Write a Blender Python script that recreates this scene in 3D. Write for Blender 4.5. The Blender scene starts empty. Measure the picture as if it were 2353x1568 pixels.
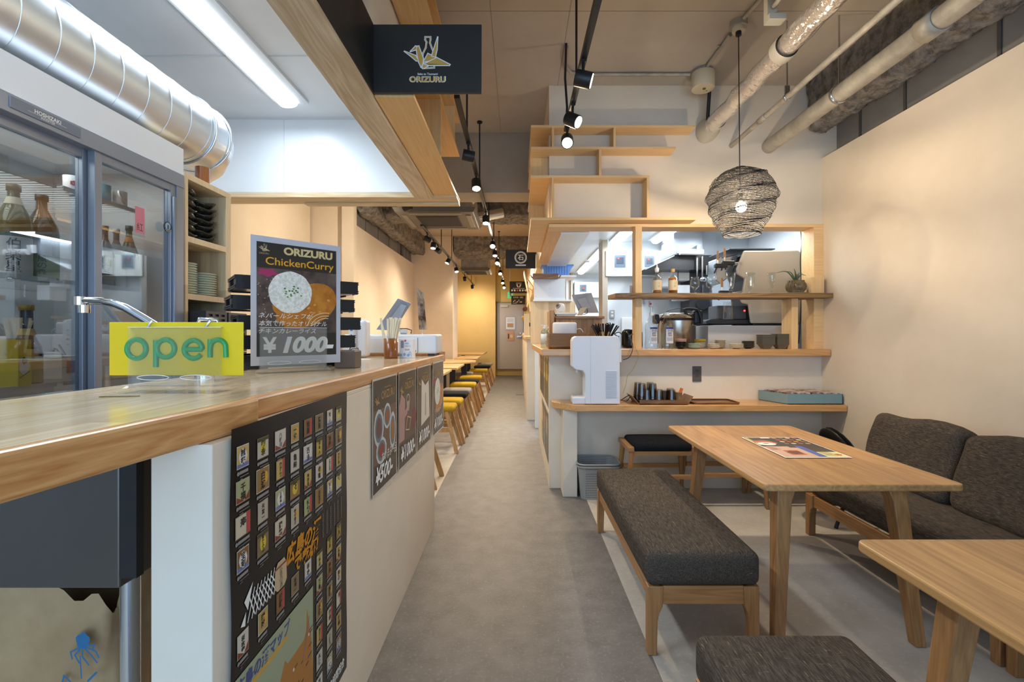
import bpy, math, random
from mathutils import Vector, Matrix, noise
random.seed(7)
sc = bpy.context.scene
COL = sc.collection
# ---------------------------------------------------------------- camera
F = 1080.0; H = 1.22; VX = 1188.0; VY = 768.0      # focal length in pixels, eye height, vanishing point
def X(px, Y): return (px - VX) * Y / F
def Z(py, Y): return H - (py - VY) * Y / F
cd = bpy.data.cameras.new('camera'); cam = bpy.data.objects.new('camera', cd); COL.objects.link(cam)
cam.location = (0, 0, H); cam.rotation_euler = (math.pi / 2, 0, 0)
cd.sensor_width = 36.0; cd.lens = F * 36.0 / 2353.0
cd.shift_x = -(VX - 1176.5) / 2353.0; cd.shift_y = -(784.0 - VY) / 2353.0
cd.clip_start = 0.02; cd.clip_end = 60
sc.camera = cam
# ---------------------------------------------------------------- world, exposure
w = bpy.data.worlds.new('daylight'); sc.world = w; w.use_nodes = True
bg = w.node_tree.nodes['Background']; bg.inputs[0].default_value = (0.62, 0.76, 1.0, 1); bg.inputs[1].default_value = 1.4
vs = sc.view_settings
vs.view_transform = 'Standard'; vs.look = 'None'; vs.gamma = 1.0; vs.use_curve_mapping = False; vs.exposure = 0.0
sc.cycles.max_bounces = 10; sc.cycles.transparent_max_bounces = 24; sc.cycles.caustics_reflective = False
sc.cycles.caustics_refractive = False; sc.cycles.sample_clamp_indirect = 4.0; sc.cycles.use_denoising = True
WARM = (1.0, 0.81, 0.59); COOL = (0.80, 0.90, 1.0); DAY = (0.42, 0.67, 1.0)
def area(name, loc, size, sizey, power, color, direction=(0, 0, -1), spread=math.pi):
    l = bpy.data.lights.new(name, 'AREA'); l.shape = 'RECTANGLE'; l.size = size; l.size_y = sizey
    l.energy = power; l.color = color; l.spread = spread
    o = bpy.data.objects.new(name, l); COL.objects.link(o); o.location = loc
    o.rotation_euler = Vector(direction).to_track_quat('-Z', 'Y').to_euler(); return o
area('window_daylight', (0.3, -1.95, 1.35), 3.6, 2.3, 78, DAY, (0.05, 1, -0.05))
# ---------------------------------------------------------------- materials
def lin(h):
    h = h.lstrip('#'); r = []
    for i in (0, 2, 4):
        c = int(h[i:i + 2], 16) / 255.0
        r.append(c / 12.92 if c <= 0.04045 else ((c + 0.055) / 1.055) ** 2.4)
    return (r[0], r[1], r[2], 1.0)
_mc = {}
def C(hexa, rough=0.5, metal=0.0, emit=0.0, spec=0.5, coat=0.0, alpha=1.0, name=None, bump=0.0, bs=60):
    key = (hexa, rough, metal, emit, spec, coat, alpha, bump, bs)
    if key in _mc: return _mc[key]
    m = bpy.data.materials.new(name or 'paint_' + hexa.lstrip('#')); m.use_nodes = True
    nt = m.node_tree; b = nt.nodes['Principled BSDF']
    b.inputs['Base Color'].default_value = lin(hexa); b.inputs['Roughness'].default_value = rough
    b.inputs['Metallic'].default_value = metal; b.inputs['Specular IOR Level'].default_value = spec
    b.inputs['Coat Weight'].default_value = coat; b.inputs['Alpha'].default_value = alpha
    if emit:
        b.inputs['Emission Color'].default_value = lin(hexa); b.inputs['Emission Strength'].default_value = emit
    tc = nt.nodes.new('ShaderNodeTexCoord'); n = nt.nodes.new('ShaderNodeTexNoise'); n.inputs['Scale'].default_value = bs
    nt.links.new(tc.outputs['Object'], n.inputs['Vector'])
    if bump:
        bp = nt.nodes.new('ShaderNodeBump'); bp.inputs['Strength'].default_value = bump; bp.inputs['Distance'].default_value = 0.01
        nt.links.new(n.outputs['Fac'], bp.inputs['Height']); nt.links.new(bp.outputs['Normal'], b.inputs['Normal'])
    else:
        mr = nt.nodes.new('ShaderNodeMapRange'); mr.inputs[3].default_value = max(0.02, rough - 0.04); mr.inputs[4].default_value = min(1, rough + 0.04)
        nt.links.new(n.outputs['Fac'], mr.inputs[0]); nt.links.new(mr.outputs[0], b.inputs['Roughness'])
    _mc[key] = m; return m
def emis(name, color, strength):
    m = bpy.data.materials.new(name); m.use_nodes = True; nt = m.node_tree; nt.nodes.clear()
    e = nt.nodes.new('ShaderNodeEmission'); e.inputs[0].default_value = (*color, 1); e.inputs[1].default_value = strength
    o = nt.nodes.new('ShaderNodeOutputMaterial'); nt.links.new(e.outputs[0], o.inputs[0]); return m
def ramp(nt, fac, stops):
    r = nt.nodes.new('ShaderNodeValToRGB'); el = r.color_ramp.elements
    while len(el) < len(stops): el.new(0.5)
    for e, (p, c) in zip(el, stops): e.position = p; e.color = lin(c) if isinstance(c, str) else c
    nt.links.new(fac, r.inputs[0]); return r.outputs[0]
def mixc(nt, fac, a, b, mode='MIX'):
    m = nt.nodes.new('ShaderNodeMix'); m.data_type = 'RGBA'; m.blend_type = mode
    if isinstance(fac, float): m.inputs[0].default_value = fac
    else: nt.links.new(fac, m.inputs[0])
    for s, v in ((6, a), (7, b)):
        if isinstance(v, (tuple, list)): m.inputs[s].default_value = v
        else: nt.links.new(v, m.inputs[s])
    return m.outputs[2]
def wood(name, c1, c2, axis=1, cross=0, rough=0.4, coat=0.0, stave=0.0, contrast=1.0, sc_=1.0, stain=None, length=0.9):
    """boards with grain running along `axis`; staves of width `stave` laid side by side along `cross`"""
    m = bpy.data.materials.new(name); m.use_nodes = True; nt = m.node_tree; b = nt.nodes['Principled BSDF']
    tc = nt.nodes.new('ShaderNodeTexCoord'); L = nt.links
    sx = nt.nodes.new('ShaderNodeSeparateXYZ'); L.new(tc.outputs['Object'], sx.inputs[0])
    third = 3 - axis - cross
    cb = nt.nodes.new('ShaderNodeCombineXYZ')
    L.new(sx.outputs[axis], cb.inputs[0]); L.new(sx.outputs[cross], cb.inputs[1]); L.new(sx.outputs[third], cb.inputs[2])
    vec = cb.outputs[0]; sb = None
    if stave:
        br = nt.nodes.new('ShaderNodeTexBrick'); br.inputs['Scale'].default_value = 1.0
        br.inputs['Brick Width'].default_value = length; br.inputs['Row Height'].default_value = stave
        br.inputs['Mortar Size'].default_value = 0.0004; br.inputs['Color1'].default_value = (0, 0, 0, 1); br.inputs['Color2'].default_value = (1, 1, 1, 1)
        br.inputs['Mortar'].default_value = (0.3, 0.3, 0.3, 1); br.offset = 0.37
        L.new(vec, br.inputs['Vector']); sb = br.outputs['Color']
        ad = nt.nodes.new('ShaderNodeVectorMath'); ad.operation = 'MULTIPLY_ADD'; L.new(sb, ad.inputs[0]); ad.inputs[1].default_value = (3, 7, 5); L.new(vec, ad.inputs[2]); vec = ad.outputs[0]
    mp = nt.nodes.new('ShaderNodeMapping'); mp.inputs['Scale'].default_value = (0.9 * sc_, 11 * sc_, 11 * sc_); L.new(vec, mp.inputs[0])
    n1 = nt.nodes.new('ShaderNodeTexNoise'); n1.inputs['Scale'].default_value = 1.0; n1.inputs['Detail'].default_value = 2; n1.inputs['Distortion'].default_value = 0.3
    L.new(mp.outputs[0], n1.inputs['Vector'])
    mu = nt.nodes.new('ShaderNodeMath'); mu.operation = 'MULTIPLY'; mu.inputs[1].default_value = 9.0; L.new(n1.outputs['Fac'], mu.inputs[0])
    pp = nt.nodes.new('ShaderNodeMath'); pp.operation = 'PINGPONG'; pp.inputs[1].default_value = 0.5; L.new(mu.outputs[0], pp.inputs[0])
    mp2 = nt.nodes.new('ShaderNodeMapping'); mp2.inputs['Scale'].default_value = (4 * sc_, 150 * sc_, 150 * sc_); L.new(vec, mp2.inputs[0])
    n2 = nt.nodes.new('ShaderNodeTexNoise'); n2.inputs['Scale'].default_value = 1.0; n2.inputs['Detail'].default_value = 4; L.new(mp2.outputs[0], n2.inputs['Vector'])
    a = nt.nodes.new('ShaderNodeMath'); a.operation = 'MULTIPLY_ADD'; L.new(pp.outputs[0], a.inputs[0]); a.inputs[1].default_value = 0.9 * contrast; L.new(n2.outputs['Fac'], a.inputs[2])
    a2 = nt.nodes.new('ShaderNodeMath'); a2.operation = 'SUBTRACT'; L.new(a.outputs[0], a2.inputs[0]); a2.inputs[1].default_value = 0.2
    col = ramp(nt, a2.outputs[0], [(0.0, c1), (1.0, c2)])
    if sb is not None:
        v = ramp(nt, sb, [(0, (0.78, 0.76, 0.74, 1)), (1, (1.1, 1.1, 1.08, 1))]); col = mixc(nt, 1.0, col, v, 'MULTIPLY')
    if stain:
        n3 = nt.nodes.new('ShaderNodeTexNoise'); n3.inputs['Scale'].default_value = 5; L.new(vec, n3.inputs['Vector'])
        col = mixc(nt, ramp(nt, n3.outputs['Fac'], [(0.62, (0, 0, 0, 1)), (0.75, (1, 1, 1, 1))]), col, lin(stain))
    L.new(col, b.inputs['Base Color']); b.inputs['Roughness'].default_value = rough; b.inputs['Coat Weight'].default_value = coat; b.inputs['Coat Roughness'].default_value = 0.12
    bp = nt.nodes.new('ShaderNodeBump'); bp.inputs['Strength'].default_value = 0.12; bp.inputs['Distance'].default_value = 0.002
    L.new(n2.outputs['Fac'], bp.inputs['Height']); L.new(bp.outputs[0], b.inputs['Normal'])
    return m
def fabric(name, c1, c2, fleck, amt=0.62):
    m = bpy.data.materials.new(name); m.use_nodes = True; nt = m.node_tree; b = nt.nodes['Principled BSDF']; L = nt.links
    tc = nt.nodes.new('ShaderNodeTexCoord')
    def nz(scale, det=2):
        mp = nt.nodes.new('ShaderNodeMapping'); mp.inputs['Scale'].default_value = scale; L.new(tc.outputs['Object'], mp.inputs[0])
        n = nt.nodes.new('ShaderNodeTexNoise'); n.inputs['Scale'].default_value = 1; n.inputs['Detail'].default_value = det; L.new(mp.outputs[0], n.inputs[0]); return n.outputs['Fac']
    base = ramp(nt, nz((260, 30, 260), 3), [(0.35, c1), (0.65, c2)])
    f1 = ramp(nt, nz((420, 26, 420)), [(amt, (0, 0, 0, 1)), (amt + 0.07, (1, 1, 1, 1))])
    f2 = ramp(nt, nz((26, 420, 420)), [(amt + 0.02, (0, 0, 0, 1)), (amt + 0.1, (1, 1, 1, 1))])
    col = mixc(nt, f1, base, lin(fleck)); col = mixc(nt, f2, col, lin(fleck))
    L.new(col, b.inputs['Base Color']); b.inputs['Roughness'].default_value = 0.95; b.inputs['Specular IOR Level'].default_value = 0.15
    bp = nt.nodes.new('ShaderNodeBump'); bp.inputs['Strength'].default_value = 0.35; bp.inputs['Distance'].default_value = 0.002
    L.new(nz((500, 500, 500), 1), bp.inputs['Height']); L.new(bp.outputs[0], b.inputs['Normal'])
    return m
def mottled(name, c1, c2, scale=6, rough=0.7, detail=6, bump=0.0, spots=None, lo=0.35, hi=0.65, spec=0.4, stretch=(1, 1, 1)):
    m = bpy.data.materials.new(name); m.use_nodes = True; nt = m.node_tree; b = nt.nodes['Principled BSDF']; L = nt.links
    tc = nt.nodes.new('ShaderNodeTexCoord'); n = nt.nodes.new('ShaderNodeTexNoise'); n.inputs['Scale'].default_value = scale; n.inputs['Detail'].default_value = detail
    n.inputs['Roughness'].default_value = 0.65
    mp = nt.nodes.new('ShaderNodeMapping'); mp.inputs['Scale'].default_value = stretch; L.new(tc.outputs['Object'], mp.inputs[0]); L.new(mp.outputs[0], n.inputs['Vector'])
    col = ramp(nt, n.outputs['Fac'], [(lo, c1), (hi, c2)])
    if spots:
        v = nt.nodes.new('ShaderNodeTexNoise'); v.inputs['Scale'].default_value = scale * 9; v.inputs['Detail'].default_value = 3; L.new(tc.outputs['Object'], v.inputs['Vector'])
        col = mixc(nt, ramp(nt, v.outputs['Fac'], [(0.55, (0, 0, 0, 1)), (0.8, (1, 1, 1, 1))]), col, lin(spots))
    L.new(col, b.inputs['Base Color']); b.inputs['Roughness'].default_value = rough; b.inputs['Specular IOR Level'].default_value = spec
    if bump:
        bp = nt.nodes.new('ShaderNodeBump'); bp.inputs['Strength'].default_value = bump; bp.inputs['Distance'].default_value = 0.02
        L.new(n.outputs['Fac'], bp.inputs['Height']); L.new(bp.outputs[0], b.inputs['Normal'])
    return m
def glassy(name, tint=(1, 1, 1), refl=0.08, rough=0.02, film=0.0, filmc=(1, 1, 1)):
    """thin clear sheet: see-through with a fresnel reflection"""
    m = bpy.data.materials.new(name); m.use_nodes = True; nt = m.node_tree; nt.nodes.clear(); L = nt.links
    t = nt.nodes.new('ShaderNodeBsdfTransparent'); t.inputs[0].default_value = (*tint, 1)
    g = nt.nodes.new('ShaderNodeBsdfGlossy'); g.inputs['Roughness'].default_value = rough
    fr = nt.nodes.new('ShaderNodeLayerWeight'); fr.inputs[0].default_value = 0.5
    pw = nt.nodes.new('ShaderNodeMath'); pw.operation = 'POWER'; pw.inputs[1].default_value = 4.0; L.new(fr.outputs['Facing'], pw.inputs[0])
    ad = nt.nodes.new('ShaderNodeMath'); ad.operation = 'MULTIPLY_ADD'; ad.inputs[1].default_value = 0.75; ad.inputs[2].default_value = refl; ad.use_clamp = True
    L.new(pw.outputs[0], ad.inputs[0]); mx = nt.nodes.new('ShaderNodeMixShader'); L.new(ad.outputs[0], mx.inputs[0])
    src = t.outputs[0]
    if film:
        d = nt.nodes.new('ShaderNodeBsdfDiffuse'); d.inputs[0].default_value = (*filmc, 1)
        m2 = nt.nodes.new('ShaderNodeMixShader'); m2.inputs[0].default_value = film; L.new(t.outputs[0], m2.inputs[1]); L.new(d.outputs[0], m2.inputs[2]); src = m2.outputs[0]
    L.new(src, mx.inputs[1]); L.new(g.outputs[0], mx.inputs[2])
    o = nt.nodes.new('ShaderNodeOutputMaterial'); L.new(mx.outputs[0], o.inputs[0]); return m

WALLM = mottled('cream_wallpaper', '#e3d6c1', '#e8dcc9', 3, 0.85, 3, 0.05)
WALLK = mottled('white_kitchen_panel', '#dfe6ec', '#e6ecf1', 2, 0.28, 2, 0.0, spec=0.5)
CONC = mottled('raw_concrete', '#948a80', '#a59b90', 1.6, 0.85, 8, 0.15, spots='#988e84')
CONCD = mottled('grey_concrete', '#7f7d7b', '#8f8c89', 2.2, 0.9, 6, 0.1)
FLUFF = mottled('sprayed_rock_wool', '#63605d', '#a39f99', 16, 1.0, 8, 0.8, spots='#a8a29a', spec=0.05)
YEL = mottled('mustard_wall', '#ecd08c', '#efd494', 3, 0.85, 3)
FLG = mottled('grey_vinyl_floor', '#625f5d', '#757270', 9, 0.55, 9, 0.05, spots='#878482')
FLB = mottled('pale_vinyl_floor', '#b8b1a6', '#c6bfb4', 5, 0.5, 8, 0.04, spots='#d2cbbf')
OAK = wood('oak_counter_top', '#f6e4bf', '#dab884', 1, 0, 0.22, 0.6, 0.16, 0.8, 0.8)
OAKE = wood('oak_counter_edge', '#e3b277', '#b97c42', 1, 2, 0.35, 0.3, 0, 1.1, 1.2)
OAKX = wood('oak_sill_along_x', '#e3b277', '#bd8447', 0, 1, 0.35, 0.3, 0, 0.9, 1.0)
TBL = wood('elm_table_top', '#c99c66', '#946a3b', 1, 0, 0.38, 0.1, 0.12, 0.9, 0.9)
TBX = wood('elm_frame_across', '#c1925c', '#8f6237', 0, 2, 0.45, 0, 0, 0.9)
TBZ = wood('elm_leg_upright', '#b98a57', '#875c34', 2, 0, 0.42, 0, 0, 0.9)
TBY = wood('elm_rail_lengthways', '#bb8c58', '#8a5f36', 1, 2, 0.45, 0, 0, 0.9)
PINEY = wood('pine_board_lengthways', '#ecc890', '#d3a263', 1, 0, 0.5, 0, 0, 0.5, 0.7)
PINEX = wood('pine_board_across', '#efcf9a', '#dcae72', 0, 1, 0.5, 0, 0, 0.5, 0.7)
PINEZ = wood('pine_board_upright', '#efcf9a', '#dcae72', 2, 0, 0.5, 0, 0, 0.5, 0.7)
BEAMY = wood('cedar_beam', '#e9dabf', '#c0a884', 1, 0, 0.6, 0, 0, 1.2, 0.9)
BEAMX = wood('cedar_trim', '#e8d6b6', '#c9ad80', 0, 2, 0.6, 0, 0, 1.2, 0.9)
BIRCH = wood('pale_rubberwood_board', '#e6d2ae', '#cfb389', 2, 0, 0.5, 0, 0.05, 0.5)
WALNX = wood('walnut_ply_tray', '#9a6d3f', '#5b3a1e', 0, 2, 0.4, 0.1, 0, 1.2)
LIVE = wood('weathered_plank', '#a7814f', '#6b4f2f', 0, 1, 0.5, 0, 0, 1.4)
BMB = wood('dark_bamboo', '#9a5a24', '#6e3a12', 2, 0, 0.3, 0.3, 0, 0.8, 1.6)
FAB = fabric('charcoal_brown_tweed', '#3a342f', '#585047', '#8d7e69', 0.66)
FABD = fabric('black_seat_fabric', '#16171a', '#24262a', '#33363a', 0.72)
STEEL = C('#c4c8cc', 0.22, 1.0, name='brushed_stainless'); CHROME = C('#e6e8ea', 0.06, 1.0, name='chrome')
GALV = mottled('galvanised_metal', '#a29d92', '#bab5a8', 14, 0.55, 4); GALV.node_tree.nodes['Principled BSDF'].inputs['Metallic'].default_value = 0.3
DUCTM = C('#dbe2e8', 0.33, 1.0, name='spiral_duct_steel'); FOIL = C('#f1e9df', 0.16, 0.75, name='silver_wrapped_foil', bump=0.9, bs=35)
BLK = C('#1b1c1e', 0.45, name='matte_black'); BLKG = C('#0d0e10', 0.15, name='gloss_black'); WHT = C('#eceff2', 0.35, name='white_plastic')
GLS = glassy('clear_glass', (0.95, 0.97, 0.97), 0.06); ACR = glassy('clear_acrylic', (0.985, 0.99, 0.99), 0.085, 0.03, 0.02, (0.9, 0.92, 0.95))
FRG = glassy('showcase_glass', (0.74, 0.79, 0.82), 0.16, 0.01)
SMK = glassy('smoked_glass', (0.66, 0.64, 0.62), 0.06, 0.03)
# ---------------------------------------------------------------- mesh building
_tx = {}
def glyphs(s, res=2, shear=0.0, bold=0.0):
    k = (s, res, shear, bold)
    if k not in _tx:
        cu = bpy.data.curves.new('t', 'FONT'); cu.body = s; cu.resolution_u = res; cu.shear = shear; cu.offset = bold
        ob = bpy.data.objects.new('t', cu); me = bpy.data.meshes.new_from_object(ob)
        vs_ = [v.co.copy() for v in me.vertices]; fs = [tuple(p.vertices) for p in me.polygons]
        x0 = min((v.x for v in vs_), default=0); x1 = max((v.x for v in vs_), default=1)
        y0 = min((v.y for v in vs_), default=0); y1 = max((v.y for v in vs_), default=1)
        _tx[k] = (vs_, fs, x0, x1, y0, y1); bpy.data.objects.remove(ob); bpy.data.curves.remove(cu); bpy.data.meshes.remove(me)
    return _tx[k]
class MB:
    def __init__(s): s.v = []; s.f = []; s.m = []; s.s = []
    def add(s, vs_, fs, m=None, sm=False):
        o = len(s.v); s.v += [Vector(v) for v in vs_]
        for f in fs: s.f.append(tuple(i + o for i in f)); s.m.append(m); s.s.append(sm)
        return s
    def box(s, x0, x1, y0, y1, z0, z1, m=None):
        return s.add([(x0, y0, z0), (x1, y0, z0), (x1, y1, z0), (x0, y1, z0), (x0, y0, z1), (x1, y0, z1), (x1, y1, z1), (x0, y1, z1)],
                     [(0, 3, 2, 1), (4, 5, 6, 7), (0, 1, 5, 4), (1, 2, 6, 5), (2, 3, 7, 6), (3, 0, 4, 7)], m)
    def hexa(s, lo, hi, m=None):
        """block between two quads (lists of 4 points, same winding)"""
        return s.add(list(lo) + list(hi), [(3, 2, 1, 0), (4, 5, 6, 7), (0, 1, 5, 4), (1, 2, 6, 5), (2, 3, 7, 6), (3, 0, 4, 7)], m)
    def prism(s, pts, ax, a, b, m=None, sm=False):
        """extrude 2d polygon (in the two axes other than ax, in xyz order) from a to b"""
        n = len(pts)
        def P(p, t):
            q = list(p); q.insert(ax, t); return tuple(q)
        s.add([P(p, a) for p in pts] + [P(p, b) for p in pts], [tuple(range(n))[::-1], tuple(range(n, 2 * n))], m)
        return s.add([P(p, a) for p in pts] + [P(p, b) for p in pts], [(i, (i + 1) % n, n + (i + 1) % n, n + i) for i in range(n)], m, sm)
    def cyl(s, p0, p1, r, r2=None, n=20, m=None, cap=True, sm=True):
        p0 = Vector(p0); p1 = Vector(p1); r2 = r if r2 is None else r2
        d = (p1 - p0).normalized(); a = d.orthogonal().normalized(); b = d.cross(a)
        vs_ = []
        for p, q in ((p0, r), (p1, r2)):
            for i in range(n):
                t = 2 * math.pi * i / n; vs_.append(p + a * q * math.cos(t) + b * q * math.sin(t))
        s.add(vs_, [(i, (i + 1) % n, n + (i + 1) % n, n + i) for i in range(n)], m, sm)
        if cap: s.add(vs_, [tuple(range(n))[::-1], tuple(range(n, 2 * n))], m)
        return s
    def tube(s, pts, r, n=8, m=None, closed=False, cap=True):
        pts = [Vector(p) for p in pts]; N = len(pts); vs_ = []; up = None
        for i, p in enumerate(pts):
            if closed: d = pts[(i + 1) % N] - pts[i - 1]
            else: d = pts[min(i + 1, N - 1)] - pts[max(i - 1, 0)]
            d.normalize()
            if up is None: up = d.orthogonal().normalized()
            up = (up - d * up.dot(d)).normalized(); b = d.cross(up); rr = r[i] if isinstance(r, (list, tuple)) else r
            for k in range(n):
                t = 2 * math.pi * k / n; vs_.append(p + up * rr * math.cos(t) + b * rr * math.sin(t))
        fs = []
        for i in range(N if closed else N - 1):
            j = (i + 1) % N
            for k in range(n): fs.append((i * n + k, i * n + (k + 1) % n, j * n + (k + 1) % n, j * n + k))
        s.add(vs_, fs, m, True)
        if cap and not closed: s.add(vs_, [tuple(range(n))[::-1], tuple(range((N - 1) * n, N * n))], m)
        return s
    def lathe(s, prof, c=(0, 0, 0), n=28, m=None, ax=2, sm=True, wob=0, wn=0):
        vs_ = []; N = len(prof)
        for (r, z) in prof:
            for k in range(n):
                t = 2 * math.pi * k / n; rr = r * (1 + wob * math.cos(wn * t)) if wn else r
                q = [rr * math.cos(t), rr * math.sin(t)]; q.insert(ax, z); vs_.append((q[0] + c[0], q[1] + c[1], q[2] + c[2]))
        return s.add(vs_, [(i * n + k, i * n + (k + 1) % n, (i + 1) * n + (k + 1) % n, (i + 1) * n + k) for i in range(N - 1) for k in range(n)], m, sm)
    def rbox(s, x0, x1, y0, y1, z0, z1, r, m=None, puff=0.0, seg=4, nx=8):
        """rounded, optionally puffed cushion block"""
        cx, cy, cz = (x0 + x1) / 2, (y0 + y1) / 2, (z0 + z1) / 2; hx, hy, hz = (x1 - x0) / 2, (y1 - y0) / 2, (z1 - z0) / 2
        def axis(h):
            r_ = min(r, h * .98); out = []
            for i in range(seg + 1): out.append(-h + r_ * (1 - math.cos(math.pi / 2 * i / seg)) * 0.999)
            inner = [-h + r_ + (2 * h - 2 * r_) * i / nx for i in range(1, nx)]
            return out + inner + [-v for v in out[::-1]]
        A = [axis(hx), axis(hy), axis(hz)]; hh = (hx, hy, hz)
        def warp(p):
            q = []; c_ = [max(-(hh[i] - min(r, hh[i] * .98)), min(hh[i] - min(r, hh[i] * .98), p[i])) for i in range(3)]
            d = Vector([p[i] - c_[i] for i in range(3)])
            if d.length > 1e-9:
                mx = max(abs(d[i]) / max(1e-9, min(r, hh[i] * .98)) for i in range(3)); dn = d.normalized()
                rr = Vector([min(r, hh[i] * .98) for i in range(3)])
                d = Vector([dn[i] * rr[i] for i in range(3)]) * mx
            v = Vector(c_) + d
            if puff:
                fx = 1 - (v.x / hx) ** 2; fy = 1 - (v.y / hy) ** 2; fz = 1 - (v.z / hz) ** 2
                v.z += math.copysign(1, v.z) * puff * max(0, fx) ** .6 * max(0, fy) ** .6 * (abs(v.z) / hz)
                v.x += math.copysign(1, v.x) * puff * .4 * max(0, fy) ** .6 * max(0, fz) * (abs(v.x) / hx)
                v.y += math.copysign(1, v.y) * puff * .4 * max(0, fx) ** .6 * max(0, fz) * (abs(v.y) / hy)
            return (v.x + cx, v.y + cy, v.z + cz)
        for ax in range(3):
            u, w_ = [i for i in range(3) if i != ax]; U, W = A[u], A[w_]; nu, nw = len(U), len(W)
            for sg in (-1, 1):
                vs_ = []
                for a_ in U:
                    for b_ in W:
                        p = [0, 0, 0]; p[u] = a_; p[w_] = b_; p[ax] = sg * hh[ax]; vs_.append(warp(p))
                fs = []
                for i in range(nu - 1):
                    for j in range(nw - 1):
                        f = (i * nw + j, (i + 1) * nw + j, (i + 1) * nw + j + 1, i * nw + j + 1)
                        flip = (sg < 0) ^ (ax == 1)
                        fs.append(f[::-1] if flip else f)
                s.add(vs_, fs, m, True)
        return s
    def sph(s, c, r, n=16, m=None, sc3=(1, 1, 1)):
        prof = [(max(1e-4, r * math.sin(math.pi * i / n)), -r * math.cos(math.pi * i / n)) for i in range(n + 1)]
        o = len(s.v); s.lathe(prof, (0, 0, 0), n * 2, m)
        for i in range(o, len(s.v)): v = s.v[i]; s.v[i] = Vector((v.x * sc3[0] + c[0], v.y * sc3[1] + c[1], v.z * sc3[2] + c[2]))
        return s
    def xf(s, M, start=0):
        for i in range(start, len(s.v)): s.v[i] = M @ s.v[i]
        return s
    def mesh(s, name, mat, off=(0, 0, 0)):
        me = bpy.data.meshes.new(name); off = Vector(off); me.from_pydata([v - off for v in s.v], [], s.f)
        ms = []
        for q in s.m:
            q = q or mat
            if q not in ms: ms.append(q)
        for q in ms: me.materials.append(q)
        ix = {q: i for i, q in enumerate(ms)}
        me.polygons.foreach_set('material_index', [ix[q or mat] for q in s.m]); me.polygons.foreach_set('use_smooth', s.s)
        me.update(); return me
def tag(o, label=None, cat=None, group=None, kind=None):
    if label: o['label'] = label
    if cat: o['category'] = cat
    if group: o['group'] = group
    if kind: o['kind'] = kind
    return o
def bevel(o, wd, seg=2):
    mo = o.modifiers.new('b', 'BEVEL'); mo.width = wd; mo.segments = seg; mo.limit_method = 'ANGLE'; mo.angle_limit = math.radians(40)
    wl = o.modifiers.new('w', 'WELD'); wl.merge_threshold = 0.00002
    o.modifiers.move(1, 0); return o
def root(name, label, cat, loc, group=None):
    o = bpy.data.objects.new(name, None); COL.objects.link(o); o.location = loc; o.empty_display_size = 0.1
    return tag(o, label, cat, group)
def origin(p):
    v = Vector((0, 0, 0))
    while p is not None: v = v + p.location; p = p.parent
    return v
def part(name, mb, mat, parent, label=None, bev=0, local=False):
    o = bpy.data.objects.new(name, mb.mesh(name, mat, (0, 0, 0) if local else origin(parent))); COL.objects.link(o); o.parent = parent
    if label: o['label'] = label
    if bev: bevel(o, bev)
    return o
def solo(name, mb, mat, label, cat, loc=(0, 0, 0), group=None, kind=None, bev=0, local=False):
    o = bpy.data.objects.new(name, mb.mesh(name, mat, (0, 0, 0) if local else loc)); COL.objects.link(o); o.location = loc
    if bev: bevel(o, bev)
    return tag(o, label, cat, group, kind)
def struct(name, mb, mat, bev=0):
    o = bpy.data.objects.new(name, mb.mesh(name, mat)); COL.objects.link(o); o['kind'] = 'structure'
    if bev: bevel(o, bev)
    return o
KIDS = {}
def dup(o, loc, label=None, rz=None, group=None):
    """copy of a thing with copies of its parts and their sub-parts"""
    def cp(q, par):
        c = q.copy(); COL.objects.link(c); c.parent = par
        for k in list(q.children): cp(k, c)
        return c
    c = cp(o, None); c.location = loc
    if rz is not None: c.rotation_euler = (0, 0, rz)
    if label: c['label'] = label
    if group: c['group'] = group
    return c
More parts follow.
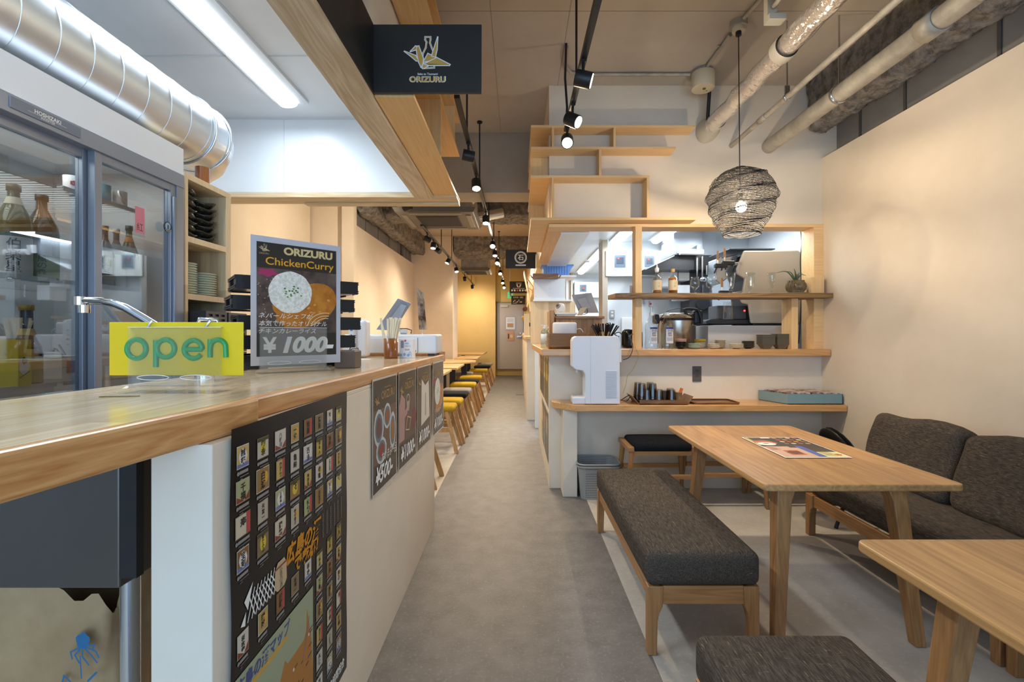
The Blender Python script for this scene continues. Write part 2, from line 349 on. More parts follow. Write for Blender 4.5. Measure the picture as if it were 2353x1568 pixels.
class Flat:
    """printed surface: thin layered shapes on a plane (o = lower left corner, u right, v up, unit square sizes in metres)"""
    def __init__(s, mb, o, u, v, t=0.0002):
        s.mb = mb; s.o = Vector(o); s.u = Vector(u).normalized(); s.v = Vector(v).normalized(); s.n = s.u.cross(s.v).normalized(); s.t = t; s.k = 0
    def P(s, x, y, l): return s.o + s.u * x + s.v * y + s.n * (l * s.t)
    def poly(s, pts, m, l=1):
        s.k = (s.k + 1) % 60; l = l + s.k * .012
        s.mb.add([s.P(x, y, l) for x, y in pts], [tuple(range(len(pts)))], m)
        return s
    def rect(s, x0, y0, x1, y1, m, l=1): return s.poly([(x0, y0), (x1, y0), (x1, y1), (x0, y1)], m, l)
    def disc(s, cx, cy, rx, ry, m, l=1, n=24, a0=0, wob=0, wn=5):
        return s.poly([(cx + rx * (1 + wob * math.sin(wn * t + cx * 50)) * math.cos(t), cy + ry * (1 + wob * math.sin(wn * t + cy * 50)) * math.sin(t)) for t in [2 * math.pi * i / n for i in range(n)]], m, l)
    def ring(s, cx, cy, r, w_, m, l=1, n=28, ry=None):
        ry = ry or r; a = [2 * math.pi * i / n for i in range(n)]
        vs_ = [s.P(cx + r * math.cos(t), cy + ry * math.sin(t), l) for t in a] + [s.P(cx + (r - w_) * math.cos(t), cy + (ry - w_) * math.sin(t), l) for t in a]
        s.mb.add(vs_, [(i, (i + 1) % n, n + (i + 1) % n, n + i) for i in range(n)], m); return s
    def line(s, pts, w_, m, l=1):
        for (x0, y0), (x1, y1) in zip(pts, pts[1:]):
            dx, dy = x1 - x0, y1 - y0; L = math.hypot(dx, dy) or 1; ex, ey = dx / L * w_ / 2, dy / L * w_ / 2
            s.poly([(x0 - ex - -ey, y0 - ey - ex), (x1 + ex + ey, y1 + ey - ex), (x1 + ex - ey, y1 + ey + ex), (x0 - ex - ey, y0 - ey + ex)], m, l)
        return s
    def text(s, t, x, y, h, m, l=2, wmax=None, align='l', shear=0.0, vert=False, bold=0.0, res=2):
        if vert:
            for i, ch in enumerate(t): s.text(ch, x, y - h * 1.02 * i, h, m, l, h * 1.0, 'c', shear, False, bold, res)
            return s
        g = glyphs(t, res, shear, bold); vs_, fs, x0, x1, y0, y1 = g
        if not vs_: return s
        cj = len(t) == 1 and ord(t[0]) > 255; k = h / (max(y1 - y0, x1 - x0, .55) if cj else 0.72); kx = k
        if wmax: kx = min(k, wmax / (x1 - x0)) if align != 'f' else wmax / (x1 - x0)
        W = (x1 - x0) * kx; ox = x - x0 * kx - (W / 2 if align == 'c' else 0)
        yb = (y0 + y1 - h / k) / 2 if cj else 0
        s.mb.add([s.P(ox + q.x * kx, y + (q.y - yb) * k, l) for q in vs_], fs, m); return s
GOLD = C('#c9a050', 0.5, name='gold_print'); PWH = C('#eeeeea', 0.5, name='white_print'); PBK = C('#1c1a19', 0.4, name='black_print')
def crane(fl, x, y, s, l=2, gold=None, white=None):
    """folded paper crane with a bottle behind it; box of width s, lower left x, y"""
    g = gold or GOLD; wt = white or PWH; k = s / 370.0
    def q(p): return [(x + (a - 450) * k, y + (552 - b) * k) for a, b in p]
    polys = [[(452, 414), (540, 448), (566, 492), (545, 488), (500, 450)], [(500, 414), (540, 372), (556, 376), (542, 402)],
             [(545, 374), (566, 372), (602, 470), (598, 510), (585, 540), (566, 500), (552, 430)], [(718, 300), (712, 400), (698, 462), (668, 456)],
             [(604, 500), (640, 432), (705, 465), (650, 490)], [(602, 520), (710, 465), (816, 520), (812, 526), (660, 526), (606, 514)], [(594, 546), (598, 516), (640, 530), (612, 548)]]
    bot = [(618, 298), (660, 298), (660, 320), (656, 345), (672, 390), (690, 430), (690, 545), (600, 550), (594, 470), (600, 430), (622, 385), (628, 340), (618, 320)]
    fl.line(q(bot + bot[:1]), 14 * k, wt, l); fl.line(q(bot + bot[:1]), 6 * k, g, l + 1)
    for p in polys:
        fl.line(q(p + p[:1]), 12 * k, wt, l + 1)
    for p in polys: fl.poly(q(p), g, l + 2)
    for p in polys: fl.line(q(p + p[:1]), 3.0 * k, wt, l + 3)
# ================================================================ SETTING
CZ = 3.187          # main ceiling height
YB = 3.72           # face of the partition with the pass-through
# floor: grey walkway with pale vinyl on both sides
fl = MB(); fl.box(-0.614, 0.512, -2, 13.9, -0.1, 0, FLG); fl.box(-4.2, -0.614, -2, 13.9, -0.1, 0, FLB); fl.box(0.512, 2.7, -2, 13.9, -0.1, 0, FLB)
struct('floor', fl, FLG)
c = MB(); c.box(-4.2, 2.7, -2, 13.9, CZ, CZ + 0.1); struct('ceiling', c, mottled('painted_concrete_ceiling', '#bab0a3', '#c6bdb0', 1.2, 0.8, 8, 0.1, spots='#bdb4a7', stretch=(1, 1, 1)))
c = MB()
for y in (2.86, 4.59): c.box(-0.7, 2.27, y, y + 0.002, CZ - 0.0015, CZ, None)
c.box(0.32, 0.322, 2.4, 4.6, CZ - 0.0015, CZ); c.box(-0.16, -0.158, 2.4, 4.6, CZ - 0.0015, CZ); struct('trim_1', c, C('#94897d', 0.9))
# left kitchen ceiling and the panel wall over its far opening
KX = -2.62
c = MB(); c.box(KX, -0.80, -2, 3.75, 2.915, 2.98)
struct('ceiling_kitchen_left', c, WALLK)
c = MB(); c.box(KX, -0.65, 3.69, 3.80, 2.335, 2.915); struct('wall_kitchen_header', c, WALLK)
c = MB(); c.box(X(652, 3.688), X(652, 3.688) + 0.004, 3.686, 3.69, 2.335, 2.915); c.box(KX, -0.8, 3.683, 3.69, 2.905, 2.915)
c.box(KX, -0.8, 2.86, 2.866, 2.911, 2.915); struct('trim_2', c, C('#cfd8df', 0.4))
c = MB(); c.box(KX, -0.47, 3.66, 3.85, 2.285, 2.325); c.box(KX + .9, -0.47, 3.80, 3.87, 2.270, 2.285); struct('trim_3', c, BEAMX, bev=0.003)
c = MB(); c.box(-0.80, -0.652, -1.2, 3.70, 2.283, 2.36); struct('trim_4', c, BEAMY, bev=0.003)
c = MB(); c.box(-0.78, -0.66, -1.2, 3.85, 2.36, CZ); struct('wall_over_counter', c, WALLM)
c = MB(); c.box(KX - 0.08, KX, -2, 3.75, 0, CZ); struct('wall_left_kitchen', c, WALLK)
c = MB(); c.box(KX - 0.08, KX, 3.75, 5.95, 0, CZ); struct('wall_left_passage', c, WALLM)
# far left walls of the dining part
c = MB(); c.box(-4.2, -2.08, 5.99, 6.1, 0, CZ); c.box(-2.2, -2.05, 5.90, 5.99, 0, CZ); struct('wall_left_return', c, WALLM)
c = MB(); c.box(-2.2, -2.08, 6.1, 9.44, 0, 2.63); struct('wall_left', c, WALLM)
c = MB(); c.box(-2.3, -2.13, 6.1, 9.44, 2.4, CZ); struct('wall_left_upper', c, CONCD)
c = MB()
for y in (6.6, 7.2, 7.8, 8.4, 9.0): c.box(-2.131, -2.125, y, y + 0.012, 2.63, CZ)
c.box(-2.13, -2.09, 8.55, 8.67, 2.67, 2.84); struct('trim_5', c, C('#6b6864', 0.9))
c = MB(); c.box(-2.2, -1.29, 9.44, 10.2, 0, CZ); struct('wall_left_pier', c, WALLM, bev=0.004)
c = MB(); c.box(-2.3, -2.12, 10.2, 13.6, 0, CZ); struct('wall_left_far', c, WALLM)
c = MB(); c.box(-2.3, -0.625, 13.6, 13.9, 0, CZ); struct('wall_far', c, YEL)
c = MB(); c.box(-0.625, -0.6, 13.85, 13.95, 0, CZ); c.box(-0.6, 0.21, 13.85, 13.95, 0, 0.2); c.box(-0.6, 0.21, 13.85, 13.95, 2.16, CZ); c.box(0.21, 2.6, 13.85, 13.95, 0, CZ)
struct('wall_far_door', c, YEL)
# grey door at the end of the passage
dc = C('#c4beb9', 0.45); d = MB(); d.box(-0.575, 0.18, 13.80, 13.84, 0.2, 2.13); dr = struct('door_1', d, dc)
f = MB(); f.box(-0.6, -0.575, 13.78, 13.86, 0.19, 2.16); f.box(0.18, 0.205, 13.78, 13.86, 0.19, 2.16); f.box(-0.6, 0.205, 13.78, 13.86, 2.13, 2.16); f.box(-0.6, 0.205, 13.76, 13.86, 0.185, 0.2)
part('door_frame', f, C('#8d8680', 0.5), dr)
h = MB(); h.box(-0.485, -0.27, 13.74, 13.80, 2.01, 2.07); part('door_closer', h, C('#d8d6d0', 0.4), dr)
h = MB(); h.cyl((0.11, 13.80, 1.155), (0.11, 13.76, 1.155), 0.022); h.box(-0.005, 0.12, 13.745, 13.765, 1.13, 1.165); h.cyl((0.10, 13.80, 1.245), (0.10, 13.77, 1.245), 0.02); part('door_handle', h, STEEL, dr, label='steel lever handle and lock')
# lintel beam across the room
c = MB(); c.box(-2.6, 0.3, 4.6, 4.93, 2.604, CZ); struct('trim_6', c, mottled('painted_concrete_lintel', '#a39888', '#ada292', 2, 0.85, 6, 0.05))
# sprayed rock-wool beams
def fluffy(name, x0, x1, y0, y1, z0, z1, ax, step=0.022, amp=0.035):
    m = MB(); rr = 0.06
    if ax == 0: A0, A1, B0, B1 = x0, x1, y0, y1
    else: A0, A1, B0, B1 = y0, y1, x0, x1
    prof = []
    nz = max(3, int((z1 - z0) / step)); nb = max(3, int((B1 - B0) / step))
    for i in range(nz): prof.append((B0, z1 - (z1 - z0 - rr) * i / nz, -1, 0))
    for i in range(4): t = math.pi / 2 * i / 4; prof.append((B0 + rr - rr * math.cos(t), z0 + rr - rr * math.sin(t), -math.cos(t), -math.sin(t)))
    for i in range(nb + 1): prof.append((B0 + rr + (B1 - B0 - 2 * rr) * i / nb, z0, 0, -1))
    for i in range(4): t = math.pi / 2 * (i + 1) / 4; prof.append((B1 - rr + rr * math.sin(t), z0 + rr - rr * math.cos(t), math.sin(t), -math.cos(t)))
    for i in range(nz): prof.append((B1, z0 + rr + (z1 - z0 - rr) * (i + 1) / nz, 1, 0))
    N = len(prof); L = max(2, int((A1 - A0) / step)); vs_ = []
    for i in range(L + 1):
        a = A0 + (A1 - A0) * i / L
        for (b, z, nb_, nz_) in prof:
            p = Vector((a, b, z)); q = noise.noise(p * 2.2) * 0.9 + noise.noise(p * 9) * 0.7 + noise.turbulence(p * 26, 3, True) * 0.7 - 0.6
            dlt = q * amp; b_ = b + nb_ * dlt; z_ = z + nz_ * dlt + noise.noise(p * 40 + Vector((9, 0, 0))) * 0.006
            vs_.append((a, b_, z_) if ax == 0 else (b_, a, z_))
    fs = [(i * N + k, (i + 1) * N + k, (i + 1) * N + k + 1, i * N + k + 1) for i in range(L) for k in range(N - 1)]
    m.add(vs_, fs, None, True)
    m.add(vs_, [tuple(range(N))[::-1], tuple(range(L * N, L * N + N))])
    return struct(name, m, FLUFF)
fluffy('trim_7', -0.60, 2.2, 1.7, 2.33, 2.88, CZ, 0, 0.018, 0.03)
fluffy('trim_8', -2.15, 2.6, 6.6, 7.15, 2.87, CZ, 0)
fluffy('trim_9', -1.27, 0.22, 9.44, 10.3, 2.84, CZ, 0, 0.03)
fluffy('trim_10', 2.27, 2.48, -0.3, 3.70, 2.80, CZ, 1, 0.018, 0.03)
fluffy('trim_11', -2.10, -1.86, 6.1, 9.43, 2.80, CZ, 1, 0.03)
# right wall: cream lining, raw concrete above and behind
c = MB(); c.box(2.41, 2.55, -2, 3.9, 0, 2.61); struct('wall_right', c, WALLM)
c = MB(); c.box(2.53, 2.65, -2, 3.9, 2.5, CZ); struct('wall_right_upper', c, CONCD)
c = MB()
for y in (0.9, 1.8, 2.45, 3.05, 3.45): c.box(2.522, 2.531, y, y + 0.02, 2.6, CZ)
struct('trim_12', c, C('#55524f', 0.9))
# partition with the pass-through opening
c = MB(); c.box(0.254, 2.53, YB, YB + 0.10, 2.087, 2.61); c.box(0.254, 2.53, YB, YB + 0.1, 2.61, CZ); c.box(0.254, 2.41, YB, YB + 0.10, 0, 1.05)
struct('wall_back', c, WALLM)
c = MB(); c.box(0.254, 0.36, YB + .1, 7.2, 2.087, CZ); struct('wall_kitchen_side_upper', c, WALLM)
c = MB(); c.box(0.254, 0.34, YB + .1, 5.5, 0, 1.05); struct('wall_kitchen_side_lower', c, WALLM)
c = MB(); c.box(0.345, 0.451, 3.52, YB, 0, 0.652); struct('wall_shelf_support', c, WALLM, bev=0.002)
c = MB(); c.box(0.25, 2.415, 3.695, 3.86, 2.062, 2.087); c.box(2.335, 2.41, 3.695, 3.86, 1.10, 2.062); struct('trim_13', c, PINEX, bev=0.002)
c = MB(); c.box(0.2525, 0.365, 3.86, 6.64, 2.062, 2.087); struct('trim_14', c, PINEY)
c = MB(); c.box(0.365, 0.60, 3.9, 5.9, 2.05, 2.32); struct('ceiling_soffit', c, WALLK)
# posts in the opening
c = MB(); x0 = X(1460, 3.66); c.box(x0, X(1475, 3.66), 3.66, 3.76, 1.10, 2.062); struct('trim_15', c, PINEZ, bev=0.002)
c = MB(); c.box(X(1812, 3.70), X(1834, 3.66), 3.66, 3.80, 1.10, 1.497); struct('trim_16', c, PINEZ, bev=0.002)
c = MB(); c.box(X(1859, 3.66), X(1888, 3.66), 3.63, 3.695, 1.533, 1.66); struct('trim_17', c, PINEZ, bev=0.002)
# right kitchen shell
c = MB(); c.box(0.60, 2.7, YB + .1, 13.8, 2.32, 2.4); c.box(0.36, 0.6, 5.9, 13.8, 2.32, 2.4); struct('ceiling_kitchen_right', c, WALLK)
c = MB(); c.box(1.06, 2.7, 5.6, 5.7, 0, 2.32); struct('wall_kitchen_back', c, WALLK)
c = MB(); c.box(2.56, 2.66, YB + .1, 5.6, 0, 2.32); struct('wall_kitchen_right', c, WALLK)
c = MB(); c.box(2.16, 2.56, 5.2, 5.6, 0, 2.32); struct('wall_kitchen_duct', c, C('#c3cbd1', 0.3))
c = MB(); c.box(1.0, 1.06, 5.5, 5.75, 0, 2.32); struct('trim_18', c, C('#b3a694', 0.5))
c = MB(); c.box(0.9, 2.7, 8.6, 8.7, 0, 2.32); c.box(2.56, 2.66, 5.7, 8.6, 0, 2.32); struct('wall_kitchen_second', c, WALLK)
c = MB(); c.box(0.97, 1.0, 8.45, 8.6, 0, 2.32); struct('trim_19', c, C('#b3a694', 0.5))
# stall partitions further down the passage
c = MB(); c.box(0.14, 0.30, 6.67, 9.9, 0, 1.15); struct('wall_stall_lower', c, WALLM)
c = MB(); c.box(0.235, 0.30, 6.10, 6.20, 0, 1.10); struct('trim_20', c, WHT)
c = MB(); c.box(0.15, 0.32, 10.3, 13.8, 0, 1.25); struct('wall_stall_second', c, WALLM)
c = MB(); c.box(0.255, 0.32, 7.2, 13.8, 1.9, CZ); struct('wall_stall_upper', c, PINEZ)
c = MB(); c.box(0.12, 0.36, 6.60, 9.95, 1.15, 1.185); struct('trim_21', c, PINEY)
c = MB(); c.box(0.12, 0.36, 10.25, 13.7, 1.17, 1.2); struct('trim_22', c, PINEY)
# low wall that carries the left counter
c = MB(); c.prism([(-0.639, 0.82), (-0.532, 0.82), (-0.525, 0.90), (-0.525, 2.99), (-0.639, 2.99)], 2, 0, 1.027); c.box(-0.639, -0.5255, 0.976, 2.99, 1.027, 1.04); struct('wall_counter', c, WALLM, bev=0.002)
c = MB(); c.box(-4.2, -2.7, -2, 6, 0, CZ); struct('wall_outer_left', c, WALLM)
# street front behind the viewpoint
c = MB(); c.box(-4.2, 2.7, -2.14, -2.02, 2.55, CZ); c.box(-4.2, -1.6, -2.14, -2.02, 0, 2.55); c.box(2.2, 2.7, -2.14, -2.02, 0, 2.55); c.box(-1.6, 2.2, -2.14, -2.02, 0, 0.15); struct('wall_front', c, WALLM)
wn = MB(); wn.box(-1.6, 2.2, -2.09, -2.08, 0.15, 2.55); wo = struct('window_1', wn, GLS)
f = MB()
for x in (-1.6, -0.35, 0.9, 2.15): f.box(x, x + 0.05, -2.12, -2.05, 0.15, 2.55)
f.box(-1.6, 2.2, -2.12, -2.05, 0.15, 0.2); f.box(-1.6, 2.2, -2.12, -2.05, 2.5, 2.55); part('window_frame', f, BLK, wo)
# ---------------------------------------------------------------- room lamps: fixtures of the building and added unseen strips
def led_strip(label, x0, x1, y0, y1, z, power, w2=0.07, group=None, color=COOL, es=7):
    t = root('ceiling_strip_light', label, 'ceiling light', ((x0 + x1) / 2, (y0 + y1) / 2, z), group)
    b = MB(); b.box(x0 - w2 * .45, x1 + w2, y0 - 0.02, y1 + 0.02, z - 0.018, z); part('mounting_plate', b, C('#d6dde3', 0.4), t)
    d_ = MB(); hx = (x1 - x0) / 2; cx = (x0 + x1) / 2
    prof = [(cx + hx * math.cos(a), z - 0.018 - 0.04 * math.sin(a) ** .7) for a in [math.pi * i / 10 for i in range(11)]]
    d_.prism(prof, 1, y0, y1, None, True); part('diffuser', d_, emis('led_diffuser', (0.86, 0.93, 1.0), es), t)
    a = area('strip_lamp', (cx, (y0 + y1) / 2, z - 0.075), (x1 - x0) * 1.3, (y1 - y0), power, color); return t
led_strip('long cool white strip light on the left kitchen ceiling', -1.72, -1.585, 2.12, 3.40, 2.913, 19)
led_strip('added unseen strip light over the refrigerator aisle, nearer than the visible one', -1.72, -1.585, 0.35, 1.65, 2.913, 34)  # out of view, added to light the counter top and refrigerator
led_strip('short strip light behind the post of the serving opening', 1.11, 1.21, 4.5, 5.5, 2.318, 9)
led_strip('slanting bright strip light beside the range hood', 1.55, 1.645, 4.5, 5.42, 2.318, 10)
led_strip('added unseen strip light above the coffee machine', 2.0, 2.1, 3.95, 4.58, 2.318, 13)  # hidden above the opening, added to brighten the kitchen's right side
led_strip('strip light in the second kitchen, nearer of the two in line', 1.06, 1.17, 6.0, 6.9, 2.318, 22)
led_strip('strip light in the second kitchen, farther of the two in line', 1.06, 1.17, 7.1, 8.2, 2.318, 22)
# ================================================================ LARGE FURNITURE
def rrect(x0, x1, y0, y1, r, n=5):
    out = []
    for cx, cy, a in ((x1 - r, y1 - r, 0), (x0 + r, y1 - r, 90), (x0 + r, y0 + r, 180), (x1 - r, y0 + r, 270)):
        for i in range(n + 1): t = math.radians(a + 90 * i / n); out.append((cx + r * math.cos(t), cy + r * math.sin(t)))
    return out
# ---- left bar counter
t = root('bar_counter', 'long varnished oak bar counter running along the left side on a white low wall', 'counter', (-0.8, 1.6, 1.04))
b = MB(); b.prism([(-1.03, 0.15), (-0.617, 0.15), (-0.534, 0.975), (-1.03, 0.975)], 2, 1.0275, 1.0875)
part('counter_slab', b, OAKE, t, bev=0.006)
b = MB(); b.prism([(-1.028, 0.975), (-0.548, 0.975), (-0.470, 3.08), (-1.028, 3.08)], 2, 1.0405, 1.0872)
part('counter_slab', b, OAKE, t, bev=0.006)
b = MB(); b.prism([(-1.022, 0.155), (-0.632, 0.155), (-0.552, 0.955), (-1.022, 0.955)], 2, 1.0872, 1.0882)
b.prism([(-1.022, 0.958), (-0.566, 0.958), (-0.486, 3.05), (-1.022, 3.05)], 2, 1.0870, 1.0880)
part('varnished_surface', b, OAK, t, label='glossy pale oak surface')
b = MB(); b.box(-1.03, -0.47, 3.06, 3.08, 1.045, 1.105); part('end_trim', b, OAKE, t)
TOPL = 1.0882
# ---- stainless sink cabinet under the near end
t = root('sink_unit', 'dark stainless sink box on a round leg under the near end of the counter', 'sink', (-1.0, 1.15, 0))
b = MB(); b.box(-1.50, -0.846, 1.0, 1.5, 0.678, 0.985); b.box(-1.50, -0.82, 1.5, 1.53, 0.678, 0.985); part('sink_box', b, C('#67635e', 0.36, 0.75, name='dark_stainless'), t, bev=0.004)
b = MB(); b.box(-1.52, -1.035, 0.97, 1.6, 0.985, 1.03); part('sink_deck', b, STEEL, t, bev=0.004)
for x, y in ((-0.872, 1.06), (-1.48, 1.06), (-0.872, 1.46)):
    b = MB(); b.cyl((x, y, 0.0), (x, y, 0.68), 0.019); part('leg', b, STEEL, t)
b = MB(); b.tube([(-0.80, 1.42, 0.9), (-0.80, 1.42, 0.55), (-0.78, 1.4, 0.35)], 0.03, 10, C('#26282b', 0.5))
b.tube([(-0.79, 1.35, 0.42 - 0.008 * i) for i in range(48)], [0.028 if i % 3 else 0.022 for i in range(48)], 10, C('#3a3d40', 0.5)); part('drain_hose', b, BLK, t)
b = MB(); b.box(-0.845, -0.81, 1.0, 1.02, 0.70, 0.985, BLK); part('edge_strip', b, BLK, t)
# waste bag with blue octopus print
t = root('paper_bag', 'brown paper rubbish bag with a blue print standing under the sink', 'bag', (-1.02, 1.2, 0))
paper = mottled('brown_kraft_paper', '#a58862', '#c0a47c', 3, 0.7, 5, 0.3)
b = MB(); n = 40
def bagr(a, z): return 1 + 0.05 * math.sin(5 * a + z * 9) + 0.03 * math.sin(11 * a - z * 20)
rows = []
for j in range(13):
    z = 0.60 * j / 12
    for i in range(n):
        a = 2 * math.pi * i / n; sx = math.copysign(abs(math.cos(a)) ** .5, math.cos(a)); sy = math.copysign(abs(math.sin(a)) ** .5, math.sin(a)); k = bagr(a, z)
        zz = z if j < 12 else z + 0.035 * math.sin(3 * a) + 0.03 * math.sin(7 * a + 1)
        rows.append((-1.125 + 0.155 * sx * k, 1.2 + 0.10 * sy * k, zz))
b.add(rows, [(j * n + i, j * n + (i + 1) % n, (j + 1) * n + (i + 1) % n, (j + 1) * n + i) for j in range(12) for i in range(n)], None, True)
b.add(rows[:n], [tuple(range(n))[::-1]])
part('bag_body', b, paper, t)
b = MB(); f_ = Flat(b, (-1.13, 1.088, 0.28), (1, 0, 0), (0, 0, 1)); blu = C('#2a6c98', 0.6)
_s0 = len(b.v); f_.disc(0.13, 0.27, 0.026, 0.03, blu, 1, 16, 0, .1); [f_.line([(0.13, 0.25), (0.13 + 0.05 * math.cos(a), 0.24 + 0.03 * math.sin(a)), (0.13 + 0.06 * math.cos(a + .4), 0.22 + 0.04 * math.sin(a))], 0.006, blu) for a in (-2.7, -2.2, -1.6, -.9, -.3, .5)]
f_.line([(0.12, 0.21), (0.125, 0.13)], 0.005, blu); f_.line([(0.05, 0.10), (0.06, 0.14), (0.09, 0.11)], .006, blu); f_.line([(0.15, 0.12), (0.18, 0.15)], .008, blu)
b.xf(Matrix.Translation((-1.005, 1.088, 0.51)) @ Matrix.Scale(.62, 4) @ Matrix.Translation((1.0, -1.088, -0.55)))
part('bag_print', b, blu, t)
# ---- benches
def bench(Y0, Y1, label, name='dining_bench'):
    x0, x1 = 0.492, 0.925
    t = root(name, label, 'bench', ((x0 + x1) / 2, (Y0 + Y1) / 2, 0))
    b = MB(); b.rbox(x0, x1, Y0, Y1, 0.262, 0.388, 0.03, puff=0.004); part('seat_cushion', b, FAB, t)
    b = MB(); b.box(x0 + .05, x1 - .05, Y0 + 0.012, Y0 + 0.034, 0.192, 0.262); part('end_rail', b, TBX, t, bev=.002)
    b = MB(); b.box(x0 + .05, x1 - .05, Y1 - 0.034, Y1 - 0.012, 0.192, 0.262); part('end_rail', b, TBX, t, bev=.002)
    for xa in (x0 + 0.012, x1 - 0.034):
        b = MB(); b.box(xa, xa + 0.022, Y0 + .05, Y1 - .05, 0.205, 0.262); part('side_rail', b, TBY, t, bev=.002)
    for sx in (0, 1):
        for sy in (0, 1):
            b = MB(); X0 = x0 + 0.005 if sx == 0 else x1 - 0.005; d = 1 if sx == 0 else -1
            y0 = Y0 + 0.006 if sy == 0 else Y1 - 0.046
            pts = [(X0, 0), (X0 + d * 0.034, 0), (X0 + d * 0.037, 0.13), (X0 + d * 0.044, 0.16), (X0 + d * 0.056, 0.185), (X0 + d * 0.060, 0.262), (X0, 0.262)]
            if sx: pts = pts[::-1]
            b.prism(pts, 1, y0, y0 + 0.04); part('leg', b, TBZ, t, bev=.003)
    return t
bench(1.775, 2.925, 'brown tweed dining bench on wooden legs left of the middle table')
bench(0.165, 1.316, 'brown tweed bench cut by the bottom edge of the photo, front of the other bench', 'dining_bench')
# ---- tables
def table(Y0, Y1, label, rz=0):
    x0, x1 = 0.920, 1.672; cx = (x0 + x1) / 2; zt = 0.66
    t = root('dining_table', label, 'table', (cx, (Y0 + Y1) / 2, 0))
    b = MB(); b.prism(rrect(x0, x1, Y0, Y1, 0.028), 2, zt - 0.026, zt)
    part('tabletop', b, TBL, t, bev=.005)
    for sy in (0, 1):
        yt = Y0 + 0.16 if sy == 0 else Y1 - 0.16; yb = Y0 + 0.10 if sy == 0 else Y1 - 0.10
        for sx in (-1, 1):
            b = MB(); xt = cx + sx * 0.225; xb = cx + sx * 0.275; h = 0.030; hb = 0.021
            lo = [(xb - hb, yb - hb, 0), (xb + hb, yb - hb, 0), (xb + hb, yb + hb, 0), (xb - hb, yb + hb, 0)]
            mid_z = 0.55; k = mid_z / 0.63; xm = xb + (xt - xb) * k; ym = yb + (yt - yb) * k
            mi = [(xm - h, ym - h, mid_z), (xm + h, ym - h, mid_z), (xm + h, ym + h, mid_z), (xm - h, ym + h, mid_z)]
            hx = h + 0.022
            hi = [(xt - (h if sx < 0 else hx), yt - h, zt - .026), (xt + (hx if sx < 0 else h), yt - h, zt - .026), (xt + (hx if sx < 0 else h), yt + h, zt - .026), (xt - (h if sx < 0 else hx), yt + h, zt - .026)]
            b.hexa(lo, mi); b.hexa(mi, hi); part('leg', b, TBZ, t, bev=.005)
        b = MB(); b.box(cx - 0.20, cx + 0.20, yt - 0.012, yt + 0.012, zt - 0.066, zt - 0.026); part('apron', b, TBX, t, bev=.002)
    for sx in (-1, 1):
        b = MB(); xx = cx + sx * 0.225; b.box(xx - .012, xx + .012, Y0 + .19, Y1 - .19, zt - 0.066, zt - 0.026); part('apron', b, TBY, t, bev=.002)
    return t
table(1.745, 2.88, 'light wooden dining table with a food flyer lying on it')
table(0.12, 1.285, 'light wooden dining table in the lower right corner, nothing on it')
# ---- sofas
def sofa(Y0, Y1, label):
    t = root('sofa_bench', label, 'sofa', (2.05, (Y0 + Y1) / 2, 0)); xf_ = 1.775
    b = MB(); b.rbox(xf_ + 0.01, 2.26, Y0 + .005, Y1 - .005, 0.252, 0.375, 0.03, puff=.004); part('seat_cushion', b, FAB, t)
    b = MB(); b.box(xf_ + .002, xf_ + 0.024, Y0 + 0.04, Y1 - 0.04, 0.182, 0.246); part('front_rail', b, TBY, t, bev=.002)
    for y in (Y0 + .01, Y1 - .034):
        b = MB(); b.box(xf_ + .03, 2.36, y, y + .024, 0.18, .25); part('end_rail', b, TBX, t, bev=.002)
    for sy in (0, 1):
        y0 = Y0 if sy == 0 else Y1; d = 1 if sy == 0 else -1
        pts = [(y0, 0), (y0 + d * .036, 0), (y0 + d * .040, .13), (y0 + d * .05, .165), (y0 + d * .065, .18), (y0 + d * .065, .25), (y0, .25)]
        if not sy: pts = pts[::-1]
        b = MB(); b.prism(pts, 0, xf_ - .008, xf_ + .032); part('leg', b, TBZ, t, bev=.003)
        b = MB(); b.box(2.30, 2.335, min(y0, y0 + d * .04), max(y0, y0 + d * .04), 0, .62); part('back_leg', b, TBZ, t, bev=.003)
    b = MB(); b.box(2.335, 2.365, Y0 + .01, Y1 - .0, 0.60, 0.69); part('back_rail', b, TBY, t, bev=.004)
    L = (Y1 - Y0) / 2
    for i in range(2):
        b = MB(); y0 = Y0 + L * i + .004; b.rbox(-0.075, 0.075, y0, y0 + L - .008, -0.19, 0.19, 0.045, puff=0.02)
        for k in range(len(b.v)):
            v = b.v[k]; v.z += 0.012 * math.sin(v.y * 13 + i) * (1 if v.z > 0 else 0); v.x += .006 * math.sin(v.y * 30 + v.z * 20)
        b.xf(Matrix.Translation((2.20, 0, 0.545)) @ Matrix.Rotation(math.radians(15), 4, 'Y')); part('back_cushion', b, FAB, t)
    return t
sofa(1.72, 2.88, 'brown tweed sofa bench against the right wall behind the middle table')
sofa(0.54, 1.70, 'brown tweed sofa bench at the right edge behind the corner table')
# ---- flyer on the table
b = MB(); fx0, fx1, fy0, fy1 = 1.208, 1.512, 2.115, 2.535; NX, NY = 6, 14; g = []
def wavez(u, v): return 0.6622 + 0.0003 * math.sin(v * 9) * (1 - u) + .001
for j in range(NY + 1):
    for i in range(NX + 1): u, v = i / NX, j / NY; g.append((fx0 + (fx1 - fx0) * u, fy0 + (fy1 - fy0) * v, wavez(u, v)))
b.add(g, [(j * (NX + 1) + i, j * (NX + 1) + i + 1, (j + 1) * (NX + 1) + i + 1, (j + 1) * (NX + 1) + i) for j in range(NY) for i in range(NX)], C('#efeae6', .4), True)
f_ = Flat(b, (fx0, fy0, 0.663), (1, 0, 0), (0, 1, 0)); o = len(b.v); W_, H_ = .304, .42
f_.rect(.008, .21, .296, .41, C('#3f3832', .4)); f_.rect(.008, .015, .17, .21, C('#cda78f', .4), 1); f_.rect(.13, .185, .296, .21, C('#3f3832', .4), 2)
